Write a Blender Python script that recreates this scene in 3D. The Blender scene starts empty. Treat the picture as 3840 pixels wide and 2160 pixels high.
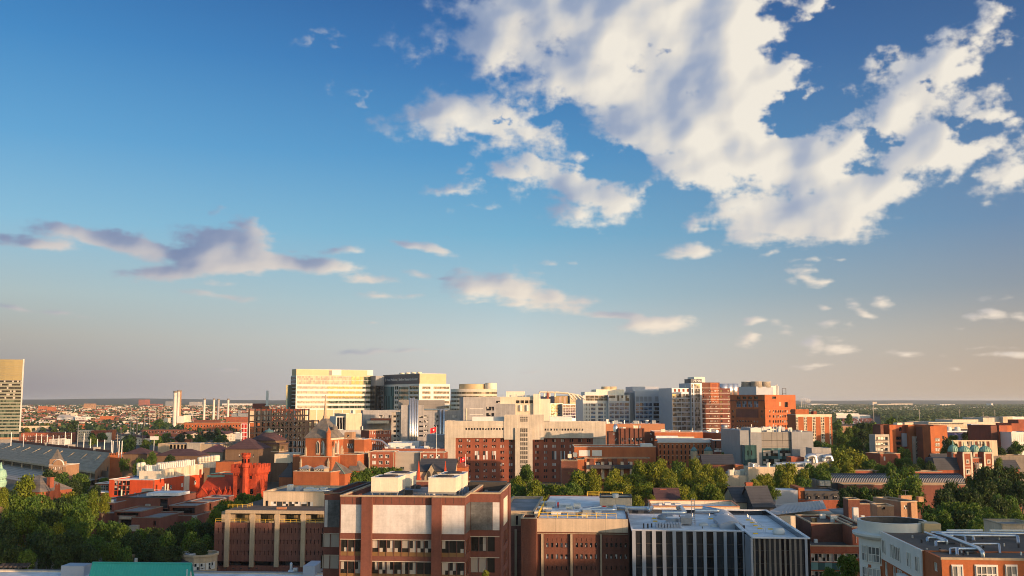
import bpy, bmesh, math, random, os
import numpy as np
from mathutils import Vector, Matrix
scene = bpy.context.scene
COL = scene.collection
R = math.radians
# ------------------------------------------------------------------ camera
H = 55.0                       # eye height above the street, metres
PITCH = R(6.47)
FPX = 35.0 / 36.0 * 3840.0     # focal length in pixels of the 3840 px photograph
cam_data = bpy.data.cameras.new("camera"); cam_data.lens = 35.0; cam_data.sensor_width = 36.0
cam_data.clip_start = 1.0; cam_data.clip_end = 60000.0
cam = bpy.data.objects.new("camera", cam_data); COL.objects.link(cam)
cam.location = (0, 0, H); cam.rotation_euler = (R(90) + PITCH, 0, 0)
scene.camera = cam
scene.view_settings.view_transform = 'Standard'; scene.view_settings.look = 'None'
scene.view_settings.exposure = EXPOSURE = 1.2; scene.view_settings.gamma = 1.0
scene.cycles.max_bounces = 5; scene.cycles.diffuse_bounces = 3; scene.cycles.glossy_bounces = 3
scene.cycles.transmission_bounces = 3; scene.cycles.transparent_max_bounces = 8; scene.cycles.volume_bounces = 1
scene.cycles.sample_clamp_indirect = 4.0
scene.cycles.use_denoising = True; scene.cycles.filter_width = 1.0

def ray(px, py):
    cx = (px - 1920.0) / FPX; cy = (1080.0 - py) / FPX
    return Vector((cx, math.cos(PITCH) - cy * math.sin(PITCH), math.sin(PITCH) + cy * math.cos(PITCH)))
def W(p, D):
    d = ray(*p); return Vector((0, 0, H)) + d * (D / d.y)
# ------------------------------------------------------------------ sun and sky
SUN_AZ, SUN_EL = R(130.0), R(6.5)     # clockwise from +Y (straight ahead): low, behind the camera to the right
S_DIR = Vector((math.sin(SUN_AZ) * math.cos(SUN_EL), math.cos(SUN_AZ) * math.cos(SUN_EL), math.sin(SUN_EL)))
sun_data = bpy.data.lights.new("sun", 'SUN'); sun_data.energy = 2.85; sun_data.angle = R(0.6); sun_data.color = (1.0, 0.62, 0.35)
sun = bpy.data.objects.new("sun", sun_data); COL.objects.link(sun)
sun.location = (200, -200, 300); sun.rotation_euler = S_DIR.to_track_quat('Z', 'Y').to_euler()

def perlin(u, v, seed):
    rng = np.random.RandomState(seed); g = rng.rand(256, 256) * 2 * np.pi
    iu = np.floor(u).astype(int); iv = np.floor(v).astype(int); fu = u - iu; fv = v - iv
    def gr(a, b, x, y):
        t = g[a & 255, b & 255]; return np.cos(t) * x + np.sin(t) * y
    su = fu * fu * fu * (fu * (fu * 6 - 15) + 10); sv = fv * fv * fv * (fv * (fv * 6 - 15) + 10)
    a = gr(iu, iv, fu, fv); b = gr(iu + 1, iv, fu - 1, fv); c = gr(iu, iv + 1, fu, fv - 1); d = gr(iu + 1, iv + 1, fu - 1, fv - 1)
    return (a + su * (b - a)) + sv * ((c + su * (d - c)) - (a + su * (b - a)))
def fbm(u, v, seed, octv=5, gain=.52):
    s = 0; a = 1; f = 1
    for k in range(octv):
        s = s + a * perlin(u * f + 13.7 * k, v * f - 7.1 * k, seed + k); a *= gain; f *= 2.03
    return s
# clouds, in degrees of azimuth and elevation around the whole horizon
DD = lambda x, y: (x * 1.4907, y * 1.4907)
S3 = lambda x, y: (x * .7453, 700 + y * .7453)
S4 = lambda x, y: (1920 + x * .7453, 700 + y * .7453)
DISPLAY = """1310 60 230 140 0 .8;1600 50 350 170 0 1;1800 60 185 150 0 1;1500 200 250 110 20 .8;1740 200 260 140 0 1;1890 185 130 95 0 1;1640 320 190 80 20 .85;1800 320 200 110 0 1;1990 215 90 30 8 .8
1900 380 180 80 15 1;1770 430 120 45 20 .9;2000 420 190 70 0 1;2150 285 45 75 15 .75;2000 545 180 60 5 1;1890 590 70 25 0 .8;2140 510 120 70 -15 1;2260 400 130 80 -20 1;2290 240 110 90 30 1;2400 160 100 50 -15 1
2250 160 90 30 -10 .8;2440 260 80 45 -20 .7;2470 370 100 35 -10 .9;2480 75 38 42 0 .9;2380 92 50 16 8 .7;2540 440 90 42 -20 .85;1985 85 55 40 10 .75;2050 5 70 16 0 .8;2245 330 60 50 30 .8
1190 295 165 54 5 1.15;1100 310 90 42 -15 .85;1310 320 125 75 10 .7;975 335 50 32 -30 .35;1330 420 125 30 12 1.15;1430 465 115 40 15 1.2;1530 510 78 62 10 1.2;1170 420 28 14 -20 .7;1260 260 60 40 0 .4;840 98 26 13 20 .75;745 113 28 12 0 .5;910 243 20 10 25 .5;835 222 14 8 -30 .25;1380 530 110 30 10 .3
1150 480 60 12 -5 .35;1205 522 40 10 -5 .35;1745 577 34 13 0 .6;1710 510 14 7 0 .5"""
LEFT = """200 280 200 34 0 .95;480 250 300 38 6 1.15;740 312 200 42 3 1.05;1150 265 260 66 0 1.0;1250 205 120 40 25 .95;1000 345 290 46 0 1.05;1300 372 350 44 4 1.1;850 432 210 38 -4 1.05;1100 402 260 36 2 1.05;1600 390 200 42 4 1.05;1680 325 140 20 -8 .6;1500 318 70 12 0 .5;1100 487 120 15 -3 .65;1110 550 160 18 4 .65;90 613 110 10 6 .6
265 628 85 14 4 .65;450 660 100 6 4 .35;2140 310 190 30 15 .95;1860 465 120 26 4 .85;1930 545 110 24 2 .6;2060 550 60 14 0 .5;2120 440 90 22 4 .75;2245 460 56 12 0 .65;2400 500 170 70 5 .9;2310 35 120 20 -5 .6;2410 100 70 16 0 .4;1880 688 34 8 0 .7;1920 830 320 14 -2 .5;1255 157 38 10 10 .6;2420 580 130 10 -3 .4;1110 925 70 8 0 .35;1060 130 25 14 0 .3"""
RIGHT = """20 520 170 70 8 .95;200 570 180 42 10 .95;360 580 66 22 0 .9;550 650 190 14 4 .8;740 690 190 36 -2 .95;640 680 70 34 0 .8;905 315 90 28 -4 .9;820 350 76 20 0 .8;970 165 54 14 -12 .45;190 388 36 12 0 .5;285 383 36 9 0 .65;1290 340 44 8 -12 .4;1480 420 60 20 -5 .8;1395 480 38 16 0 .85;1500 470 66 17 22 .8
1570 485 66 16 -5 .85;1510 370 40 9 0 .8;1440 368 34 6 0 .5;1640 368 40 10 0 .75;1600 362 34 7 0 .6;1560 605 30 7 5 .6;1720 588 44 16 0 .8;1865 590 46 20 15 .8;1770 635 56 20 25 .8;1230 678 56 16 -10 .75;1325 685 28 16 0 .7;1385 722 44 17 -5 .75;1600 695 54 16 5 .85;1685 700 30 14 0 .8;1180 785 50 26 10 .95
1220 765 32 30 0 .9;1510 805 56 30 10 .95;1640 810 76 26 0 .95;1980 845 100 14 0 .6;2130 850 70 8 0 .35;2330 665 44 15 0 .7;2430 650 58 30 20 .9;2515 555 56 10 -15 .45;2415 563 36 9 0 .35;2565 658 36 16 0 .8;2250 717 28 6 0 .5;2480 845 110 13 2 .7;2370 812 150 7 0 .4;1470 908 110 9 -2 .55;2210 920 34 10 0 .4;40 930 90 6 0 .6;1430 140 80 20 0 .3"""
def azel(px, py):
    d = ray(px, py); return math.degrees(math.atan2(d.x, d.y)), math.degrees(math.atan2(d.z, math.hypot(d.x, d.y)))
def cloud_image():
    w, h = 4096, 800                                  # 360 degrees round, elevations 0 to 60
    def field(a0, a1, e0, e1, w, h):
        az, el = np.meshgrid(np.linspace(a0, a1, w), np.linspace(e0, e1, h))
        wu = fbm(az * .55, el * .9, 3, 5); wv = fbm(az * .55 + 40, el * .9, 31, 5)
        qa = az + 1.15 * wu * np.clip((el - 3) / 11, .25, 1); qe = el + .8 * wv * np.clip((el - 6) / 9, .16, 1)
        d = np.full(az.shape, -1.0)
        for f, txt in ((DD, DISPLAY), (S3, LEFT), (S4, RIGHT)):
            k = 1.4907 if f is DD else .7453
            for row in txt.replace("\n", ";").split(";"):
                x, y, rx, ry, rot, s = map(float, row.split())
                ca, ce = azel(*f(x, y)); rx *= k / 65.1; ry *= k / 65.1 * (1.35 if f is S4 else 1); t = -R(rot)
                if abs(ca) > 40: continue
                x0, y0 = qa - ca, qe - ce
                X = (x0 * math.cos(t) + y0 * math.sin(t)) / rx; Y = (-x0 * math.sin(t) + y0 * math.cos(t)) / ry
                b = s * (1.25 - .95 * np.sqrt(X * X + Y * Y))
                lim = min(1.0, .35 + max(rx, ry) * .16)
                d = np.maximum(d, np.where(b > 0, b * lim, b)) + .22 * np.clip(np.minimum(d, b), 0, 1)
        for x, y, rx, ry, s in ((2025, 278, 85, 36, 1.5), (2090, 95, 100, 62, 1.1), (1662, 132, 30, 34, .75), (1770, 214, 38, 36, .8), (2222, 345, 30, 22, .8), (2330, 210, 20, 14, .7), (1395, 300, 45, 16, .7), (1560, 400, 60, 22, .8), (1262, 292, 14, 11, 1.0), (2440, 330, 40, 14, .6), (2180, 430, 30, 14, .5)):
            ca, ce = azel(*DD(x, y)); k = 1.4907 / 65.1; d = d - s * np.exp(-((qa - ca) / (rx * k)) ** 2 - ((qe - ce) / (ry * k)) ** 2)
        out = (np.abs(az) > 31)                       # free-form clouds outside the photographed stretch
        e2 = np.maximum(el, 1.0)
        d2 = fbm(az * .12, 30 / (e2 + 6) * 3, 77, 5) * 1.6 - .25
        m = np.clip((np.abs(az) - 29) / 4, 0, 1); d = d * (1 - m) + d2 * m
        t = np.clip((el - 2) / 11, 0, 1)                # clouds near the horizon are far off: finer and flatter
        n1 = t * fbm(az * .36 + 5, el * .52, 11, 7, .55) + (1 - t) * fbm(az * .50 + 5, el * 2.1, 12, 6, .52)
        bil = t * np.abs(fbm(az * .42 + 9, el * .60, 51, 5, .5)) + (1 - t) * np.abs(fbm(az * .8 + 9, el * 2.0, 61, 4, .5))
        bil = 1 - 2.2 * bil
        n2 = fbm(az * .9 + 31, el * 1.2, 71, 5, .6)
        dens = d * (.95 - .10 * t) + (.34 + .26 * t) * n1 + (.07 + .05 * t) * (bil - .4) + .12 * t * n2
        return az, el, dens, n1, bil
    W_, H_ = 2048, 900
    az, el, dens, n1, bil = field(-34, 34, -1, 30, W_, H_)
    wd = .56 - .08 * np.clip((az + 6) / 22, 0, 1) + .22 * np.clip((9 - az) / 14, 0, 1) * np.clip((el - 11) / 4, 0, 1); a = np.clip((dens + .10 * fbm(az * 2.1 + 7, el * 2.6, 111, 4, .6) * np.clip(el / 12, .3, 1) - .05) / wd, 0, 1); a = a * a * (3 - 2 * a); a *= 1 - .25 * np.clip((7 - az) / 13, 0, 1) * np.clip((el - 9) / 4, 0, 1) * np.clip(.75 - 1.3 * n1 - .3 * np.clip(dens, 0, 1), 0, 1)
    thick = np.clip(dens, 0, 1.6)
    def blur(f, r):
        for ax in (0, 1):
            for _ in range(2):
                c = np.cumsum(np.pad(f, [(r, r + 1) if q == ax else (0, 0) for q in (0, 1)], mode='edge'), ax)
                n = f.shape[ax]; f = (np.take(c, np.arange(2 * r, 2 * r + n), ax) - np.take(c, np.arange(0, n), ax)) / (2 * r)
        return f
    vary = fbm(az * .16 + 3, el * .26 + 8, 91, 4, .55)
    # light comes from behind, low and right: billows that face right and down catch it; three sizes of billow are lit in turn
    body = np.sqrt(np.clip(blur(thick, 3), 0, 2)); fine = fbm(az * 1.9 + 2, el * 2.4, 101, 4, .55)
    inside = a > .35; tone = np.zeros(a.shape)
    for r, wgt, amp in ((3, .030, (.5, .25)), (10, .085, (.5, .5)), (24, .25, (1.0, 1.3))):
        hgt = blur(body * 1.1 + (.35 * bil + amp[0] * n1 + amp[1] * vary + .10 * fine) * np.clip(thick * 2, 0, 1), r)
        gy, gx = np.gradient(hgt, 31 / H_, 68 / W_); g = -(gx * .86 - gy * .50) if r < 26 else -(gx * .72 - gy * .70)
        g = g / (g[inside].std() + 1e-6); tone += wgt * np.tanh(g * .8) * 1.25
    occ = np.zeros(dens.shape); tb = blur(thick, 6)
    for k in range(1, 13):
        occ += np.clip(np.roll(np.roll(tb, -k * 8, 1), -k * 3, 0), 0, 1.0) / 12
    edge = np.clip((az + 8) / 22, 0, 1)
    li = .68 + tone + .30 * (edge - .55) - .18 * (occ - .35) + .22 * vary
    li = np.clip(li, 0.05, 1.1)
    out = np.zeros((H_, W_, 4), np.float32); out[..., 0] = a; out[..., 1] = li; out[..., 2] = np.clip(thick, 0, 1); out[..., 3] = 1
    img = bpy.data.images.new("cloud_field", W_, H_, alpha=False, float_buffer=True)
    img.colorspace_settings.name = 'Non-Color'
    img.pixels.foreach_set(out.ravel()); img.update()
    return img

def srgb(r, g, b):
    f = lambda c: (c / 255 / 12.92) if c / 255 <= .04045 else ((c / 255 + .055) / 1.055) ** 2.4
    return (f(r), f(g), f(b))
# sky palette by elevation (position 0 = 2 degrees below the horizon, 1 = 30 degrees above it)
SKY_LEFT = [(0, srgb(152,142,146)), (.09, srgb(150,145,152)), (.17, srgb(170,167,166)), (.24, srgb(168,184,190)), (.36, srgb(130,182,212)), (.50, srgb(88,157,206)), (.66, srgb(52,128,190)), (.80, srgb(30,101,168)), (1, srgb(18,74,138))]
SKY_MID = [(0, srgb(214,204,194)), (.09, srgb(212,208,204)), (.17, srgb(198,207,210)), (.25, srgb(160,192,208)), (.36, srgb(112,172,206)), (.50, srgb(72,143,196)), (.66, srgb(44,107,172)), (.80, srgb(26,80,146)), (1, srgb(17,58,116))]
SKY_RIGHT = [(0, srgb(206,180,154)), (.09, srgb(196,174,154)), (.17, srgb(178,168,160)), (.25, srgb(140,150,164)), (.36, srgb(104,136,172)), (.50, srgb(80,118,164)), (.66, srgb(58,98,150)), (.80, srgb(44,80,132)), (1, srgb(28,58,106))]
CLOUD_RAMP = [(0, srgb(128,148,182)), (.3, srgb(160,172,194)), (.55, srgb(202,203,206)), (.80, srgb(228,222,213)), (1, srgb(244,236,222))]

world = bpy.data.worlds.new("World"); scene.world = world; world.use_nodes = True
nt = world.node_tree; nt.nodes.clear()
def N(t, kind, **kw):
    n = t.nodes.new(kind)
    for k, v in kw.items():
        if k.startswith("i_"): n.inputs[k[2:].replace("_", " ")].default_value = v
        else: setattr(n, k, v)
    return n
def math_node(t, op, a, b=None, clamp=False):
    n = N(t, 'ShaderNodeMath', operation=op, use_clamp=clamp)
    for i, v in enumerate((a, b)):
        if v is None: continue
        if isinstance(v, (int, float)): n.inputs[i].default_value = v
        else: t.links.new(v, n.inputs[i])
    return n.outputs[0]
def ramp(t, fac, stops, interp='LINEAR'):
    r = N(t, 'ShaderNodeValToRGB'); r.color_ramp.interpolation = interp; e = r.color_ramp.elements
    while len(e) < len(stops): e.new(.5)
    for q, (p, c) in zip(e, stops): q.position = p; q.color = (*c, 1) if len(c) == 3 else c
    t.links.new(fac, r.inputs[0]); return r.outputs[0]
def mix(t, fac, a, b, blend='MIX'):
    m = N(t, 'ShaderNodeMix', data_type='RGBA', blend_type=blend)
    for i, v in ((0, fac), (6, a), (7, b)):
        if isinstance(v, (int, float)): m.inputs[i].default_value = v
        elif isinstance(v, tuple): m.inputs[i].default_value = (*v, 1)
        else: t.links.new(v, m.inputs[i])
    return m.outputs[2]
SKY_K = 0.15
sky = N(nt, 'ShaderNodeTexSky', sky_type='NISHITA', sun_disc=False, sun_elevation=SUN_EL, sun_rotation=SUN_AZ, altitude=60, air_density=1.2, dust_density=1.6, ozone_density=2.2)
tc = N(nt, 'ShaderNodeTexCoord'); sep = N(nt, 'ShaderNodeSeparateXYZ'); nt.links.new(tc.outputs['Generated'], sep.inputs[0])
sx, sy, sz = sep.outputs
az_ = math_node(nt, 'MULTIPLY', math_node(nt, 'ARCTAN2', sx, sy), 57.29578)
el_ = math_node(nt, 'MULTIPLY', math_node(nt, 'ARCSINE', sz), 57.29578)
# grading of the clear sky: how the photograph's exposure and colour balance render it, by elevation and by side
ele = math_node(nt, 'DIVIDE', math_node(nt, 'ADD', el_, 2), 32, True)
left = ramp(nt, ele, SKY_LEFT); right = ramp(nt, ele, SKY_RIGHT); midc = ramp(nt, ele, SKY_MID)
side = math_node(nt, 'DIVIDE', math_node(nt, 'ADD', az_, 27), 54, True)
graded = mix(nt, math_node(nt, 'MULTIPLY', side, 2, True), left, midc)
graded = mix(nt, math_node(nt, 'SUBTRACT', math_node(nt, 'MULTIPLY', side, 2), 1, True), graded, right)
gscale = N(nt, 'ShaderNodeVectorMath', operation='SCALE'); nt.links.new(graded, gscale.inputs[0]); gscale.inputs['Scale'].default_value = 2 ** -EXPOSURE / SKY_K
# the photographed half of the sky is graded, the half round the sun stays the physical one
front = math_node(nt, 'DIVIDE', math_node(nt, 'SUBTRACT', 90, math_node(nt, 'ABSOLUTE', az_)), 40, True)
front = math_node(nt, 'MULTIPLY', front, math_node(nt, 'DIVIDE', math_node(nt, 'SUBTRACT', 62, el_), 30, True))
clear = mix(nt, math_node(nt, 'MULTIPLY', front, .92), sky.outputs[0], gscale.outputs[0])
img = N(nt, 'ShaderNodeTexImage', image=cloud_image(), extension='CLIP', interpolation='Cubic')
cu = math_node(nt, 'DIVIDE', math_node(nt, 'ADD', az_, 34), 68); cv = math_node(nt, 'DIVIDE', math_node(nt, 'ADD', el_, 1), 31)
cmb = N(nt, 'ShaderNodeCombineXYZ'); nt.links.new(cu, cmb.inputs[0]); nt.links.new(cv, cmb.inputs[1]); nt.links.new(cmb.outputs[0], img.inputs[0])
csep = N(nt, 'ShaderNodeSeparateColor'); nt.links.new(img.outputs['Color'], csep.inputs[0])
ccol = ramp(nt, csep.outputs[1], CLOUD_RAMP)
low = math_node(nt, 'SUBTRACT', 1, math_node(nt, 'DIVIDE', el_, 11), True)      # low clouds are seen through warm air
lowtint = mix(nt, math_node(nt, 'MULTIPLY', low, .55), (1, 1, 1), (1.0, .80, .66))
ccol = mix(nt, 1.0, ccol, lowtint, 'MULTIPLY')
lowl = math_node(nt, 'DIVIDE', math_node(nt, 'SUBTRACT', 14, el_), 4, True)
leftdim = mix(nt, math_node(nt, 'MULTIPLY', math_node(nt, 'DIVIDE', math_node(nt, 'SUBTRACT', -6, az_), 10, True), lowl), (1, 1, 1), (.80, .82, .90))
ccol = mix(nt, 1.0, ccol, leftdim, 'MULTIPLY')
cs = N(nt, 'ShaderNodeVectorMath', operation='SCALE'); nt.links.new(ccol, cs.inputs[0]); cs.inputs['Scale'].default_value = 2 ** -EXPOSURE / SKY_K
final = mix(nt, math_node(nt, 'MULTIPLY', csep.outputs[0], .97), clear, cs.outputs[0])
bg = N(nt, 'ShaderNodeBackground'); bg.inputs['Strength'].default_value = SKY_K; nt.links.new(final, bg.inputs['Color'])
wo = N(nt, 'ShaderNodeOutputWorld'); nt.links.new(bg.outputs[0], wo.inputs['Surface'])
# ------------------------------------------------------------------ materials
MATS = {}
def new_mat(name):
    m = bpy.data.materials.new(name); m.use_nodes = True; t = m.node_tree; t.nodes.clear()
    out = N(t, 'ShaderNodeOutputMaterial'); b = N(t, 'ShaderNodeBsdfPrincipled'); t.links.new(b.outputs[0], out.inputs[0])
    MATS[name] = m; return m, t, b
def noise(t, vec, scale, detail=4, rough=.55):
    n = N(t, 'ShaderNodeTexNoise'); n.inputs['Scale'].default_value = scale; n.inputs['Detail'].default_value = detail; n.inputs['Roughness'].default_value = rough
    if vec is not None: t.links.new(vec, n.inputs['Vector'])
    return n.outputs['Fac']
def mapped(t, src, scale):
    m = N(t, 'ShaderNodeMapping'); m.inputs['Scale'].default_value = scale; t.links.new(src, m.inputs['Vector']); return m.outputs[0]
def vary(t, fac, lo, hi):
    r = N(t, 'ShaderNodeMapRange'); r.inputs[1].default_value = .28; r.inputs[2].default_value = .72; r.inputs[3].default_value = lo; r.inputs[4].default_value = hi
    t.links.new(fac, r.inputs[0]); return r.outputs[0]
def scaled(t, col, fac):
    v = N(t, 'ShaderNodeVectorMath', operation='SCALE')
    if isinstance(col, tuple): v.inputs[0].default_value = col
    else: t.links.new(col, v.inputs[0])
    t.links.new(fac, v.inputs['Scale']); return v.outputs[0]
def surf(name, col, var=.2, scale=.25, rough=.85, spec=.3, streak=.0, metal=0., joint=None, jd=.75, alt=None, rnd=0., bump=0.):
    """weathered surface: broad blotches, fine grain, rain streaks down walls, optional panel joints (width, height in metres)"""
    m, t, b = new_mat(name)
    o = N(t, 'ShaderNodeTexCoord').outputs['Object']
    c = col
    if alt: c = mix(t, vary(t, noise(t, o, scale * 1.7, 3), 0, 1), col, alt)
    c = scaled(t, c, vary(t, noise(t, o, scale, 5, .6), 1 - var, 1 + var))
    c = scaled(t, c, vary(t, noise(t, o, 2.6, 3), 1 - var * .6, 1 + var * .6))
    if streak: c = scaled(t, c, vary(t, noise(t, mapped(t, o, (.9, .9, .05)), 1.0, 4), 1 - streak, 1 + streak * .5))
    if joint:
        s = N(t, 'ShaderNodeSeparateXYZ'); t.links.new(o, s.inputs[0])
        u = math_node(t, 'ADD', s.outputs[0], s.outputs[1])
        k = None
        for v, p in ((u, joint[0]), (s.outputs[2], joint[1])):
            if not p: continue
            f = math_node(t, 'FRACT', math_node(t, 'DIVIDE', v, p)); l = math_node(t, 'LESS_THAN', f, joint[2] / p)
            k = l if k is None else math_node(t, 'MAXIMUM', k, l)
        c = mix(t, k, c, scaled(t, c, math_node(t, 'ADD', jd, 0)))
    if rnd:
        oi = N(t, 'ShaderNodeObjectInfo'); c = scaled(t, c, math_node(t, 'ADD', math_node(t, 'MULTIPLY', oi.outputs['Random'], 2 * rnd), 1 - rnd))
    t.links.new(c, b.inputs['Base Color'])
    b.inputs['Roughness'].default_value = rough; b.inputs['Specular IOR Level'].default_value = spec; b.inputs['Metallic'].default_value = metal
    if bump:
        bp = N(t, 'ShaderNodeBump'); bp.inputs['Strength'].default_value = bump; bp.inputs['Distance'].default_value = .1
        t.links.new(noise(t, o, 3.0, 4), bp.inputs['Height']); t.links.new(bp.outputs[0], b.inputs['Normal'])
    return m
def glass(name, dark, pale, share, rough=.06, spec=.6, tint=None, metal=0.):
    """window glass: most panes dark, some with pale blinds behind; varies pane by pane and inside a pane"""
    m, t, b = new_mat(name)
    o = N(t, 'ShaderNodeTexCoord').outputs['Object']; oi = N(t, 'ShaderNodeObjectInfo')
    wn = N(t, 'ShaderNodeTexWhiteNoise', noise_dimensions='4D')
    sn = N(t, 'ShaderNodeVectorMath', operation='SNAP'); t.links.new(o, sn.inputs[0]); sn.inputs[1].default_value = (1.7, 1.7, 60)
    t.links.new(sn.outputs[0], wn.inputs['Vector']); t.links.new(math_node(t, 'MULTIPLY', oi.outputs['Random'], 50), wn.inputs['W'])
    f = math_node(t, 'GREATER_THAN', wn.outputs['Value'], 1 - share)
    c = mix(t, f, dark, pale)
    c = scaled(t, c, math_node(t, 'ADD', math_node(t, 'MULTIPLY', wn.outputs['Value'], .9), .45))
    t.links.new(c, b.inputs['Base Color'])
    b.inputs['Roughness'].default_value = rough; b.inputs['Specular IOR Level'].default_value = spec; b.inputs['Metallic'].default_value = metal
    if tint: b.inputs['Specular Tint'].default_value = (*tint, 1)
    return m
M = MATS
surf('brick_brown', (.17, .062, .040), .22, .12, streak=.14, alt=(.135, .058, .042), bump=.2)
surf('brick_red', (.30, .085, .042), .20, .12, streak=.15, alt=(.24, .075, .045), bump=.2)
surf('brick_orange', (.40, .125, .045), .18, .12, streak=.12, alt=(.34, .10, .04))
surf('brick_plum', (.185, .066, .046), .2, .12, streak=.14, alt=(.15, .060, .048))
surf('brick_scored', (.20, .082, .060), .18, .15, streak=.1, alt=(.165, .072, .056), joint=(1.45, 3.55, .09), jd=.55)
surf('brick_tan', (.36, .21, .12), .2, .12, streak=.15)
surf('brick_museum', (.150, .095, .062), .2, .12, streak=.15)  # dark brown brick, darkened further in place of shade over the museum halls
surf('brick_vermilion', (.55, .075, .020), .16, .15, streak=.12, alt=(.47, .065, .022))
surf('sandstone_red', (.48, .066, .022), .28, .5, streak=.25, alt=(.34, .052, .024), bump=.5)
surf('stone_tan', (.42, .33, .23), .15, .2, streak=.16)
surf('stone_pale', (.58, .50, .40), .13, .2, streak=.16)
surf('limestone', (.52, .46, .38), .14, .15, streak=.22)
surf('wood_sill', (.20, .11, .045), .1, .3, rough=.6)
surf('tower_spandrel', (.22, .22, .17), .1, .3, rough=.3, spec=.6)
surf('concrete', (.40, .36, .31), .16, .2, streak=.2, joint=(3.2, 3.6, .07))
surf('concrete_grey', (.33, .32, .32), .15, .2, streak=.18, joint=(4, 3.8, .06))
surf('concrete_dark', (.20, .175, .15), .2, .2, streak=.2)
surf('precast_beige', (.58, .46, .33), .10, .2, streak=.16, joint=(4.2, 0, .10), jd=.7)
surf('precast_cream', (.66, .56, .42), .08, .2, streak=.10, joint=(4.4, 0, .10), jd=.75)
surf('marble_panel', (.64, .60, .58), .11, .5, streak=.18, alt=(.58, .54, .52), joint=(2.4, 1.05, .035), jd=.86, rough=.6)
surf('slate_panel', (.085, .088, .095), .35, .5, streak=.15, alt=(.12, .125, .13), joint=(2.3, 1.0, .04), jd=.75, rough=.5)
surf('panel_white', (.64, .62, .58), .06, .2, rough=.75, spec=.2, streak=.06)
surf('panel_cream', (.74, .66, .52), .08, .2, rough=.6, streak=.12)
surf('panel_grey', (.24, .25, .27), .12, .2, rough=.5, streak=.08, joint=(2.2, 4, .06))
surf('crown_sunset', (.42, .33, .17), .06, .05, rough=.22, metal=.5, spec=.8)  # gold colour imitates sunset reflected in the tower's upper glass
surf('sign_dark', (.075, .082, .10), .1, .2, rough=.5)
surf('panel_gold', (.50, .38, .22), .08, .2, rough=.5, joint=(5, 0, .08))
surf('panel_taupe', (.22, .205, .19), .10, .2, rough=.55, joint=(6.5, 6.5, .1), jd=.6)
surf('panel_bluegrey', (.36, .39, .45), .06, .2, rough=.4, metal=.2)
surf('paint_white', (.78, .76, .72), .06, .3, rough=.55, streak=.06)
surf('paint_yellow', (.78, .50, .06), .1, 1, rough=.6)
surf('paint_red', (.70, .04, .03), .1, 1, rough=.6)
surf('flag_red', (.75, .03, .035), .08, 1, rough=.8)
surf('trim_white', (.68, .64, .58), .08, .4, rough=.7)
surf('trim_dark', (.05, .045, .042), .15, .4, rough=.6)
surf('steel_dark', (.045, .036, .034), .3, .5, rough=.7)
surf('steel_red', (.20, .055, .035), .25, .5, rough=.7)
surf('steel_grey', (.35, .35, .36), .12, .5, rough=.45, metal=.5)
surf('galvanised', (.62, .62, .63), .12, .6, rough=.32, metal=.85)
surf('roof_grey', (.25, .25, .26), .28, .16, rough=.9, alt=(.19, .19, .2))
surf('roof_dark', (.075, .068, .064), .3, .12, rough=.9, alt=(.10, .085, .075))
surf('roof_brown', (.14, .105, .085), .25, .12, rough=.9, alt=(.11, .085, .07))
surf('roof_white', (.80, .81, .83), .13, .16, rough=.7, alt=(.54, .56, .60))
surf('roof_slate', (.058, .060, .070), .2, .2, rough=.7, joint=(0, .9, .12), jd=.7)
surf('roof_slate_tan', (.20, .165, .13), .28, .25, rough=.8, alt=(.12, .115, .115), joint=(0, .8, .1), jd=.75)
surf('roof_plum', (.085, .045, .048), .2, .2, rough=.85, joint=(0, 1.2, .2), jd=.8)
surf('roof_pink', (.30, .11, .095), .2, .2, rough=.85)
surf('roof_copper', (.24, .43, .32), .2, .6, rough=.6, alt=(.30, .46, .35))
surf('roof_copper_blue', (.10, .20, .21), .2, .6, rough=.6)
surf('roof_teal', (.035, .36, .30), .07, .3, rough=.45)
surf('seam_metal', (.50, .44, .38), .1, .3, rough=.5)
surf('seam_metal_grey', (.42, .41, .40), .1, .3, rough=.4, metal=.3)
surf('terracotta_roof', (.50, .055, .018), .2, .4, rough=.8, joint=(0, .7, .08), jd=.8)
surf('louvre', (.45, .40, .34), .05, .3, rough=.6, joint=(0, .55, .22), jd=.6)
surf('louvre_red', (.46, .20, .10), .05, .3, rough=.6, joint=(0, .7, .2), jd=.6)
surf('seats', (.40, .35, .30), .15, .2, rough=.8, joint=(0, .45, .15), jd=.65)
surf('chimney_stack', (.62, .56, .50), .15, .1, rough=.8, streak=.15)
surf('ground', (.09, .085, .075), .4, .02, rough=.95, alt=(.05, .055, .03))
surf('asphalt', (.055, .055, .057), .2, .3, rough=.9)
surf('bark', (.13, .095, .065), .3, 1.5, rough=.95)
glass('glass_dark', (.018, .020, .024), (.32, .30, .27), .18)
glass('glass_office', (.030, .028, .026), (.36, .32, .28), .40, rough=.1)
glass('glass_black', (.010, .012, .016), (.03, .032, .036), .3, rough=.05)
glass('glass_white', (.05, .055, .06), (.55, .53, .50), .55, rough=.15)
glass('glass_curtain', (.22, .23, .23), (.42, .42, .40), .5, rough=.15)
glass('glass_green', (.02, .045, .032), (.07, .10, .075), .35, rough=.06, spec=.9)
glass('glass_teal', (.05, .12, .13), (.10, .20, .21), .4, rough=.08, spec=.8)
glass('glass_blue', (.03, .06, .12), (.07, .14, .25), .4, rough=.06, spec=.8)
glass('glass_violet', (.03, .03, .07), (.09, .07, .13), .4, rough=.06, spec=.8)
glass('glass_warm', (.10, .075, .04), (.20, .15, .08), .4, rough=.36, spec=.35)
glass('glass_mirror', (.24, .22, .19), (.44, .40, .34), .5, rough=.1, spec=.9, metal=.5)

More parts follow.
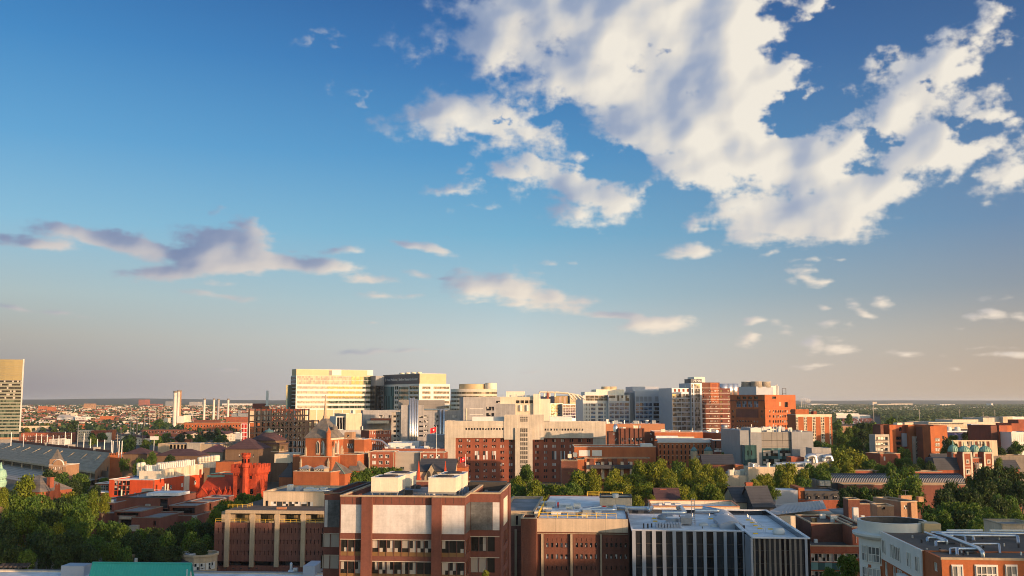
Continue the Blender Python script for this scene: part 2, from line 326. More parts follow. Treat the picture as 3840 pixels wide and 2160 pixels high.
# ------------------------------------------------------------------ mesh helpers
class MB:
    def __init__(s): s.v = []; s.f = []; s.mi = []
    def quad(s, a, b, c, d, m=0):
        n = len(s.v); s.v += [tuple(a), tuple(b), tuple(c), tuple(d)]; s.f.append((n, n + 1, n + 2, n + 3)); s.mi.append(m); return s
    def poly(s, pts, m=0):
        n = len(s.v); s.v += [tuple(p) for p in pts]; s.f.append(tuple(range(n, n + len(pts)))); s.mi.append(m); return s
    def box(s, x0, x1, y0, y1, z0, z1, m=0):
        n = len(s.v); s.v += [(x0, y0, z0), (x1, y0, z0), (x1, y1, z0), (x0, y1, z0), (x0, y0, z1), (x1, y0, z1), (x1, y1, z1), (x0, y1, z1)]
        for q in ((0, 3, 2, 1), (4, 5, 6, 7), (0, 1, 5, 4), (1, 2, 6, 5), (2, 3, 7, 6), (3, 0, 4, 7)): s.f.append(tuple(n + i for i in q)); s.mi.append(m)
        return s
    def prism(s, pts, z0, z1, m=0):
        """vertical prism over a plan polygon (anticlockwise)"""
        n = len(s.v); k = len(pts); s.v += [(p[0], p[1], z0) for p in pts] + [(p[0], p[1], z1) for p in pts]
        for i in range(k): j = (i + 1) % k; s.f.append((n + i, n + j, n + k + j, n + k + i)); s.mi.append(m)
        s.f.append(tuple(range(n + k, n + 2 * k))); s.mi.append(m); s.f.append(tuple(reversed(range(n, n + k)))); s.mi.append(m)
        return s
    def lathe(s, cx, cy, prof, seg=20, m=0, cap=True, a0=0):
        """prof: (radius, z) from the bottom up"""
        n = len(s.v)
        for r, z in prof:
            for i in range(seg): t = a0 + 2 * math.pi * i / seg; s.v.append((cx + r * math.cos(t), cy + r * math.sin(t), z))
        for k in range(len(prof) - 1):
            for i in range(seg):
                j = (i + 1) % seg; s.f.append((n + k * seg + i, n + k * seg + j, n + (k + 1) * seg + j, n + (k + 1) * seg + i)); s.mi.append(m)
        if cap: s.f.append(tuple(n + (len(prof) - 1) * seg + i for i in range(seg))); s.mi.append(m); s.f.append(tuple(n + i for i in reversed(range(seg)))); s.mi.append(m)
        return s
    def tube(s, pts, r, seg=8, m=0):
        pts = [Vector(p) for p in pts]; n = len(s.v); k = len(pts)
        for i, p in enumerate(pts):
            d = (pts[min(i + 1, k - 1)] - pts[max(i - 1, 0)]).normalized()
            a = d.orthogonal().normalized() if abs(d.z) > .95 else d.cross(Vector((0, 0, 1))).normalized(); b = d.cross(a)
            rr = r[i] if isinstance(r, (list, tuple)) else r
            for q in range(seg): t = 2 * math.pi * q / seg; s.v.append(tuple(p + a * (rr * math.cos(t)) + b * (rr * math.sin(t))))
        for i in range(k - 1):
            for q in range(seg): j = (q + 1) % seg; s.f.append((n + i * seg + q, n + (i + 1) * seg + q, n + (i + 1) * seg + j, n + i * seg + j)); s.mi.append(m)
        s.f.append(tuple(n + q for q in range(seg))); s.mi.append(m); s.f.append(tuple(n + (k - 1) * seg + q for q in reversed(range(seg)))); s.mi.append(m)
        return s
    def mesh(s, name, mats, smooth=False):
        me = bpy.data.meshes.new(name); me.from_pydata(s.v, [], s.f)
        for m in (mats if isinstance(mats, (list, tuple)) else [mats]): me.materials.append(M[m] if isinstance(m, str) else m)
        if any(s.mi): me.polygons.foreach_set('material_index', s.mi)
        if smooth: me.polygons.foreach_set('use_smooth', [True] * len(s.f))
        me.update(); return me
    def build(s, name, mats, parent=None, smooth=False):
        return link(name, s.mesh(name, mats, smooth), parent)
def link(name, data, parent=None, loc=None, rz=0):
    o = bpy.data.objects.new(name, data); COL.objects.link(o)
    if parent is not None: o.parent = parent
    if loc is not None: o.location = loc
    if rz: o.rotation_euler = (0, 0, rz)
    return o
def tag(o, label=None, cat=None, group=None, kind=None):
    for k, v in (('label', label), ('category', cat), ('group', group), ('kind', kind)):
        if v: o[k] = v
    return o
def thing(name, label, cat, loc=(0, 0, 0), rz=0, group=None):
    return tag(link(name, None, None, loc, rz), label, cat, group)
def smooth_by_angle(o, deg=40):
    o.data.set_sharp_from_angle(angle=R(deg)) if hasattr(o.data, 'set_sharp_from_angle') else None

# crops in which the photograph was measured -> photograph pixels
def crop(x0, y0, k=.372671): return lambda x, y: (x0 + x * k, y0 + y * k)
T0, T1, T2, T3 = (crop(960 * i, 1300) for i in range(4))
B0, B1, B2, B3 = (crop(960 * i, 1680) for i in range(4))
WIN_MESH = {}
def window_mesh(w, h, rec, g, frame, mull, trans):
    key = (round(w, 2), round(h, 2), rec, g, frame, mull, trans)
    if key not in WIN_MESH:
        p = MB().box(-w / 2, w / 2, rec, rec + .08, -h / 2, h / 2).mesh('window', g)
        fm = None
        if frame:
            f = MB(); t = max(.06, min(.12, w * .07)); y0, y1 = rec - .09, rec - .005
            f.box(-w / 2, -w / 2 + t, y0, y1, -h / 2, h / 2); f.box(w / 2 - t, w / 2, y0, y1, -h / 2, h / 2)
            f.box(-w / 2 + t, w / 2 - t, y0, y1, -h / 2, -h / 2 + t); f.box(-w / 2 + t, w / 2 - t, y0, y1, h / 2 - t, h / 2)
            for k in range(1, mull + 1): x = -w / 2 + w * k / (mull + 1); f.box(x - t * .4, x + t * .4, y0 + .01, y1 - .01, -h / 2 + t, h / 2 - t)
            for k in range(1, trans + 1): z = -h / 2 + h * k / (trans + 1); f.box(-w / 2 + t, w / 2 - t, y0 + .02, y1 - .02, z - t * .4, z + t * .4)
            fm = f.mesh('window_frame', frame)
        WIN_MESH[key] = (p, fm)
    return WIN_MESH[key]
class Bld:
    """a building: an Empty at its base, front wall along local x, depth along local y"""
    def __init__(s, name, label, cat='building', yaw=5.0, zb=0.0, group=None):
        s.a = (name, label, cat, group); s.yaw = R(yaw); s.zb = zb; s.root = None; s.vols = []; s.nwin = 0; s.rest = {}
    def setroot(s, A):
        s.root = thing(s.a[0], s.a[1], s.a[2], (A.x, A.y, s.zb), -s.yaw, s.a[3]); s.rot = Matrix.Rotation(s.yaw, 3, 'Z')
        s.c = s.rot @ (Vector((0, 0, H)) - Vector((A.x, A.y, s.zb)))
    def hit(s, p, axis, val):
        d = s.rot @ ray(*p); t = (val - s.c[axis]) / d[axis]; return s.c + d * t
    def vol(s, cr, xl, yt, xr, D=None, y=0., dep=20., yb=None, wall='brick_red', roof='roof_grey', par=.8, cop=None, name='wall', near='L', h=None, z0=None):
        if s.root is None:
            A = W(cr(xl, yt), D)
            if near == 'R':                      # D is the depth of the right-hand corner
                Bp = W(cr(xr, yt), D); k = ray(*cr(xl, yt)); k = k.x / k.y; ux, uy = math.cos(s.yaw), -math.sin(s.yaw)
                q = (k * Bp.y - Bp.x) / (ux - k * uy); A = Bp + Vector((ux, uy, 0)) * q
            s.setroot(A)
            if h is None and near == 'R': h = Bp.z - s.zb
        P = s.hit(cr(xl, yt), 1, y); Q = s.hit(cr(xr, yt), 1, y)
        z1 = P.z if h is None else h
        zz = 0. if yb is None else s.hit(cr(xl, yb), 1, y).z
        if z0 is not None: zz = z0
        v = Vol(s, P.x, Q.x, y, y + dep, zz, z1, wall, roof, par, cop, name); s.vols.append(v); return v
    def done(s):
        for v in s.vols: v.make()
        for (pm, fm), lst in s.rest.items():     # past a hundred windows: one part
            me = bpy.data.meshes.new('window_rows'); bm = bmesh.new()
            for loc, rz in lst:
                b2 = bmesh.new(); b2.from_mesh(pm); b2.transform(Matrix.Translation(loc) @ Matrix.Rotation(rz, 4, 'Z')); t = bpy.data.meshes.new('t'); b2.to_mesh(t); b2.free(); bm.from_mesh(t); bpy.data.meshes.remove(t)
            bm.to_mesh(me); bm.free(); me.materials.append(pm.materials[0]); tag(link('window_rows', me, s.root), kind='stuff')
        return s
    def addwin(s, loc, rz, pm, fm, name='window'):
        s.nwin += 1
        if s.nwin > 100: s.rest.setdefault((pm, None), []).append((Vector(loc), rz)); return
        o = link(name, pm, s.root, loc, rz)
        if fm: link('window_frame', fm, o)
    def box(s, name, x0, x1, y0, y1, z0, z1, m, parent=None): return MB().box(x0, x1, y0, y1, z0, z1).build(name, m, parent or s.root)
    def pbox(s, name, cr, x0, y0, x1, y1, y, dep, m, parent=None):
        P = s.hit(cr(x0, y0), 1, y); Q = s.hit(cr(x1, y1), 1, y); return s.box(name, P.x, Q.x, y, y + dep, Q.z, P.z, m, parent)
    def gable(s, name, x0, x1, y0, y1, z, rise, m, axis='x', wallm=None, ov=.4):
        b = MB()
        if axis == 'x':
            ym = (y0 + y1) / 2
            for a, c in ((y0 - ov, ym), (y1 + ov, ym)):
                q = [(x0 - ov, a, z - .1), (x1 + ov, a, z - .1), (x1 + ov, c, z + rise), (x0 - ov, c, z + rise)]
                b.poly(q if a < c else q[::-1]); b.poly([(p[0], p[1], p[2] - .3) for p in (q[::-1] if a < c else q)])
            b.box(x0 - ov, x1 + ov, ym - .25, ym + .25, z + rise - .25, z + rise + .12)
            w = MB(); w.poly([(x0, y1, z), (x0, ym, z + rise - .31), (x0, y0, z)][::1]); w.poly([(x1, y0, z), (x1, y1, z), (x1, ym, z + rise - .31)])
        else:
            xm = (x0 + x1) / 2
            for a, c in ((x0 - ov, xm), (x1 + ov, xm)):
                q = [(a, y0 - ov, z - .1), (c, y0 - ov, z + rise), (c, y1 + ov, z + rise), (a, y1 + ov, z - .1)]
                b.poly(q if a > c else q[::-1]); b.poly([(p[0], p[1], p[2] - .3) for p in (q[::-1] if a > c else q)])
            b.box(xm - .25, xm + .25, y0 - ov, y1 + ov, z + rise - .25, z + rise + .12)
            w = MB(); w.poly([(x0, y0, z), (x1, y0, z), (xm, y0, z + rise - .31)]); w.poly([(x1, y1, z), (x0, y1, z), (xm, y1, z + rise - .31)])
        o = b.build(name, m, s.root)
        if wallm: w.build('gable', wallm, s.root)
        return o
    def hip(s, name, x0, x1, y0, y1, z, rise, m, inset=None, top=None, ov=.5):
        """hipped or pyramid roof; top=(fx, fy) fractions left flat at the top"""
        b = MB(); x0 -= ov; x1 += ov; y0 -= ov; y1 += ov; w, d = x1 - x0, y1 - y0
        if top: ix, iy = w * (1 - top[0]) / 2, d * (1 - top[1]) / 2
        else: k = min(w, d) / 2 - .05; ix = iy = k if inset is None else inset
        P = [(x0, y0, z), (x1, y0, z), (x1, y1, z), (x0, y1, z)]; Q = [(x0 + ix, y0 + iy, z + rise), (x1 - ix, y0 + iy, z + rise), (x1 - ix, y1 - iy, z + rise), (x0 + ix, y1 - iy, z + rise)]
        for i in range(4): j = (i + 1) % 4; b.quad(P[i], P[j], Q[j], Q[i])
        b.quad(*Q); b.quad(*P[::-1]); return b.build(name, m, s.root)
class Vol:
    def __init__(s, b, x0, x1, y0, y1, z0, z1, wall, roof, par, cop, name):
        s.b = b; s.x0, s.x1, s.y0, s.y1, s.z0, s.z1 = x0, x1, y0, y1, z0, z1; s.wall, s.roof, s.par, s.cop, s.name = wall, roof, par, cop, name
        s.op = {'F': [], 'R': [], 'L': [], 'B': []}
    def pt(s, f, a, z, n=0.):
        if f == 'F': return (s.x0 + a, s.y0 - n, z)
        if f == 'R': return (s.x1 + n, s.y0 + a, z)
        if f == 'L': return (s.x0 - n, s.y0 + a, z)
        return (s.x0 + a, s.y1 + n, z)
    def wid(s, f): return s.x1 - s.x0 if f in 'FB' else s.y1 - s.y0
    def uv(s, f, p):
        if f == 'F': q = s.b.hit(p, 1, s.y0); return q.x - s.x0, q.z
        q = s.b.hit(p, 0, s.x1 if f == 'R' else s.x0); return q.y - s.y0, q.z
    def rect(s, f, cr, r):
        a0, z1 = s.uv(f, cr(r[0], r[1])); a1, z0 = s.uv(f, cr(r[2], r[3]))
        if a0 > a1: a0, a1 = a1, a0
        w = s.wid(f); return max(.05, a0), min(w - .05, a1), max(z0, s.z0 + .02), min(z1, s.z1 - .02)
    def win(s, f, cr, r, nx=1, nz=1, fw=.6, fh=.6, g='glass_dark', rec=.3, frame=None, mull=0, trans=0, name='window', loc=None, arch=False):
        a0, a1, z0, z1 = loc if loc else s.rect(f, cr, r)
        if a1 - a0 < .1 or z1 - z0 < .1: return s
        cw, ch = (a1 - a0) / nx, (z1 - z0) / nz; w, h = cw * fw, ch * fh
        pm, fm = window_mesh(w, h, rec, g, frame, mull, trans); rz = {'F': 0, 'R': R(90), 'L': R(-90), 'B': R(180)}[f]
        for j in range(nz):
            for i in range(nx):
                a, z = a0 + (i + .5) * cw, z0 + (j + .5) * ch
                if rec > 0: s.op[f].append((a - w / 2, a + w / 2, z - h / 2, z + h / 2, rec + .02))
                s.b.addwin(s.pt(f, a, z), rz, pm, fm, name)
        return s
    def band(s, f, cr, r, m, n=.12, name='band', loc=None, full=False):
        a0, a1, z0, z1 = loc if loc else s.rect(f, cr, r)
        if full: a0, a1 = -n * .99, s.wid(f) + n * .99
        p, q = s.pt(f, a0, z0, -.2), s.pt(f, a1, z1, n); return s.b.box(name, *sorted((p[0], q[0])), *sorted((p[1], q[1])), z0, z1, m)
    def pier(s, f, cr, x, wpx, y0, y1, m, n=.25, name='pier'):
        return s.band(f, cr, (x - wpx / 2, y0, x + wpx / 2, y1), m, n, name)
    def make(s):
        b = MB(); x0, x1, y0, y1, z0, z1 = s.x0, s.x1, s.y0, s.y1, s.z0, s.z1
        for f in 'FRLB':
            w = s.wid(f); ops = s.op[f]
            rnd = lambda v: round(v, 4)
            U = sorted({0., rnd(w)} | {rnd(o[0]) for o in ops} | {rnd(o[1]) for o in ops}); V = sorted({rnd(z0), rnd(z1)} | {rnd(o[2]) for o in ops} | {rnd(o[3]) for o in ops})
            U = [u for u in U if -1e-6 <= u <= w + 1e-3]; V = [v for v in V if z0 - 1e-3 <= v <= z1 + 1e-3]
            A = np.zeros((len(U), len(V)), bool)
            for o in ops:
                ia, ib = np.searchsorted(U, rnd(o[0]) - 1e-5), np.searchsorted(U, rnd(o[1]) - 1e-5); ja, jb = np.searchsorted(V, rnd(o[2]) - 1e-5), np.searchsorted(V, rnd(o[3]) - 1e-5)
                A[ia:ib, ja:jb] = True
            flip = f in 'LB'
            def q(*pts): b.poly(pts[::-1] if flip else pts)
            for j in range(len(V) - 1):                       # merge runs of solid cells along each course
                i = 0
                while i < len(U) - 1:
                    if A[i, j]: i += 1; continue
                    k = i
                    while k < len(U) - 1 and not A[k, j]: k += 1
                    q(s.pt(f, U[i], V[j]), s.pt(f, U[k], V[j]), s.pt(f, U[k], V[j + 1]), s.pt(f, U[i], V[j + 1])); i = k
            for a0, a1, c0, c1, r in ops:
                for P, Q in (((a0, c0), (a1, c0)), ((a1, c0), (a1, c1)), ((a1, c1), (a0, c1)), ((a0, c1), (a0, c0))):
                    q(s.pt(f, *P), s.pt(f, *P, -r), s.pt(f, *Q, -r), s.pt(f, *Q))
        p = s.par; t = .35
        if p > 0 and min(x1 - x0, y1 - y0) > 1.5:
            O = [(x0, y0), (x1, y0), (x1, y1), (x0, y1)]; I = [(x0 + t, y0 + t), (x1 - t, y0 + t), (x1 - t, y1 - t), (x0 + t, y1 - t)]
            for i in range(4):
                j = (i + 1) % 4; b.quad((*O[i], z1), (*O[j], z1), (*I[j], z1), (*I[i], z1)); b.quad((*I[i], z1), (*I[j], z1), (*I[j], z1 - p), (*I[i], z1 - p))
            r = MB(); r.quad(*[(*q, z1 - p) for q in I]); s.roofobj = r.build('roof', s.roof, s.b.root)
        else:
            r = MB(); r.quad((x0, y0, z1), (x1, y0, z1), (x1, y1, z1), (x0, y1, z1)); s.roofobj = r.build('roof', s.roof, s.b.root)
        if z0 > .5: b.quad((x0, y0, z0), (x0, y1, z0), (x1, y1, z0), (x1, y0, z0))
        b.build(s.name, s.wall, s.b.root)
        if s.cop:
            c = MB(); e = .1; k = .28
            for X0, X1, Y0, Y1 in ((x0 - e, x1 + e, y0 - e, y0 + t + .05), (x0 - e, x1 + e, y1 - t - .05, y1 + e), (x0 - e, x0 + t + .05, y0 + t + .05, y1 - t - .05), (x1 - t - .05, x1 + e, y0 + t + .05, y1 - t - .05)):
                c.box(X0, X1, Y0, Y1, z1 - .02, z1 + k)
            c.build('coping', s.cop, s.b.root)
def roof_kit(b, v, n, seed, mats=('galvanised', 'panel_white', 'steel_grey', 'panel_cream'), smax=3.0, zoff=None):
    """small plant fixed on a roof: fan housings, cabinets, vents"""
    rnd = random.Random(seed); z = v.z1 - v.par + .02 if zoff is None else zoff
    for i in range(n):
        w, d, h = rnd.uniform(.8, smax), rnd.uniform(.8, smax), rnd.uniform(.6, smax * .75)
        if v.x1 - v.x0 < w + 3 or v.y1 - v.y0 < d + 3: continue
        x, y = rnd.uniform(v.x0 + 1, v.x1 - w - 1), rnd.uniform(v.y0 + 1, v.y1 - d - 1); m = rnd.choice(mats); k = rnd.random()
        if k < .55: MB().box(x, x + w, y, y + d, z + .25, z + .25 + h).box(x + .1, x + w - .1, y + .1, y + d - .1, z, z + .25).build('roof_unit', m, b.root)
        elif k < .8: MB().lathe(x, y, [(.3 * w, z), (.3 * w, z + h * .7), (.42 * w, z + h * .75), (.42 * w, z + h), (.2 * w, z + h + .15)], 12).build('roof_fan', m, b.root)
        else: MB().lathe(x, y, [(.18, z), (.18, z + h * 1.6)], 8).build('vent_pipe', m, b.root)
# ------------------------------------------------------------------ helpers for things on roofs
def onroof(b, cr, x0, yb, x1, yt, dep, z):
    P = b.hit(cr(x0, yb), 2, z); Q = b.hit(cr(x1, yb), 2, z); y = (P.y + Q.y) / 2
    return P.x, Q.x, y, y + dep, z, max(z + .1, b.hit(cr(x0, yt), 1, P.y).z)
def rbox(b, name, cr, x0, yb, x1, yt, dep, z, m, leg=0.):
    e = onroof(b, cr, x0, yb, x1, yt, dep, z); q = MB(); q.box(e[0], e[1], e[2], e[3], e[4] + leg, e[5])
    if leg:
        for x in (e[0] + .2, e[1] - .2):
            for y in (e[2] + .2, e[3] - .2): q.box(x - .1, x + .1, y - .1, y + .1, e[4], e[4] + leg)
    return q.build(name, m, b.root)
def rcyl(b, name, cr, xc, yb, r, yt, z, m, prof=None):
    P = b.hit(cr(xc, yb), 2, z); t = b.hit(cr(xc, yt), 1, P.y).z
    pr = prof(r, z, t) if prof else [(r, z), (r, t - .2), (r * .9, t)]
    o = MB().lathe(P.x, P.y, pr, 16).build(name, m, b.root, True); smooth_by_angle(o); return o
def railing(b, pts, m='paint_yellow', h=1.1, step=2.2, r=.05, mid=True, name='railing'):
    q = MB(); pts = [Vector(p) for p in pts]
    for i in range(len(pts) - 1):
        A, B_ = pts[i], pts[i + 1]; n = max(1, int((B_ - A).length / step)); up = Vector((0, 0, h))
        for t in ((1., .5) if mid else (1.,)): q.tube([A + up * t, B_ + up * t], r, 5)
        for k in range(n + 1): p = A.lerp(B_, k / n); q.tube([p, p + up], r * 1.15, 5)
    return q.build(name, m, b.root)
def pipe(b, pts, r, m='galvanised', name='duct_pipe', seg=10, bend=True):
    P = [Vector(p) for p in pts]; out = [P[0]]
    for i in range(1, len(P) - 1):
        a, c = (P[i - 1] - P[i]), (P[i + 1] - P[i]); k = min(r * 2.2, a.length * .45, c.length * .45)
        for t in (0, .25, .5, .75, 1): out.append((P[i] + a.normalized() * k * (1 - t)).lerp(P[i] + c.normalized() * k * t, t))
    out.append(P[-1]); o = MB().tube(out, r, seg).build(name, m, b.root, True); smooth_by_angle(o, 50); return o

# ------------------------------------------------------------------ centre: brown brick office block with pale panels
b = Bld('office_building', 'brown brick office block with pale marble upper panels, front and centre'); CEN = b
MF = dict(frame='trim_dark', mull=0)
v = b.vol(B1, 850, 487, 2105, D=192, dep=36, wall='brick_plum', roof='roof_grey', par=1.1, cop='stone_tan'); main = v
lw = b.vol(B1, 690, 462, 851, y=6.5, dep=27, wall='brick_plum', roof='roof_grey', par=1.6, cop='trim_dark')
rw = b.vol(B1, 2154, 478, 2456, y=7.3, dep=22, wall='brick_plum', roof='roof_grey', par=1.1, cop='stone_tan', h=main.z1 + .02)
rw.x0 = main.x1
def office_rows(v, f, x0, x1, nx, dark=False, last=False):
    a0, zt = v.uv(f, B1(x0, 565)); a1, _ = v.uv(f, B1(x1, 565))
    k = main.z1; fl = 3.98
    # heights below the parapet, in metres
    v.band(f, B1, None, 'slate_panel' if dark else 'marble_panel', .06, 'upper_panel', loc=(a0, a1, k - 6.76, k - 1.5))
    for r in range(8):
        z1 = k - 8.0 - fl * r; z0 = z1 - 2.95
        if z0 < 1: break
        v.win(f, B1, None, nx, 1, .955, 1.0, 'glass_office', .22, 'trim_dark', 0, 0, 'window', loc=(a0, a1, z0, z1))
        v.band(f, B1, None, 'stone_pale', .05, 'string_course', loc=(a0 - .1, a1 + .1, z1 + .02, z1 + .14))
        v.band(f, B1, None, 'wood_sill', -.10, 'desk_panel', loc=(a0, a1, z0, z0 + .75)) if r < 3 else None
office_rows(v, 'F', 858, 1072, 3); office_rows(v, 'F', 1165, 1772, 8); office_rows(v, 'F', 1868, 2098, 3)
for xa, xb in ((1075, 1162), (1776, 1864)): v.band('F', B1, (xa, 480, xb, 1500), 'brick_plum', .95, 'pier')
for xx in [895 + 78 * i for i in range(16)]: v.band('F', B1, (xx - 1.5, 497, xx + 1.5, 560), 'trim_dark', .02, 'panel_joint') if not (1070 < xx < 1165 or 1770 < xx < 1868) else None
rw.op['F'] = []
def rw_uv(x): return rw.uv('F', B1(x, 560))[0]
k = rw.z1
rw.band('F', B1, None, 'slate_panel', .06, 'upper_panel', loc=(rw_uv(2160), rw_uv(2378), k - 6.9, k - 1.6))
rw.band('F', B1, None, 'marble_panel', .06, 'upper_panel', loc=(rw_uv(2382), rw_uv(2450), k - 6.9, k - 1.6))
for r in range(8):
    z1 = k - 8.2 - 3.98 * r; rw.win('F', B1, None, 3, 1, .95, 1, 'glass_office', .22, 'trim_dark', loc=(rw_uv(2162), rw_uv(2405), z1 - 2.75, z1))
    if r < 3: rw.band('F', B1, None, 'stone_pale', .05, 'string_course', loc=(rw_uv(2156), rw_uv(2450), z1 + .02, z1 + .14))
d = rw.y1 - rw.y0
rw.band('R', B1, None, 'panel_cream', .06, 'upper_panel', loc=(6, 15, k - 6.9, k - 1.6)); rw.band('R', B1, None, 'brick_plum', .25, 'pier', loc=(0, 4.5, .5, k + .1)); rw.band('R', B1, None, 'brick_plum', .25, 'pier', loc=(16.5, 21, .5, k + .1))  # cream upper panel: sunlight on the right side put into its colour
for r in range(7):
    z1 = k - 8.2 - 3.98 * r; rw.win('R', B1, None, 4, 1, .95, 1, 'glass_office', .22, 'trim_dark', loc=(5, 16, z1 - 2.75, z1)); main.win('R', B1, None, 2, 1, .9, 1, 'glass_office', .22, 'trim_dark', loc=(.5, 6.5, z1 - 2.6, z1))
main.band('R', B1, None, 'slate_panel', .06, 'upper_panel', loc=(.6, 7, k - 6.8, k - 1.5))
a0, a1 = lw.uv('F', B1(725, 600))[0], lw.wid('F') - .1; k = lw.z1
lw.band('F', B1, None, 'marble_panel', .05, 'upper_panel', loc=(.1, a0 - .05, k - 6.4, k - 1.15)); lw.band('F', B1, None, 'slate_panel', .06, 'upper_panel', loc=(a0, a1, k - 6.4, k - 1.15))
for r in range(8):
    z1 = k - 7.7 - 4.1 * r; lw.win('F', B1, None, 2, 1, .95, 1, 'glass_office', .22, 'trim_dark', loc=(a0 - 1.3, a1, z1 - 2.5, z1))
    lw.band('F', B1, None, 'stone_pale', .05, 'string_course', loc=(.1, a1, z1 + .02, z1 + .14)) if r < 3 else None
# low plant and pipework along the front edge of the roof
zr = main.z1 - 1.1 + .01
for x0, x1, y0, yt in ((1210, 1260, 470, 452), (1290, 1350, 480, 455), (1480, 1570, 474, 425), (1620, 1700, 476, 455), (1920, 2010, 488, 470), (1560, 1650, 410, 375), (2300, 2330, 440, 425)): rbox(b, 'roof_unit', B1, x0, y0, x1, yt, 1.2, zr, 'roof_dark' if x0 in (1480, 1560) else 'steel_grey')
pipe(b, [(6, 5, zr + .5), (12, 5, zr + .5), (12, 9, zr + .5), (22, 9, zr + .5)], .14, 'steel_grey', 'roof_pipe'); pipe(b, [(9, 3, zr + .3), (20, 3.4, zr + .3), (20, 7, zr + .3)], .1, 'galvanised', 'roof_pipe')
rcyl(b, 'roof_vent', B1, 1790, 488, .35, 445, zr, 'panel_white'); rcyl(b, 'roof_vent', B1, 1820, 492, .9, 474, zr, 'galvanised')
b.box('roof_hatch', rw.x1 - 8.5, rw.x1 - .6, rw.y1 - 3.5, rw.y1 - .4, zr, zr + 1.9, 'trim_dark')
b.done()
b.nwin = 0
def cooling(label, x0, x1, y0, yt, yb, yl, dep):
    """white louvred cooling unit on steel legs, standing on the office roof"""
    P, Q = b.hit(B1(x0, yt), 1, yl), b.hit(B1(x1, yb), 1, yl); w = Q.x - P.x; h = P.z - Q.z
    loc = b.root.matrix_basis @ Vector((P.x, yl, zr)); t = thing('cooling_unit', label, 'cooling unit', loc, -b.yaw, 'white cooling units on the brown office roof'); g = Q.z - zr
    c = MB(); c.box(0, w, 0, dep, g, g + h - .05)
    for k_ in (1, 2): c.box(w * k_ / 3 - .04, w * k_ / 3 + .04, -.03, 0, g + .1, g + h - .15)
    for k_ in (1, 2, 3): c.box(w, w + .03, dep * k_ / 4 - .04, dep * k_ / 4 + .04, g + .1, g + h - .15)
    c.build('casing', 'panel_cream', t)
    MB().box(-.06, w + .06, -.06, .2, g + h - .05, g + h + .12).box(-.06, w + .06, dep - .2, dep + .06, g + h - .05, g + h + .12).box(-.06, .2, .2, dep - .2, g + h - .05, g + h + .12).box(w - .2, w + .06, .2, dep - .2, g + h - .05, g + h + .12).build('top_rim', 'panel_white', t)
    MB().box(.2, w - .2, .2, dep - .2, g + h - .05, g + h + .02).build('fan_deck', 'steel_grey', t)
    for k_ in (.28, .72): MB().lathe(w / 2, dep * k_, [(w * .3, g + h + .02), (w * .3, g + h + .22), (w * .26, g + h + .22)], 16).build('fan_ring', 'steel_dark', t)
    for x in (.2, w / 2, w - .2):
        for y in (.3, dep - .3): MB().box(x - .08, x + .08, y - .08, y + .08, -.02, g).build('leg', 'steel_grey', t)
    MB().box(-.1, w + .1, .2, .45, g - .3, g - .02).box(-.1, w + .1, dep - .45, dep - .2, g - .3, g - .02).build('base_frame', 'steel_grey', t)
cooling('large white cooling box at the left front of the brown office roof', 1160, 1430, 0, 300, 440, 4.5, 7.2)
cooling('white cooling box behind the left front one on the office roof', 1292, 1548, 0, 262, 388, 17.5, 7.2)
cooling('large white cooling box at the right front of the brown office roof', 1735, 2008, 0, 302, 446, 4.5, 7.2)
cooling('white cooling box behind the right front one on the office roof', 1840, 2085, 0, 266, 400, 17.0, 7.2)

# ------------------------------------------------------------------ left: slit-windowed brick library on concrete columns
b = Bld('library_building', 'plum brick library with slit windows between pale columns, left of the marble-panelled office block'); LIB = b
v = b.vol(B0, 2160, 748, 3300, D=327, dep=38, wall='brick_scored', roof='roof_brown', par=.3, cop=None)
zt = b.hit(B0(2285, 655), 1, -.8).z
bays = [(2175, 2262), (2298, 2516), (2552, 2766), (2800, 3028), (3066, 3262)]
for i, (xa, xb) in enumerate(bays):
    n = (2, 6, 5, 6, 5)[i]
    for ya, yb in ((800, 862), (918, 972), (1028, 1084)): v.win('F', B0, (xa, ya, xb, yb), n, 1, .17, .86, 'glass_black', .35)
    v.band('F', B0, (xa - 6, 866, xb + 6, 870), 'brick_scored', .07, 'ledge'); v.band('F', B0, (xa - 6, 985, xb + 6, 989), 'brick_scored', .07, 'ledge')
    v.win('F', B0, (xa, 1140, xb, 1188), 1, 1, 1, 1, 'glass_black', 1.2, name='base_opening')
lz = v.z1
lg = b.vol(B0, 2230, 655, 3300, y=3.2, dep=30, wall='stone_tan', roof='roof_brown', par=.1, z0=lz - .3, h=zt, name='loggia_wall')
for i, (xa, xb) in enumerate(bays[1:]): lg.win('F', B0, (xa + 70, 668, xb - 10, 735), 1, 1, 1, 1, 'glass_warm', .2, 'trim_dark', 2)
slab = MB(); X0, X1 = b.hit(B0(2268, 630), 1, -1.2).x, v.x1
slab.box(X0, X1, -1.2, 36, zt, zt + 1.0).build('roof_slab', 'stone_tan', b.root); MB().box(X0 + .3, X1 - .3, -.9, 35.7, zt + 1.0, zt + 1.06).build('roof', 'roof_brown', b.root)
for xa, xb in ((2266, 2294), (2520, 2548), (2768, 2797), (3031, 3060), (3270, 3296)): b.pbox('column', B0, xa, 640, xb, 1200, -.85, .75, 'stone_tan')
railing(b, [(0.2, .3, lz), (v.x1, .3, lz)], 'paint_yellow', 1.1, 2.0)
pt = b.vol(B1, 75, 443, 860, y=12, dep=24, wall='precast_beige', roof='roof_grey', par=.5, z0=zt + 1.0, cop='stone_tan', name='penthouse')
pt.win('F', B1, (145, 538, 575, 603), 7, 1, .93, 1, 'glass_white', .15); pt.win('F', B1, (95, 530, 122, 600), 1, 1, 1, 1, 'glass_black', .15)
zp = pt.z1 - .5
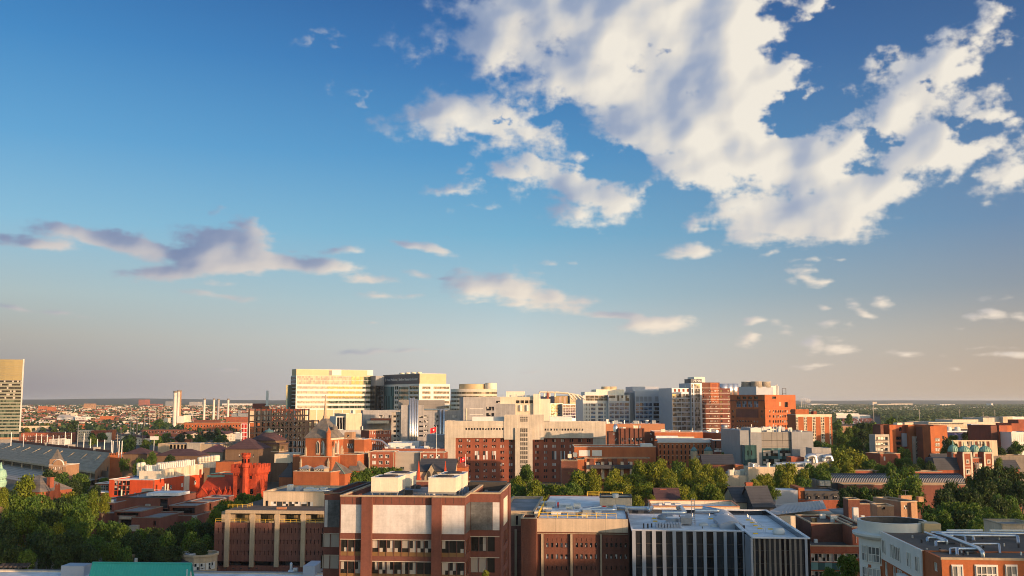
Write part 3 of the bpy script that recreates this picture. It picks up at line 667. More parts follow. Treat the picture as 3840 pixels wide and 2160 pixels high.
for a in ((395, 440, 445, 395), (475, 440, 610, 410), (310, 430, 350, 372), (500, 425, 555, 398), (640, 420, 700, 400)): rbox(b, 'roof_unit', B1, *a, 3.0, zp, 'panel_bluegrey' if a[0] == 395 else 'panel_white')
for k_ in range(4): pipe(b, [(pt.x0 + 14 + k_, pt.y0 + 6, zp + .4), (pt.x0 + 22 + k_, pt.y0 + 9 + k_, zp + .4), (pt.x0 + 30, pt.y0 + 16 + k_, zp + .4)], .25, 'galvanised', 'roof_pipe', 8)
railing(b, [(2, 6, zt + 1.0), (8.5, 6, zt + 1.0), (8.5, 11, zt + 1)], 'paint_yellow', 1.1, 1.6)
rbox(b, 'tarpaulin', B1, 205, 620, 300, 596, 1.2, zt + 1.0, 'louvre_red'); rbox(b, 'tarpaulin', B1, 575, 745, 660, 690, 2, lz, 'panel_white')
b.done()

# ------------------------------------------------------------------ right of centre: beige-topped brick library wing
b = Bld('library_building', 'brick library wing with beige fascia and yellow roof railings beside the grey striped building'); BEI = b
v = b.vol(B2, 250, 705, 1168, D=258, dep=62, wall='brick_brown', roof='roof_white', par=.2, cop=None)
v.band('F', B2, (245, 702, 1300, 852), 'precast_beige', .5, 'beige_fascia', full=False)
v.band('F', B2, (245, 853, 1300, 872), 'stone_tan', .25, 'ledge')
for xa, xb in ((292, 318), (586, 612), (886, 910)): b.pbox('column', B2, xa, 868, xb, 1500, -.55, .6, 'stone_tan'); b.pbox('slot', B2, xb + 1, 880, xb + 9, 1500, -.06, .1, 'trim_dark'); b.pbox('slot', B2, xa - 9, 880, xa - 1, 1500, -.06, .1, 'trim_dark')
for xa, xb in ((332, 570), (628, 868), (930, 1168)):
    v.win('F', B2, (xa, 905, xb, 945), 5, 1, .1, .9, 'glass_black', .3, name='slit')
    v.win('F', B2, (xa, 952, xb, 1004), 5, 1, .5, .92, 'glass_white' if xa == 332 else 'glass_dark', .3, 'trim_dark', 0)
    v.win('F', B2, (xa, 1066, xb, 1120), 5, 1, .5, .92, 'glass_white', .3, 'trim_dark', 0)
    v.win('F', B2, (xa, 1186, xb, 1230), 5, 1, .22, .92, 'glass_black', .3, name='slit')
    for y in (1020, 1135, 1245): v.band('F', B2, (xa - 8, y, xb + 8, y + 5), 'brick_scored', .06, 'ledge')
tw = b.vol(B2, 90, 712, 240, y=-3.5, dep=9, wall='brick_brown', roof='roof_dark', par=1.8, cop='stone_tan', name='stair_tower')
z = v.z1 - .18
ph = b.vol(B2, 882, 500, 1207, y=30, dep=9, wall='precast_beige', roof='roof_grey', par=.3, z0=z, cop='trim_dark', name='penthouse')
P = b.vol(B2, 955, 592, 1135, y=22, dep=5.5, wall='precast_beige', roof='roof_grey', par=.2, z0=z, name='penthouse')
b.pbox('red_door', B2, 910, 580, 944, 618, 29.9, .1, 'paint_red'); rcyl(b, 'roof_fan', B2, 1042, 500, .9, 460, ph.z1, 'panel_white')
rnd = random.Random(5)
for i, (x0, x1, yb, yt, dp) in enumerate([(270, 345, 590, 550, 5), (350, 435, 600, 540, 4), (455, 470, 600, 550, 2), (470, 590, 605, 570, 4), (620, 690, 610, 560, 3), (240, 300, 640, 600, 4), (310, 400, 650, 600, 3), (340, 430, 665, 628, 4), (395, 490, 690, 640, 4), (470, 540, 640, 610, 3), (540, 610, 620, 590, 3), (560, 640, 690, 655, 2.5), (640, 700, 680, 645, 3), (710, 800, 690, 625, 4), (700, 765, 700, 670, 2), (800, 880, 660, 620, 4), (840, 900, 690, 640, 2), (1140, 1165, 650, 600, 3), (225, 270, 690, 640, 3)]):
    rbox(b, 'roof_unit', B2, x0, yb, x1, yt, dp, z, ('panel_white', 'galvanised', 'panel_cream', 'galvanised')[i % 4] if i != 2 else 'paint_red', .3)
for i in range(5): pipe(b, [(5 + i * 9, 8 + (i % 3) * 5, z + 1.0), (11 + i * 9, 8 + (i % 3) * 5, z + 1.0), (11 + i * 9, 14 + (i % 2) * 8, z + 1.0), (16 + i * 7, 20, z + 1.0)], .55, 'galvanised', 'duct_pipe')
railing(b, [(0.3, .6, v.z1), (v.x1 - 3, .6, v.z1)], 'paint_yellow', 1.3, 2.4, .07); railing(b, [(v.x0 + 12, 60, v.z1), (v.x1, 60, v.z1)], 'paint_yellow', 1.3, 3.2, .09); railing(b, [(0.3, .6, v.z1), (.3, 30, v.z1)], 'paint_yellow', 1.3, 3, .07)
lf = b.vol(B2, -120, 640, 225, y=6, dep=40, wall='stone_tan', roof='roof_grey', par=.5, cop='stone_tan', name='wall')
lf.win('F', B2, (38, 680, 62, 775), 1, 1, 1, 1, 'glass_black', .4); lf.band('F', B2, (-120, 782, 222, 1500), 'brick_scored', .3, 'brick_base'); lf.band('F', B2, (28, 815, 52, 1500), 'stone_tan', .6, 'column'); lf.band('F', B2, (215 - 2, 640, 225, 1500), 'brick_scored', .4, 'pier')
e = b.vol(B2, 1395, 588, 2290, y=52, dep=18, wall='precast_cream', roof='roof_white', par=1.0, cop='louvre_red', name='rear_wall')
for a in ((1540, 575, 1600, 555, 3), (1640, 572, 1700, 560, 3), (1480, 580, 1510, 560, 2)): rbox(b, 'roof_unit', B2, *a, e.z1 - .9, 'panel_white')
b.done()

# ------------------------------------------------------------------ right: grey building with vertical stripes and a white roof
b = Bld('science_building', 'grey building with tall dark glass stripes between pale metal fins and a white roof'); STR = b
v = b.vol(B2, 1205, 832, 2342, D=250, dep=50, wall='glass_black', roof='roof_white', par=1.3, cop='roof_white')
for i in range(12):
    xa = 1203 if i == 0 else 1306 + 102.6 * (i - 1); xb = 1254 if i == 0 else xa + 51
    v.band('F', B2, (xa, 832, min(xb, 2338), 1700), 'panel_bluegrey', .35, 'fin')
v.band('F', B2, (1203, 824, 2342, 836), 'panel_bluegrey', .36, 'fascia')
for y in (965, 1090, 1205): v.band('F', B2, (1254, y, 2332, y + 3), 'trim_dark', .05, 'spandrel_line')
P = v.x1; R_ = b.hit(B2(2400, 905), 1, -11.5)
w2 = b.vol(B2, 2400, 908, 2996, y=-11.5, dep=60, wall='glass_black', roof='roof_white', par=1.3, cop='roof_white', h=v.z1 + .03, name='wing_wall')
w2.x0 = max(w2.x0, v.x1 + .1)
for i in range(12): w2.band('F', B2, (2448 + 51.6 * i - 1.4, 905, 2448 + 51.6 * i + 1.4, 1700), 'concrete_dark', .06, 'mullion') if 2448 + 51.6 * i < 2935 else None
w2.band('F', B2, (2400, 905, 2404, 1700), 'panel_bluegrey', .2, 'fin'); w2.band('F', B2, (2942, 905, 2994, 1700), 'panel_bluegrey', .3, 'fin'); w2.band('F', B2, (2400, 900, 2996, 913), 'panel_bluegrey', .31, 'fascia')
for y in (1030, 1165): w2.band('F', B2, (2404, y, 2940, y + 3), 'trim_dark', .05, 'spandrel_line')
dL = w2.wid('L')
for i in range(7): w2.band('L', B2, None, 'panel_bluegrey', .25, 'fin', loc=(.1 + i * 1.62, 1.05 + i * 1.62, .5, w2.z1 - .4))
z = v.z1 - 1.29
def barrel(xa, yb, xb, yt, dep, m):
    e = onroof(b, B2, xa, yb, xb, yt, dep, z); q = MB(); h = e[5] - e[4]; n = 10; w = e[1] - e[0]; pts = [(e[0], e[4])] + [(e[0] + w * (i / n), e[4] + h * (.55 + .45 * math.sin(math.pi * i / n))) for i in range(n + 1)] + [(e[1], e[4])]
    for i in range(len(pts) - 1): q.quad((pts[i][0], e[2], pts[i][1]), (pts[i][0], e[3], pts[i][1]), (pts[i + 1][0], e[3], pts[i + 1][1]), (pts[i + 1][0], e[2], pts[i + 1][1]))
    q.poly([(x, e[2], zz) for x, zz in reversed(pts)]); q.poly([(x, e[3], zz) for x, zz in pts]); q.build('barrel_duct', m, b.root)
barrel(2095, 818, 2325, 735, 16, 'panel_bluegrey'); barrel(2072, 715, 2235, 655, 10, 'panel_bluegrey')
rcyl(b, 'roof_fan', B2, 1628, 750, 2.2, 697, z, 'galvanised'); rcyl(b, 'roof_fan', B2, 1545, 715, 2.3, 664, z, 'steel_grey', lambda r, a, t: [(r, a), (r, a + (t - a) * .45), (r * .85, a + (t - a) * .8), (r * .4, t)])
rbox(b, 'plant_cabinet', B2, 1702, 782, 1806, 702, 4, z, 'steel_grey', .4); rbox(b, 'plant_cabinet', B2, 1755, 740, 1800, 680, 3, z, 'steel_grey')
for k_ in range(9): rbox(b, 'vent_slat', B2, 1452 + 29 * k_, 808, 1474 + 29 * k_, 764, 3.5, z, 'panel_bluegrey')
for a in ((1905, 780, 1955, 750), (2010, 790, 2070, 765)): rcyl(b, 'roof_dome', B2, (a[0] + a[2]) / 2, a[1], 1.3, a[3], z, 'panel_white', lambda r, a, t: [(r, a), (r * .9, a + (t - a) * .6), (r * .4, t)])
for a in ((1320, 810, 1332, 760), (1360, 808, 1375, 762), (1400, 800, 1412, 760), (1680, 695, 1688, 665), (1912, 810, 1920, 790), (2330, 825, 2345, 780)): rbox(b, 'vent_pipe', B2, *a, .5, z, 'steel_dark')
for xa, xb, y in ((1430, 1630, 712), (1640, 1990, 712), (1990, 2370, 720), (1850, 2050, 782)):
    Pq, Qq = b.hit(B2(xa, y), 2, z), b.hit(B2(xb, y), 2, z); railing(b, [(Pq.x, Pq.y, z), (Qq.x, Qq.y, z)], 'galvanised', 1.5, 4, .05, False)
for i, (x, y) in enumerate([(1430, 712), (1440, 740), (2000, 714), (2378, 728), (2418, 755), (2452, 785), (2496, 815), (2450, 865), (2600, 820)]):
    Pq = b.hit(B2(x, y), 2, z); MB().box(Pq.x - .6, Pq.x + .6, Pq.y - .4, Pq.y + .4, z, z + .25).build('rail_foot', 'paint_yellow', b.root)
Pq = b.hit(B2(2685, 870), 2, w2.z1 - 1.29); MB().lathe(Pq.x, Pq.y, [(1.4, Pq.z), (1.6, Pq.z + .8), (1.2, Pq.z + 1.5), (.3, Pq.z + 1.6)], 14).build('roof_dome', 'panel_white', b.root, True)
Pq, Qq = b.hit(B2(2378, 728), 2, z), b.hit(B2(2496, 815), 2, z); railing(b, [(Pq.x, Pq.y, z), (Qq.x, Qq.y, z), (Qq.x, Qq.y - 9, z)], 'galvanised', 1.5, 3, .05, True)
Pq = b.hit(B2(1825, 770), 2, z); lad = MB()
for x in (-.4, .4): lad.tube([(Pq.x + x, Pq.y, z), (Pq.x + x, Pq.y, z + 7)], .08, 5)
for k_ in range(12): lad.tube([(Pq.x - .4, Pq.y, z + .5 + k_ * .55), (Pq.x + .4, Pq.y, z + .5 + k_ * .55)], .05, 4)
lad.build('ladder', 'steel_grey', b.root)
b.done()

# ------------------------------------------------------------------ bottom right: brick apartments with a white rotunda
b = Bld('apartment_building', 'orange brick apartment block with round white corner tower and silver roof pipes'); APT = b
v = b.vol(B3, 1745, 1112, 3400, D=125, dep=20, wall='brick_orange', roof='roof_brown', par=.12)
v.band('F', B3, None, 'stone_tan', .1, 'coping', loc=(-.1, v.x1 - v.x0, v.z1 - .12, v.z1 + .16))
for xa, xb, m_ in ((1845, 1962, 1), (2080, 2312, 3), (2385, 2510, 1), (2610, 2840, 3), (2920, 3040, 1)):
    v.band('F', B3, (xa - 4, 1172, xb + 4, 1300), 'trim_white', .10, 'window_surround'); 
    for r in range(6):
        dz = 3.15 * r; a0, a1, z0, z1 = v.rect('F', B3, (xa, 1178, xb, 1300)); z0 = z1 - 2.1
        v.win('F', B3, None, 1, 1, .94, .96, 'glass_curtain', -.14, 'trim_white', m_, 1 if m_ == 3 else 0, loc=(a0, a1, z0 - dz, z1 - dz))
v.win('L', B3, (1662, 1135, 1708, 1255), 1, 1, .9, .9, 'glass_white', .2, 'trim_white', 1)
# wing going back, its upper storey white
wl = b.vol(B3, 1745, 1112, 1760, y=0, dep=1, wall='brick_orange')
b.vols.pop()
u0 = v.uv('L', B3(1578, 1060))[0]
v.y1 = v.y0 + u0 + .2
w3 = b.vol(B3, 1745, 1112, 3400, y=v.y1 - .0, dep=20, wall='brick_orange', roof='roof_brown', par=.1, h=v.z1 + .01); w3.x0 = v.x0 - .25; w3.x1 = v.x1 + 30
w3.band('L', B3, None, 'panel_white', .15, 'white_storey', loc=(.02, 20, w3.z1 - 3.9, w3.z1 + .02))
for q in (1.0, 4.6, 9.3, 12.4, 16.5):
    for r in range(5): w3.win('L', B3, None, 1, 1, 1, 1, 'glass_curtain', .2 if r else -.18, 'trim_white', 1 if q not in (9.3,) else 2, 0, loc=(q, q + (1.5 if q != 9.3 else 2.6), w3.z1 - 3.0 - 3.15 * r, w3.z1 - 1.0 - 3.15 * r))
# bay window boxes
for r in (1, 2, 3): MB().box(w3.x0 - 1.1, w3.x0 - .02, w3.y0 + 4.2, w3.y0 + 8.2, w3.z1 - 4.1 - 3.15 * r, w3.z1 - 4.1 - 3.15 * r + 3.0).build('bay_window', 'panel_white', b.root); w3.win('L', B3, None, 1, 1, 1, 1, 'glass_curtain', -1.25, 'trim_white', 2, 1, loc=(4.6, 7.8, w3.z1 - 3.7 - 3.15 * r, w3.z1 - 1.6 - 3.15 * r))
# rotunda
C0 = b.hit(B3(1255, 728), 2, w3.z1 + 1.2); rc = 4.9; cx, cy = C0.x, C0.y + .5; zt = w3.z1 + 1.2
dr = MB().lathe(cx, cy, [(rc, 0), (rc, zt - 2.6), (rc + .5, zt - 2.5), (rc + .9, zt - 2.1), (rc + .9, zt - 1.8), (rc + .1, zt - 1.6), (rc + .1, zt), (rc - .35, zt)], 40, cap=False); o = dr.build('rotunda', 'panel_white', b.root, True); smooth_by_angle(o, 25)
MB().lathe(cx, cy, [(0.01, zt - 2.4), (rc - .36, zt - 2.4), (rc - .36, zt - .02)], 40, cap=False).build('roof', 'roof_dark', b.root)
for r in range(5):
    z1 = zt - 3.4 - 3.15 * r
    for i, t in enumerate((200, 222, 246, 270, 292)):
        tt = R(t); ww = 2.0 if i in (1, 3) else 1.3; pm, fm = window_mesh(ww, 2.3, -.05, 'glass_curtain', 'trim_white', 2 if ww > 1.5 else 1, 1)
        b.addwin((cx + (rc + .0) * math.cos(tt), cy + (rc + .0) * math.sin(tt), z1 - 1.3), tt + R(90), pm, fm)
    if r: 
        for t0, t1 in ((208, 215), (232, 238), (256, 262), (282, 286)):
            q = MB(); n = 4
            for i in range(n): a, c = R(t0 + (t1 - t0) * i / n), R(t0 + (t1 - t0) * (i + 1) / n); q.quad(*[(cx + (rc + .04) * math.cos(w_), cy + (rc + .04) * math.sin(w_), zz) for w_, zz in ((a, z1 - 2.7), (c, z1 - 2.7), (c, z1 + .3), (a, z1 + .3))])
            q.build('brick_panel', 'brick_orange', b.root)
b.box('tower_box', cx + 3.2, cx + 5.6, cy - 5.0, cy - 2.4, w3.z1 - .4, zt + .1, 'panel_gold')
# silver pipes over the roof
z = w3.z1 - .1
def rp(x, y, up): up *= .42; Pq = b.hit(B3(x, y), 2, z + up); return (Pq.x, Pq.y, z + up)
def leg(p): return (p[0], p[1], z - .05)
pipe(b, [leg(rp(2070, 930, .2)), rp(2060, 880, 1.3), rp(1810, 880, 1.3), rp(1700, 860, 1.3)], 0.236)
pipe(b, [rp(1580, 850, 1.2), rp(1800, 930, 1.2), leg(rp(1800, 930, 1.2))], 0.186)
pipe(b, [rp(1730, 860, 1.3), rp(2120, 1010, 1.3), rp(2160, 1050, 1.3), leg(rp(2160, 1050, 1.3))], 0.260)
pipe(b, [leg(rp(1905, 1070, .3)), rp(1900, 1015, 1.0), rp(2120, 1018, 1.0)], 0.223)
pipe(b, [leg(rp(2520, 950, .3)), rp(2510, 885, 1.4), rp(2050, 882, 1.4), rp(1830, 875, 1.4)], 0.223)
pipe(b, [leg(rp(2335, 1050, .3)), rp(2325, 965, 1.4), rp(2040, 965, 1.4), leg(rp(2040, 965, 1.4))], 0.149)
pipe(b, [rp(1640, 850, 1.3), rp(2576, 862, 1.3), rp(3000, 868, 1.3)], 0.211); pipe(b, [rp(1800, 832, 1.5), rp(2160, 830, 1.5)], 0.174, 'panel_white'); pipe(b, [rp(2230, 832, 1.5), rp(2700, 835, 1.5)], 0.174, 'panel_white')
pipe(b, [leg(rp(1605, 935, .3)), rp(1600, 900, 1.1), rp(1700, 905, 1.1), rp(1770, 935, 1.1)], 0.198); pipe(b, [leg(rp(1690, 980, .3)), rp(1690, 940, 1.0), rp(1780, 940, 1.0)], 0.174); pipe(b, [leg(rp(1990, 960, .3)), rp(1985, 890, 1.5), rp(1830, 870, 1.5)], 0.124); pipe(b, [leg(rp(1835, 1060, .3)), rp(1830, 1010, 1.0), rp(1950, 1005, 1.0)], 0.136)
rnd = random.Random(11)
for i in range(26):
    p = rp(rnd.uniform(1450, 2550), rnd.uniform(890, 1080), 0)
    if v.y0 + 1.0 < p[1] and p[0] > w3.x0 + 1: MB().lathe(p[0], p[1], [(.13, z), (.13, z + rnd.uniform(.2, .45))], 6).build('vent_pipe', rnd.choice(['steel_dark', 'galvanised', 'panel_white']), b.root)
for a in ((1745, 1050, 1815, 1030), (2000, 1062, 2100, 1045), (1800, 970, 1880, 955)): rbox(b, 'roof_unit', B3, *a, .9, z, 'louvre_red' if a[0] == 1745 else 'roof_dark')
rb_ = b.vol(B3, 2190, 1000, 3400, y=9, dep=1, wall='brick_orange'); b.vols.pop()
b.done()
def G(cr_fn, dx): return lambda x, y: cr_fn(x + dx, y)
# ------------------------------------------------------------------ unseen towers added to shade the foreground, behind and right of the camera
SH, NH = Vector((.766, -.643, 0)), Vector((.643, .766, 0))
def tower_behind(label, q0, q1, z154, along=150, mat_='brick_tan', dep=16):
    h = z154 + math.tan(SUN_EL) * (along + 154); b = Bld('shade_tower', label, 'shade-casting tower', math.degrees(math.atan2(-(-.766), .643)) * 0)
    A = SH * along + NH * q0; b.yaw = math.atan2(-NH.y, NH.x); b.setroot(Vector((A.x, A.y, 0)))
    v = Vol(b, 0, q1 - q0, -dep, 0, 0, h, M[mat_] and mat_, 'roof_grey', .8, None, 'wall'); b.vols.append(v)
    n = max(1, int((q1 - q0) / 5)); f = int(h / 3.4)
    v.win('B', None, None, n, min(f, 14), .45, .5, 'glass_dark', .2, loc=(1, q1 - q0 - 1, 3, h - 2)) if q1 - q0 > 7 else None
    b.done()
tower_behind('unseen tan brick slab tower added to cast shade, right of the viewpoint', 134, 199, 29.6)
tower_behind('unseen low brick tower added for its shade between two taller ones right of the viewpoint', 199.5, 214, 15, mat_='brick_brown')
tower_behind('tallest unseen brick tower added to cast shade, right of the viewpoint', 214.5, 249, 47, mat_='brick_red')

# ------------------------------------------------------------------ bottom left: white flat roof with teal pavilion
b = Bld('recreation_building', 'low building with white flat roof along the bottom left edge', yaw=3)
b.setroot(Vector((-175, 262, 0)))
v = Vol(b, 0, 134, 0, 19, 0, 9.0, 'stone_pale', 'roof_white', .35, 'panel_grey', 'wall'); b.vols.append(v); z = 8.66
for x0 in (20, 110, 200): rbox(b, 'chiller', B0, x0, 1215, x0 + 85, 1178, 3, z, 'galvanised', .4)
for k_ in range(3):
    for i in range(6): rcyl(b, 'chiller_fan', B0, 10 + i * 48 + k_ * 16, 1200 - k_ * 14, .7, 1185 - k_ * 14, z + 1.2, 'steel_dark')
rbox(b, 'plant_container', B0, 606, 1288, 845, 1186, 5, z, 'panel_bluegrey'); rbox(b, 'plant_container', B1, 470, 1290, 590, 1188, 9, z, 'panel_bluegrey')
rcyl(b, 'roof_cowl', B0, 888, 1190, .9, 1110, z, 'panel_white', lambda r, a, t: [(r, a), (r * .7, a + (t - a) * .55), (r * .35, a + (t - a) * .6), (r * .35, t)])
rcyl(b, 'roof_cowl', B1, 352, 1262, .8, 1150, z, 'galvanised', lambda r, a, t: [(r * 1.3, a), (r * .8, a + (t - a) * .3), (r * .5, a + (t - a) * .35), (r * .5, t - .3), (.1, t)])
rbox(b, 'roof_unit', B1, 370, 1262, 415, 1210, 1, z, 'galvanised')
for x, y in [(415, 1215), (500, 1220), (575, 1222)] + [(2025 + 78 * i, 1218) for i in range(8)] + [(2655 + 62 * i, 1245) for i in range(5)]: rbox(b, 'roof_anchor', B0, x, y, x + 16, y - 8, .4, z, 'steel_dark')
b.done()
b = Bld('pavilion', 'gable-roofed pavilion with bright teal ribbed metal roof', yaw=3)
A = W(B0(845, 1262), 264); b.setroot(Vector((A.x, A.y, 8.7))); x1 = b.hit(B0(1830, 1288), 1, 0).x
b.zb = 8.7; zr_ = b.hit(B0(940, 1150), 1, 5.5).z
MB().box(.6, x1 - .4, .6, 10.4, 0, 1.2).build('wall', 'trim_dark', b.root)
b.gable('roof', 0, x1, 0, 11, 1.3, zr_ - 1.3, 'roof_teal', 'x', 'panel_white', .5)
q = MB(); n = int(x1 / .75)
for i in range(n + 1):
    x = x1 * i / n
    for s_ in (0, 1):
        y0_, y1_ = (-.5, 5.5) if s_ == 0 else (11.5, 5.5); q.tube([(x, y0_, 1.2 + .02), (x, y1_, zr_ + .02)], .06, 4)
q.build('roof_ribs', 'roof_teal', b.root)
MB().box(x1 - .02, x1 + .12, 3.2, 3.5, 1.2, zr_ - 1.2).box(x1 - .02, x1 + .12, 7.5, 7.8, 1.2, zr_ - 1.2).box(x1 - .02, x1 + .12, .6, 10.4, 1.0, 1.35).build('gable_frame', 'panel_white', b.root)
MB().poly([(x1 + .05, 1.6, 1.4), (x1 + .05, 5.4, 1.4), (x1 + .05, 5.4, zr_ - .9)]).build('gable_glass', 'glass_dark', b.root)
# ------------------------------------------------------------------ slate-roofed stone hall behind the teal roof
b = Bld('stone_hall', 'stone hall with grey slate roof, brick chimneys and flat-topped bay, behind the teal roof', yaw=0)
v = b.vol(B0, 1380, 1158, 1900, D=300, dep=16, wall='stone_tan', roof='roof_slate', par=0); b.hip('roof', v.x0, v.x1, v.y0, v.y1, v.z1, 2.4, 'roof_slate')
rot = MB().lathe(b.hit(B0(2005, 1120), 1, 6).x, 6, [(5.4, 0), (5.4, v.z1 + 1.4), (5.8, v.z1 + 1.5), (5.8, v.z1 + 2.1), (5.2, v.z1 + 2.1), (5.2, v.z1 + 1.3), (.01, v.z1 + 1.3)], 12, cap=False).build('bay_tower', 'stone_tan', b.root); xr = b.hit(B0(2005, 1120), 1, 6).x
for i in range(9):
    t = R(190 + i * 18); pm, fm = window_mesh(1.5, 2, -.05, 'glass_white', 'trim_white', 1, 1); b.addwin((xr + 5.4 * math.cos(t), 6 + 5.4 * math.sin(t), v.z1 - 1.2), t + R(90), pm, fm)
MB().lathe(xr - 2, 4, [(1.6, v.z1 + 1.3), (1.6, v.z1 + 2.2), (1.4, v.z1 + 2.3), (1.4, v.z1 + 1.9)], 8, cap=False).build('skylight', 'panel_bluegrey', b.root)
for x0, yb, x1_, yt in ((1290, 1165, 1330, 1082), (1645, 1175, 1742, 1072), (1160, 1178, 1205, 1125)): b.pbox('chimney', B0, x0, yt, x1_, yb + 60, 3, 2.0, 'brick_tan')
rcyl(b, 'roof_vent', B0, 1368, 1150, .5, 1108, v.z1 + .3, 'panel_white'); b.done()

# ------------------------------------------------------------------ brutalist brick school with clerestory boxes
b = Bld('school_building', 'plum brick modernist school with stepped boxes and dark clerestory openings', yaw=6)
v = b.vol(B0, 1172, 500, 1692, D=430, dep=28, wall='brick_plum', roof='roof_grey', par=.5, cop='trim_dark')
v.win('F', B0, (1606, 512, 1684, 606), 1, 1, 1, 1, 'glass_black', .8); v.win('F', B0, (1606, 612, 1684, 690), 1, 1, 1, 1, 'glass_black', .8); v.win('F', B0, (1606, 725, 1684, 830), 1, 1, 1, 1, 'glass_black', .8)
b.pbox('door_canopy', B0, 1460, 565, 1505, 595, -1.2, 1.2, 'steel_grey'); b.pbox('roof_light', B0, 1475, 452, 1790, 484, 8, 12, 'roof_white')
for x0, yt, x1_, yb, y, dp, w_, ops in ((878, 552, 1150, 900, -10, 26, 'brick_plum', [(892, 572, 1122, 640)]), (850, 655, 1202, 980, -19, 10, 'brick_plum', []), (1150, 640, 1412, 980, -22, 20, 'brick_plum', [(1160, 650, 1392, 682)]), (1325, 702, 1608, 980, -25, 22, 'brick_plum', [(1540, 735, 1568, 782)]), (1195, 690, 1330, 980, -24, 16, 'concrete_dark', [(1202, 722, 1320, 790)]), (1690, 680, 1975, 980, -8, 15, 'brick_plum', []), (1708, 580, 1968, 980, -2, 15, 'brick_brown', [(1722, 600, 1958, 662)]), (1890, 540, 2140, 900, 12, 16, 'brick_brown', [(1905, 556, 2120, 622)]), (2050, 502, 2250, 800, 26, 12, 'brick_plum', [(2055, 515, 2235, 555)])):
    u = b.vol(B0, x0, yt, x1_, y=y, dep=dp, wall=w_, roof='roof_grey', par=.35, cop='concrete_dark' if yt > 600 else 'panel_grey')
    for o in ops: u.win('F', B0, o, 1, 1, 1, 1, 'glass_black', 1.6, name='clerestory')
b.pbox('concrete_fin', B0, 850, 650, 872, 1000, -19.6, .5, 'concrete'); b.pbox('concrete_fin', B0, 1930, 676, 1972, 900, -8.6, .5, 'concrete'); b.pbox('ledge', B0, 1200, 690, 1322, 715, -24.6, .5, 'concrete'); b.pbox('balcony', B0, 1300, 780, 1372, 838, -28, 2.5, 'concrete')
rcyl(b, 'roof_fan', B0, 1105, 548, 1.6, 520, b.vols[1].z1 - .3, 'panel_white'); 
zz = v.z1 - .5
for a in ((1420, 445, 1540, 410), (1350, 460, 1356, 450), (1380, 490, 1386, 470), (1590, 490, 1596, 470), (1700, 470, 1706, 450)): rbox(b, 'roof_unit', B0, *a, 1.0, zz, 'galvanised')
b.done()

# ------------------------------------------------------------------ red castle-like library
b = Bld('castle_library', 'vermilion sandstone library with battlemented tower and gabled apse', yaw=12)
v = b.vol(B0, 2350, 205, 2581, D=475, dep=12, wall='sandstone_red', roof='roof_dark', par=.8, name='tower')
def crenels(v, n, h, w_, m, ov=.9):
    q = MB(); x0, x1, y0, y1 = v.x0 - ov, v.x1 + ov, v.y0 - ov, v.y1 + ov
    q.box(x0, x1, y0, y0 + 1, v.z1 - 2.2, v.z1 + .4).box(x0, x1, y1 - 1, y1, v.z1 - 2.2, v.z1 + .4).box(x0, x0 + 1, y0 + 1, y1 - 1, v.z1 - 2.2, v.z1 + .4).box(x1 - 1, x1, y0 + 1, y1 - 1, v.z1 - 2.2, v.z1 + .4)
    for i in range(n):
        x = x0 + (x1 - x0 - w_) * i / (n - 1); q.box(x, x + w_, y0, y0 + .9, v.z1 + .4, v.z1 + .4 + h).box(x, x + w_, y1 - .9, y1, v.z1 + .4, v.z1 + .4 + h)
        y = y0 + (y1 - y0 - w_) * i / (n - 1)
        if 0 < i < n - 1: q.box(x1 - .9, x1, y, y + w_, v.z1 + .4, v.z1 + .4 + h).box(x0, x0 + .9, y, y + w_, v.z1 + .4, v.z1 + .4 + h)
    c = MB()
    for i in range(14): x = v.x0 + (v.x1 - v.x0) * (i + .25) / 14; c.box(x, x + .5, v.y0 - ov * .8, v.y0, v.z1 - 3.2, v.z1 - 2.2); y = v.y0 + (v.y1 - v.y0) * (i + .25) / 14; c.box(v.x1, v.x1 + ov * .8, y, y + .5, v.z1 - 3.2, v.z1 - 2.2)
    q.build('battlement', m, b.root); c.build('corbels', m, b.root)
v.win('F', B0, (2412, 235, 2430, 300), 1, 1, 1, 1, 'glass_black', .6); v.win('F', B0, (2505, 250, 2535, 312), 1, 1, 1, 1, 'glass_black', .6); v.win('F', B0, (2510, 412, 2545, 465), 1, 1, 1, 1, 'glass_black', .6)
v.win('R', B0, None, 3, 1, .4, .9, 'glass_black', .6, loc=(2, 10, v.z1 - 10, v.z1 - 5)); v.win('F', B0, (2385, 415, 2410, 462), 1, 1, 1, 1, 'glass_black', .6)
crenels(v, 6, 1.5, 1.5, 'sandstone_red')
v.band('F', B0, (2345, 330, 2700, 336), 'sandstone_red', .3, 'string_course'); v.band('F', B0, (2345, 402, 2700, 409), 'sandstone_red', .3, 'string_course')
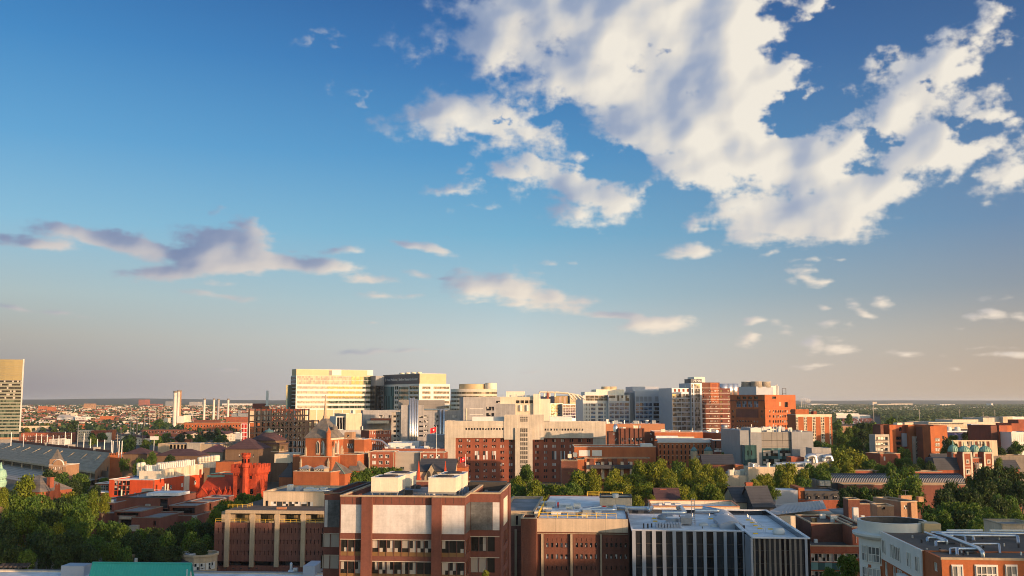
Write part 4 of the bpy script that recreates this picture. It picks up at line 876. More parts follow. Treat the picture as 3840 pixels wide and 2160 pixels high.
for xx in (2440, ):
    c = b.hit(B0(2470, 300), 1, -.5); zt = b.hit(B0(2470, 60), 1, -.5).z; r_ = (b.hit(B0(2502, 300), 1, -.5).x - b.hit(B0(2438, 300), 1, -.5).x) / 2
    q = MB().lathe(c.x, -.5, [(r_, 0), (r_, zt - 6.4), (r_ * 1.25, zt - 6), (r_ * 1.25, zt - 4.6), (r_ * .98, zt - 4.4), (r_ * .98, zt - 2), (r_ * 1.3, zt - 1.4), (r_ * 1.3, zt - .3)], 8, a0=R(22.5))
    for i in range(8): t = R(45 * i); q.box(c.x + r_ * 1.1 * math.cos(t) - .35, c.x + r_ * 1.1 * math.cos(t) + .35, -.5 + r_ * 1.1 * math.sin(t) - .35, -.5 + r_ * 1.1 * math.sin(t) + .35, zt - .3, zt + .5)
    q.build('stair_turret', 'sandstone_red', b.root); s_ = MB()
    for i in range(8): t = R(45 * i + 22.5); s_.box(c.x + r_ * 1.0 * math.cos(t) - .22, c.x + r_ * 1.0 * math.cos(t) + .22, -.5 + r_ * math.sin(t) - .22, -.5 + r_ * math.sin(t) + .22, zt - 4, zt - 2.3)
    s_.build('turret_openings', 'glass_black', b.root)
# apse: hipped roof with a ring of small gables
a = b.vol(B0, 1985, 470, 2352, y=2, dep=30, wall='sandstone_red', roof='roof_dark', par=0, name='apse_wall')
pk = b.hit(B0(2105, 292), 1, 12).z; X0, X1 = a.x0, a.x1; xk = b.hit(B0(2095, 292), 1, 12).x; xk2 = b.hit(B0(2252, 275), 1, 12).x; q = MB(); z1 = a.z1
q.quad((X0 - .4, 1.6, z1), (X1 + .4, 1.6, z1), (xk2, 12, pk + .5), (xk, 12, pk)); q.poly([(X0 - .4, 32, z1), (X0 - .4, 1.6, z1), (xk, 12, pk)]); q.quad((X1 + .4, 1.6, z1), (X1 + .4, 32, z1), (xk2 + 1, 30, pk + .5), (xk2, 12, pk + .5)); q.quad((X0 - .4, 32, z1), (xk, 12, pk), (xk2, 12, pk + .5), (xk2 + 1, 30, pk + .5)); q.build('apse_roof', 'terracotta_roof', b.root)
MB().box(xk - .3, xk2 + .3, 11.6, 12.4, pk - .1, pk + .9).build('roof_ridge', 'roof_copper', b.root)
for i, (x0, x1_, yt) in enumerate(((1978, 2092, 410), (2098, 2172, 425), (2178, 2236, 425), (2240, 2290, 418), (2292, 2335, 415))):
    P, Q = b.hit(B0(x0, 510), 1, .4), b.hit(B0(x1_, 510), 1, .4); zt = b.hit(B0((x0 + x1_) / 2, yt), 1, .4).z; ze = b.hit(B0(x0, 478), 1, .4).z; xm = (P.x + Q.x) / 2; y0_, y1_ = .4 + .0, 9
    q = MB(); q.poly([(P.x, y0_, 0), (Q.x, y0_, 0), (Q.x, y0_, ze), (xm, y0_, zt), (P.x, y0_, ze)]); q.quad((Q.x, y0_, 0), (Q.x, y1_, 0), (Q.x, y1_, ze), (Q.x, y0_, ze)); q.quad((P.x, y1_, 0), (P.x, y0_, 0), (P.x, y0_, ze), (P.x, y1_, ze)); q.build('apse_gable', 'sandstone_red', b.root)
    q = MB(); q.quad((Q.x + .2, y0_ - .2, ze), (Q.x + .2, y1_, ze), (xm, y1_, zt + .1), (xm, y0_ - .2, zt + .1)); q.quad((P.x - .2, y1_, ze), (P.x - .2, y0_ - .2, ze), (xm, y0_ - .2, zt + .1), (xm, y1_, zt + .1)); q.build('gable_roof', 'terracotta_roof', b.root)
    MB().lathe(xm, .2, [(.3, zt), (.22, zt + 1.2), (.05, zt + 1.6)], 6).build('finial', 'sandstone_red', b.root)
    q = MB(); ww = (Q.x - P.x) * .16
    q.box(xm - ww, xm + ww, .28, .36, ze - 4, ze - 1.2); q.build('arched_window', 'glass_black', b.root)
b.pbox('finial', B0, 2006, 215, 2018, 300, 6, .8, 'sandstone_red')
lk = b.vol(B0, 2120, 262, 2352, y=24, dep=14, wall='brick_vermilion', roof='roof_slate', par=.3, cop='roof_copper'); 
b.done()

# ------------------------------------------------------------------ red laboratory hall with white roof drums
b = Bld('laboratory_building', 'vermilion brick laboratory with white roof and rows of pale exhaust drums', yaw=9.5)
v = b.vol(B0, 1100, 318, 1540, D=505, dep=54, wall='brick_vermilion', roof='roof_white', par=.5, cop='panel_white')
v.win('F', B0, (1148, 328, 1302, 480), 4, 3, .93, .93, 'glass_dark', .4, 'trim_dark', 0)
v.band('F', B0, (1146, 322, 1304, 328), 'trim_white', .1, 'lintel')
for x, y, w_ in ((1640, 405, 22), (1722, 392, 20), (1834, 372, 20), (1964, 348, 22)): v.win('R', B0, (x - w_ / 2, y - 17, x + w_ / 2, y + 17), 1, 1, 1, 1, 'glass_white', .2, 'trim_white', 1, 1)
v.band('R', B0, (1852, 258, 1896, 420), 'stone_pale', .4, 'pale_bay'); v.band('R', B0, (1470, 330, 1545, 480), 'brick_red', .3, 'bay') 
lw = b.vol(B0, 958, 358, 1102, y=8, dep=30, wall='brick_red', roof='roof_white', par=.3, cop='panel_white'); lw.win('F', B0, (962, 372, 1085, 432), 5, 2, .92, .9, 'glass_green', .2, 'trim_white')
b.pbox('lower_wing', B0, 890, 448, 1098, 640, 2, 20, 'brick_red'); b.pbox('white_deck', B0, 886, 440, 1100, 452, 1.8, 21, 'roof_white')
z = v.z1 - .5
pen = b.vol(B0, 1402, 232, 1612, y=14, dep=8, wall='precast_cream', roof='roof_white', par=.3, z0=z, name='penthouse')
for x0, x1_, yt, y in ((1615, 1700, 212, 20), (1702, 1775, 200, 26), (1780, 1850, 190, 32), (1855, 1922, 178, 38), (1926, 2000, 168, 43)): b.vol(B0, x0, yt, x1_, y=y, dep=5.5, wall='precast_cream', roof='roof_white', par=.2, z0=z, name='penthouse')
def drum(xc, yt, yb, r, y, m='panel_cream'):
    P = b.hit(B0(xc, yb), 1, y); t = b.hit(B0(xc, yt), 1, y).z; h_ = t - P.z
    o = MB().lathe(P.x, y, [(r * .8, P.z - 3), (r * .8, P.z + h_ * .1), (r, P.z + h_ * .15), (r, P.z + h_ * .55), (r * 1.06, P.z + h_ * .6), (r * .95, P.z + h_ * .9), (r * .6, t)], 14).build('exhaust_drum', m, b.root, True); smooth_by_angle(o, 50)
for i, (x, yt, yb) in enumerate([(1402, 148, 222), (1434, 142, 215), (1480, 168, 222), (1500, 172, 222)]): drum(x, yt, yb, 1.5, 22)
for i in range(4): drum(1610 + 37 * i, 146 - i * 3, 200, 1.9, 32)
for i in range(5): drum(1755 + 32 * i, 132 - i * 4, 180, 1.8, 40)
for i in range(6): drum(2024 + 30 * i, 90 - i * 4, 140, 2.0, 52)
rnd = random.Random(3)
for i in range(26):
    x = 1480 + i * 19; P = b.hit(B0(x, 215 - i * 2.6), 1, 17 + i); MB().lathe(P.x, 17 + i, [(.4, P.z - 4), (.45, P.z + rnd.uniform(.3, 1.4)), (.5, P.z + 1.8)], 8).build('exhaust_stack', 'panel_white', b.root)
hx = b.vol(B0, 1992, 160, 2150, y=46, dep=8, wall='precast_cream', roof='panel_cream', par=0, z0=z, name='sloped_hood'); b.vols.pop()
q = MB(); q.quad((hx.x0, 150, z), (hx.x1 + 6, 150, z), (hx.x1, 150, hx.z1), (hx.x0, 150, hx.z1)); q.quad((hx.x1 + 6, 150, z), (hx.x1 + 6, 172, z), (hx.x1, 172, hx.z1), (hx.x1, 150, hx.z1)); q.quad((hx.x0, 150, hx.z1), (hx.x1, 150, hx.z1), (hx.x1, 172, hx.z1), (hx.x0, 172, hx.z1)); q.quad((hx.x0, 172, z), (hx.x0, 150, z), (hx.x0, 150, hx.z1), (hx.x0, 172, hx.z1)); q.build('sloped_hood', 'precast_cream', b.root)
rbk = b.vol(B0, 2172, 140, 2352, y=42, dep=10, wall='brick_orange', roof='roof_grey', par=.4, cop='trim_dark')
for x, yb, yt in ((1222, 480, 418), (1662, 420, 358), (1688, 420, 360)): P = b.hit(B0(x, yb), 1, -1); MB().lathe(P.x, -1, [(.35, P.z - 6), (.35, b.hit(B0(x, yt), 1, -1).z)], 8).build('flue_pipe', 'panel_cream', b.root)
P = b.hit(B0(1430, 290), 2, z); MB().lathe(P.x, P.y, [(6, z), (.1, z + 2.0)], 4, a0=R(45)).build('skylight', 'glass_blue', b.root)
railing(b, [(v.x0 + 20, .8, v.z1 - 6), (v.x0 + 32, .8, v.z1 - 6)], 'panel_white', 1.5, 2, .06); b.done()

# ------------------------------------------------------------------ stadium
t = thing('stadium', 'brick stadium with grey bench rows, white poles along its rim and battlemented end tower', 'stadium', (-340, 760, 0))
def loc(x, y, z): return (x + 340, y - 760, z)
TR, TL = W(T0(1120, 1068), 702), W(T0(320, 985), 842); BR, BL = W(B0(952, 240), 664), W(B0(0, 108), 815)
dirv = (TL - TR); dirv.z = 0; dirv.normalize()
TL2, BL2 = TL + dirv * 60, BL + dirv * 90
q = MB(); rows = 30
for i in range(rows):
    a, c = i / rows, (i + 1) / rows
    p0, p1 = BR.lerp(TR, a), BL2.lerp(TL2, a); r0, r1 = BR.lerp(TR, c), BL2.lerp(TL2, c)
    zt0, zt1 = r0.z, r1.z
    q.quad(loc(p0.x, p0.y, p0.z), loc(p1.x, p1.y, p1.z), loc(p1.x, p1.y, zt1), loc(p0.x, p0.y, zt0)); q.quad(loc(p0.x, p0.y, zt0), loc(p1.x, p1.y, zt1), loc(r1.x, r1.y, zt1), loc(r0.x, r0.y, zt0))
q.build('upper_seating', 'seats', t)
for k_ in range(9):
    f = .06 + k_ * .105; w_ = .006; q = MB(); p0 = BR.lerp(BL2, f).lerp(TR.lerp(TL2, f), .50); p1 = BR.lerp(BL2, f).lerp(TR.lerp(TL2, f), .78); s_ = dirv * 1.1; u = Vector((0, 0, .9))
    q.quad(loc(*(p0 - s_ + u * .3)), loc(*(p0 + s_ + u * .3)), loc(*(p1 + s_ + u)), loc(*(p1 - s_ + u))); q.quad(loc(*(p0 - s_ - u)), loc(*(p0 - s_ + u * .3)), loc(*(p1 - s_ + u)), loc(*(p1 - s_ - u))); q.build('aisle_portal', 'stone_tan', t)
q = MB(); n3 = Vector((-dirv.y, dirv.x, 0)); n3 = n3 if n3.dot(TR - BR) > 0 else -n3
for A, B_, zb_, zt_, off in ((TR, TL2, 0, TR.z + 1.6, .0),):
    A2, B2_ = A + n3 * .9, B_ + n3 * .9
    q.quad(loc(A.x, A.y, zb_), loc(B_.x, B_.y, zb_), loc(B_.x, B_.y, zt_), loc(A.x, A.y, zt_)); q.quad(loc(B2_.x, B2_.y, zb_), loc(A2.x, A2.y, zb_), loc(A2.x, A2.y, zt_), loc(B2_.x, B2_.y, zt_)); q.quad(loc(A.x, A.y, zt_), loc(B_.x, B_.y, zt_), loc(B2_.x, B2_.y, zt_), loc(A2.x, A2.y, zt_))
q.build('rim_wall', 'brick_brown', t)
q = MB(); q.quad(loc(BR.x, BR.y, BR.z - 1.2), loc(BL2.x, BL2.y, BL2.z - 1.2), loc(BL2.x, BL2.y, BL2.z), loc(BR.x, BR.y, BR.z)); q.build('deck_edge', 'stone_tan', t)
q = MB(); C1, C2 = BR + n3 * 9, BL2 + n3 * 9; q.quad(loc(C1.x, C1.y, -1), loc(C2.x, C2.y, -1), loc(C2.x, C2.y, BR.z), loc(C1.x, C1.y, BR.z)); q.build('concourse_wall', 'concrete_dark', t)
for k_ in range(12): p = BR.lerp(BL2, (k_ + .5) / 12) + n3 * 2; MB().box(*[v_ for pr in zip((p.x + 340 - .5, p.y - 760 - .5), (p.x + 340 + .5, p.y - 760 + .5)) for v_ in pr], 0, BR.z - 1).build('concourse_column', 'stone_tan', t)
# lower seating towards the field, mostly in shade
q = MB(); L1_, L2_ = BR - n3 * 26, BL2 - n3 * 26; q.quad(loc(L1_.x, L1_.y, 0), loc(L2_.x, L2_.y, 0), loc(C2.x, C2.y, 4.5), loc(C1.x, C1.y, 4.5)); q.build('lower_seating', 'seats', t)
# triangular end wall with arches and end tower
q = MB(); E0, E1 = BR - dirv * .8, TR - dirv * .8; q.poly([loc(E0.x, E0.y, 0), loc(E1.x, E1.y, 0), loc(E1.x, E1.y, E1.z + .6), loc(E0.x, E0.y, E0.z + .6)]); q.build('end_wall', 'brick_tan', t)
for f, h_ in ((.2, 4.5), (.5, 6.5), (.78, 9)): p = E0.lerp(E1, f) - dirv * .15; d_ = (E1 - E0).normalized(); d_.z = 0; q = MB(); q.poly([loc(*(p + d_ * x + Vector((0, 0, zz - p.z)))) for x, zz in ((-1.5, h_ - 3.5), (1.5, h_ - 3.5), (1.5, h_), (1.1, h_ + 1), (0, h_ + 1.5), (-1.1, h_ + 1), (-1.5, h_))]); q.build('arch', 'trim_dark', t)
P, Q = W(B0(1105, 70), 700), W(B0(1226, 70), 700); wv = Q.x - P.x; q = MB(); zt = P.z
q.box(P.x + 340, Q.x + 340, P.y - 762, P.y - 748, 0, zt)
for i in range(7): x = P.x + 340 + (wv - 1.6) * i / 6; q.box(x, x + 1.6, P.y - 762, P.y - 761, zt, zt + 1.2).box(x, x + 1.6, P.y - 749, P.y - 748, zt, zt + 1.2)
q.build('end_tower', 'brick_orange', t)
def zpole(x, yt, yb, D, r=.34): 
    p, p2 = W(T0(x, yb), D), W(T0(x, yt), D); o = MB().lathe(p.x + 340, p.y - 760, [(r, p.z - 2), (r * .8, p2.z), (.1, p2.z + .5)], 8).build('rim_pole', 'paint_white', t)
for i, (x, yt, yb) in enumerate([(110, 868, 972), (235, 880, 985), (360, 880, 985), (415, 885, 988), (472, 890, 992), (530, 895, 1002), (588, 898, 1010), (650, 862, 1015), (713, 872, 1020), (840, 878, 1035), (908, 930, 1045), (977, 935, 1050), (1047, 942, 1062), (1118, 945, 1080), (1195, 955, 1085), (1222, 952, 1120), (1130, 955, 1140)]): zpole(x, yt, yb, 842 - 140 * (x - 320) / 800 if x > 320 else 842)
for x, yt in ((480, 965), (712, 985), (968, 1010)):
    D_ = 842 - 140 * (x - 320) / 800 - 3; P, Q = W(T0(x - 28, yt), D_), W(T0(x + 28, yt + 35), D_); MB().box(P.x + 340, Q.x + 340, P.y - 760, P.y - 757, Q.z, P.z).box(P.x + 341, Q.x + 339, P.y - 759, P.y - 758, Q.z - 3, Q.z).build('press_box', 'concrete', t)
# curved far end of the stands
q = MB()
for i in range(14):
    a, c = i / 14, (i + 1) / 14
    for rr, (z0_, z1_, s0, s1) in enumerate([(9, 18, 1.0, 1.5)]):
        cx_, cy_ = TL2.x - 10, TL2.y - 60; A0, A1 = R(75 + 130 * a), R(75 + 130 * c); q.quad((cx_ + 340 + 40 * math.cos(A0), cy_ - 760 + 40 * math.sin(A0), 8), (cx_ + 340 + 40 * math.cos(A1), cy_ - 760 + 40 * math.sin(A1), 8), (cx_ + 340 + 72 * math.cos(A1), cy_ - 760 + 72 * math.sin(A1), 18), (cx_ + 340 + 72 * math.cos(A0), cy_ - 760 + 72 * math.sin(A0), 18))
q.build('curved_seating', 'seats', t)
# gatehouse in front of the stands
b = Bld('gatehouse', 'small orange brick gatehouse with curved white-trimmed gable before the stadium benches', yaw=8)
v = b.vol(B0, 492, 172, 664, D=600, dep=14, wall='brick_tan', roof='roof_dark', par=.4, cop='trim_white')
v.win('F', B0, (530, 190, 632, 222), 5, 1, .6, .9, 'glass_white', .2, 'trim_white'); v.band('F', B0, (490, 178, 666, 184), 'trim_white', .3, 'cornice'); v.win('F', B0, (555, 275, 605, 310), 2, 1, .7, .9, 'glass_white', .2)
xm, zt = b.hit(B0(585, 140), 1, -.2).x, v.z1; q = MB(); rr = (v.x1 - v.x0) * .30; q.poly([(xm + rr * math.cos(R(a)), -.2, zt + rr * .95 * math.sin(R(a))) for a in range(0, 181, 15)]); q.poly([(xm + rr * math.cos(R(a)), 1.0, zt + rr * .95 * math.sin(R(a))) for a in range(180, -1, -15)]); q.build('curved_gable', 'brick_tan', b.root)
q = MB(); q.tube([(xm + rr * math.cos(R(a)), .3, zt + rr * .95 * math.sin(R(a))) for a in range(0, 181, 12)], .45, 6); q.build('gable_coping', 'trim_white', b.root)
b.pbox('chimney', B0, 500, 112, 545, 180, .5, 2, 'brick_tan'); b.pbox('chimney', B0, 632, 135, 650, 178, 5, 2, 'brick_tan'); MB().lathe(b.hit(B0(577, 90), 1, 7).x, 7, [(5.0, zt + .3), (.2, zt + 9)], 4, a0=R(45)).build('pyramid_roof', 'roof_slate_tan', b.root); b.done()
# brown gabled house and green lantern, far left
b = Bld('gabled_house', 'brown gabled house with curved red gables among trees at the far left', yaw=20)
v = b.vol(B0, 40, 430, 400, D=385, dep=16, wall='brick_red', roof='roof_plum', par=0); b.hip('roof', v.x0, v.x1, v.y0, v.y1, v.z1, 5.5, 'roof_slate_tan')
for x0, x1_, yt in ((480, 560, 425), (535, 585, 355)):
    P, Q = b.hit(B0(x0, 520), 1, 2), b.hit(B0(x1_, 520), 1, 2); xm = (P.x + Q.x) / 2; zt = b.hit(B0(x0, yt), 1, 2).z; w_ = Q.x - P.x; q = MB(); pf = [(-.5, 0), (.5, 0), (.5, zt - 3.4), (.34, zt - 3), (.3, zt - 1.2), (.16, zt - .2), (0, zt), (-.16, zt - .2), (-.3, zt - 1.2), (-.34, zt - 3), (-.5, zt - 3.4)]
    q.poly([(xm + x * w_, 2, zz) for x, zz in pf]); q.poly([(xm + x * w_, 3.2, zz) for x, zz in reversed(pf)]); q.build('curved_gable', 'brick_red', b.root)
b.pbox('chimney', B0, 472, 295, 500, 420, 6, 2, 'brick_red'); b.done()
b = Bld('domed_lantern', 'pale green copper lantern with domed cap at the left edge', 'lantern tower', yaw=0); P = W(B0(0, 345), 330); b.setroot(Vector((P.x, P.y, 0))); zt = W(B0(0, 205), 330).z
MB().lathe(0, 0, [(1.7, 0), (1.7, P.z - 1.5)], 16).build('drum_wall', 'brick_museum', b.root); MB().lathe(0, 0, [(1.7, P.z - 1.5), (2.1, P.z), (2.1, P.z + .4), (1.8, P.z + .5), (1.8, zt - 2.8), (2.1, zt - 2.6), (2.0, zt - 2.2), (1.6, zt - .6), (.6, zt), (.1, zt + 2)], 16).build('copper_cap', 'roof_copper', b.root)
for i in range(10): tt = R(36 * i); pm, _ = window_mesh(.7, zt - P.z - 4.2, -.06, 'glass_green', None, 0, 0); link('window', pm, b.root, (1.8 * math.cos(tt), 1.8 * math.sin(tt), (P.z + zt) / 2 - 1.1), tt + R(90))

# ------------------------------------------------------------------ parked cars
def car_meshes(m):
    q = MB(); pf = [(-2.25, .35), (2.25, .35), (2.25, .75), (1.9, .92), (1.05, .98), (.45, 1.45), (-1.05, 1.48), (-1.75, 1.0), (-2.25, .92)]
    q.poly([(x, -.88, z) for x, z in pf]); q.poly([(x, .88, z) for x, z in pf[::-1]])
    for i in range(len(pf)): (x0, z0), (x1, z1) = pf[i], pf[(i + 1) % len(pf)]; q.quad((x0, .88, z0), (x1, .88, z1), (x1, -.88, z1), (x0, -.88, z0))
    g = MB()
    for y in (-.895, .895): g.poly([(x, y, z) for x, z in ((-1.5, 1.02), (.95, 1.02), (.42, 1.38), (-1.02, 1.40))][::1 if y < 0 else -1])
    w = MB(); n = 12; w.poly([(.33 * math.cos(2 * math.pi * i / n), -.1, .33 * math.sin(2 * math.pi * i / n)) for i in range(n)]); w.poly([(.33 * math.cos(2 * math.pi * i / n), .1, .33 * math.sin(2 * math.pi * i / n)) for i in range(n)][::-1])
    for i in range(n): a, c = 2 * math.pi * i / n, 2 * math.pi * (i + 1) / n; w.quad((.33 * math.cos(a), .1, .33 * math.sin(a)), (.33 * math.cos(c), .1, .33 * math.sin(c)), (.33 * math.cos(c), -.1, .33 * math.sin(c)), (.33 * math.cos(a), -.1, .33 * math.sin(a)))
    return q.mesh('body', m), g.mesh('side_windows', 'glass_black'), w.mesh('wheel', 'trim_dark')
CARS = {m: car_meshes(m) for m in ('galvanised', 'paint_white', 'steel_grey')}
for i, (x, y, rz) in enumerate([(848, 384, 20), (880, 368, 22), (912, 353, 18), (945, 338, 20), (978, 322, 24), (1010, 307, 20), (1240, 264, 5), (1282, 286, 8)]):
    d = ray(*B0(x, y)); k = -H / d.z; m = ('galvanised', 'paint_white', 'steel_grey', 'paint_white')[i % 4]; t = thing('parked_car', 'pale car parked in the row of cars left of the red laboratory', 'car', (d.x * k, d.y * k, 0), R(rz), 'cars parked beside the red laboratory')
    bm, gm, wm = CARS[m]; link('body', bm, t); link('side_windows', gm, t)
    for wx in (-1.4, 1.4):
        for wy in (-.82, .82): link('wheel', wm, t, (wx, wy, .33))
Z1, Z2, Z3, Z4 = crop(860, 1440, .24839), crop(2460, 1380, .24839), crop(3260, 1560, .27606), crop(2040, 1640, .2795)
def text(b, body, face, cr, x, y, hpx, m, name='lettering', width=None):
    """raised lettering on a wall: cap height from the photograph, left end at (x, y) = baseline"""
    v = face[0]; f = face[1]; a, z = v.uv(f, cr(x, y)); a2, z2 = v.uv(f, cr(x, y - hpx)); cu = bpy.data.curves.new('lettering', 'FONT'); cu.body = body; cu.extrude = .06; cu.size = (z2 - z) / .72
    t = bpy.data.objects.new('t', cu); COL.objects.link(t); dg = bpy.context.evaluated_depsgraph_get(); me = bpy.data.meshes.new_from_object(t.evaluated_get(dg)); bpy.data.objects.remove(t)
    me.transform(Matrix.Rotation(R(90), 4, 'X'))
    w = max(q.co.x for q in me.vertices); k = 1.
    if width: e, _ = v.uv(f, cr(width, y)); k = abs(e - a) / w
    me.transform(Matrix.Diagonal((k, 1, 1, 1))); me.materials.clear(); me.materials.append(M[m])
    return link(name, me, b.root, v.pt(f, a, z, .36), {'F': 0, 'R': R(90), 'L': R(-90)}[f])
def ribbons(v, f, cr, x0, x1, ys, n, g, fw=.97, rec=.25):
    for y0, y1 in ys: v.win(f, cr, (x0, y0, x1, y1), n, 1, fw, 1, g, rec)
# ------------------------------------------------------------------ white research tower pair with sign
b = Bld('research_tower', 'long white research block with ribbon windows and golden penthouse, left of the lettered block', yaw=-30)
v = b.vol(T1, 405, 290, 1210, D=1000, dep=40, wall='panel_white', roof='roof_grey', par=.6)
v.win('F', T1, (412, 292, 960, 384), 12, 2, .97, .94, 'glass_warm', .2); v.win('F', T1, (960, 292, 1206, 384), 6, 2, .97, .94, 'glass_green', .2)  # golden panes paint the sunlit, reflecting left part; green ones the shaded right
for k_ in range(5):
    y = 399 + 48.5 * k_; v.win('F', T1, (412, y, 720, y + 26), 6, 1, .98, 1, 'glass_warm', .4); v.win('F', T1, (720, y + 1, 1206, y + 27), 9, 1, .98, 1, 'glass_green', .4)
v.band('F', T1, (405, 637, 1208, 900), 'panel_gold', .3, 'base_panels')
for x in (515, 607, 690, 780, 865, 950): v.band('F', T1, (x - 2, 637, x + 2, 900), 'panel_white', .4, 'base_joint')
v.y1 = v.uv('L', T1(350, 320))[0]; v.win('L', T1, (352, 300, 402, 630), 1, 9, 1, .8, 'glass_black', .2)
p = b.vol(T1, 407, 227, 1178, y=1.0, dep=v.y1 - 3, wall='panel_gold', roof='roof_grey', par=.6, z0=v.z1 - .6, cop='panel_white', name='penthouse'); p.band('F', T1, (735, 240, 765, 290), 'panel_taupe', .1, 'painted_shadow_gap'); p.band('F', T1, (765, 228, 858, 290), 'panel_white', .25, 'pale_panel'); p.band('F', T1, (1118, 228, 1178, 290), 'panel_white', .25, 'pale_panel')  # flat taupe strip paints the shade of a notch in the penthouse
gw = b.vol(T1, 306, 385, 350, y=v.y1 - 4, dep=.5, wall='glass_teal', roof='roof_grey', par=0, name='green_wing'); gw.x1 = v.x0 + .4; b.done()
b = Bld('research_tower', 'white research block with dark lettered penthouse, right of the long golden-topped block', yaw=-35)
v = b.vol(T1, 1643, 373, 1950, D=985, dep=70, wall='panel_white', roof='roof_grey', par=.6); v.y1 = v.uv('L', T1(1250, 385))[0]
for k_ in range(6):
    y = 401 + 49 * k_
    v.win('F', T1, (1672, y, 1756, y + 24), 3, 1, .97, 1, 'glass_warm', .4); v.win('F', T1, (1786, y, 1944, y + 24), 5, 1, .97, 1, 'glass_warm', .4)  # sunlit face coloured with golden panes, shaded left face with green
    v.win('L', T1, (1255, y + 2, 1635, y + 27), 7, 1, .98, 1, 'glass_green', .4)
for x in (1285, 1432): v.band('L', T1, (x, 396, x + 110, 640), 'panel_white', .3, 'screen'); v.band('L', T1, (x + 6, 404, x + 104, 632), 'glass_teal', .4, 'screen_glass')
p = b.vol(T1, 1648, 271, 1914, y=1.0, dep=v.y1 - 5, wall='panel_gold', roof='roof_grey', par=.5, z0=v.z1 - .6, cop='panel_white', name='penthouse')
p.band('L', T1, (1284, 290, 1645, 374), 'sign_dark', .25, 'sign_panel'); v.win('F', T1, (1615, 380, 1640, 640), 1, 1, 1, 1, 'glass_warm', .1)
text(b, 'Penn Medicine | Smilow Research Center', (p, 'L'), T1, 1318, 347, 25, 'paint_white', width=1630)
a, z = p.uv('L', T1(1308, 336)); q = MB(); q.poly([(x, 0, zz) for x, zz in ((-1.1, 1.5), (1.1, 1.5), (1.1, 0), (0, -1.8), (-1.1, 0))]); link('shield_emblem', q.mesh('shield_emblem', 'paint_white'), b.root, p.pt('L', a, z, .4), R(-90)); q = MB(); q.poly([(x, 0, zz) for x, zz in ((-.8, .3), (.8, .3), (0, -.7))]); link('shield_chevron', q.mesh('shield_chevron', 'panel_grey'), b.root, p.pt('L', a, z, .5), R(-90))
for k_ in range(4): MB().lathe(p.x0 + 4, p.y0 + 8 + k_ * 12, [(2.4, p.z1 - .5), (2.6, p.z1 + 1.6), (1.8, p.z1 + 2.0)], 12).build('roof_fan', 'panel_cream', b.root)
cn = b.vol(T1, 1200, 392, 1262, y=66, dep=20, wall='glass_black', roof='roof_grey', par=.3, name='link'); b.vol(T1, 1205, 293, 1290, y=66.5, dep=18, wall='panel_grey', roof='roof_grey', par=.3, name='link_top').z0 = cn.z1; b.done()

def curved(name, label, cr, xc, xl, yt, D, cat='building', yb=None, wall='precast_cream', bands=(), g='glass_warm', top=()):
    b = Bld(name, label, cat, yaw=0); P, Q = W(cr(xl, yt), D), W(cr(xc, yt), D); r = Q.x - P.x; b.setroot(Vector((Q.x, D + r, 0)))
    MB().lathe(0, 0, [(r, 0), (r, P.z), (r - .6, P.z), (r - .6, P.z - .8), (.01, P.z - .8)], 40, cap=False).build('wall', wall, b.root, True)
    for y0, y1 in bands:
        z1, z0 = W(cr(xc, y0), D).z, W(cr(xc, y1), D).z
        for i in range(12):
            q = MB()
            for j in range(3):
                a0, a1 = R(180 + (i + j / 3) * 15), R(180 + (i + (j + 1) / 3) * 15 - (.8 if j == 2 else 0)); q.quad(*[((r + .05) * math.cos(a), (r + .05) * math.sin(a), zz) for a, zz in ((a0, z0), (a1, z0), (a1, z1), (a0, z1))])
            q.build('window', g, b.root)
    for n_, xa, xb, y0, m_ in top:
        A, B_ = b.hit(cr(xa, y0), 1, -r * .4), b.hit(cr(xb, y0), 1, -r * .4); rr = (B_.x - A.x) / 2; o = MB().lathe((A.x + B_.x) / 2, -r * .4 + rr, [(rr, P.z - 1), (rr, A.z), (rr * .9, A.z + .3)], 32).build(n_, m_, b.root, True); smooth_by_angle(o)
    return b
curved('medical_center', 'cream banded round medical building with drum-shaped penthouse, behind the grey hospital blocks', T1, 2185, 1948, 425, 1180, bands=[(455 + 42 * k_, 474 + 42 * k_) for k_ in range(6)], top=(('drum_penthouse', 2035, 2330, 376, 'panel_gold'), ('white_drum', 2300, 2422, 366, 'panel_cream')))

# ------------------------------------------------------------------ grey hospital blocks
b = Bld('hospital_block', 'grey concrete hospital block with blank left wall and two dark window bands', yaw=-8)
v = b.vol(T1, 2310, 507, 2560, D=900, dep=60, wall='concrete_grey', roof='roof_grey', par=.5, cop='panel_white'); v.win('F', T1, (2415, 545, 2498, 568), 2, 1, .95, 1, 'glass_dark', .3); ribbons(v, 'F', T1, 2316, 2530, ((604, 642), (668, 700), (730, 750)), 4, 'glass_dark')
u = b.vol(T1, 2086, 507, 2312, y=-1.5, dep=40, wall='concrete_grey', roof='roof_grey', par=.5); u.band('F', T1, (2150, 622, 2285, 627), 'panel_white', .1, 'ledge'); u.band('F', T1, (2150, 679, 2285, 684), 'panel_white', .1, 'ledge'); b.pbox('pipe_shaft', T1, 2113, 622, 2122, 800, -1.9, .4, 'precast_cream'); b.done()
b = Bld('hospital_block', 'grey concrete lab tower with tall silver exhaust pipes and dark penthouse', yaw=-4)
v = b.vol(T1, 1460, 588, 1686, D=800, dep=30, wall='concrete_grey', roof='roof_grey', par=.4)
v.win('F', T1, (1640, 685, 1682, 920), 1, 5, .9, .35, 'glass_dark', .3)
w_ = b.vol(T1, 1684, 645, 2056, y=3, dep=30, wall='concrete_grey', roof='roof_grey', par=.4, cop='concrete'); 
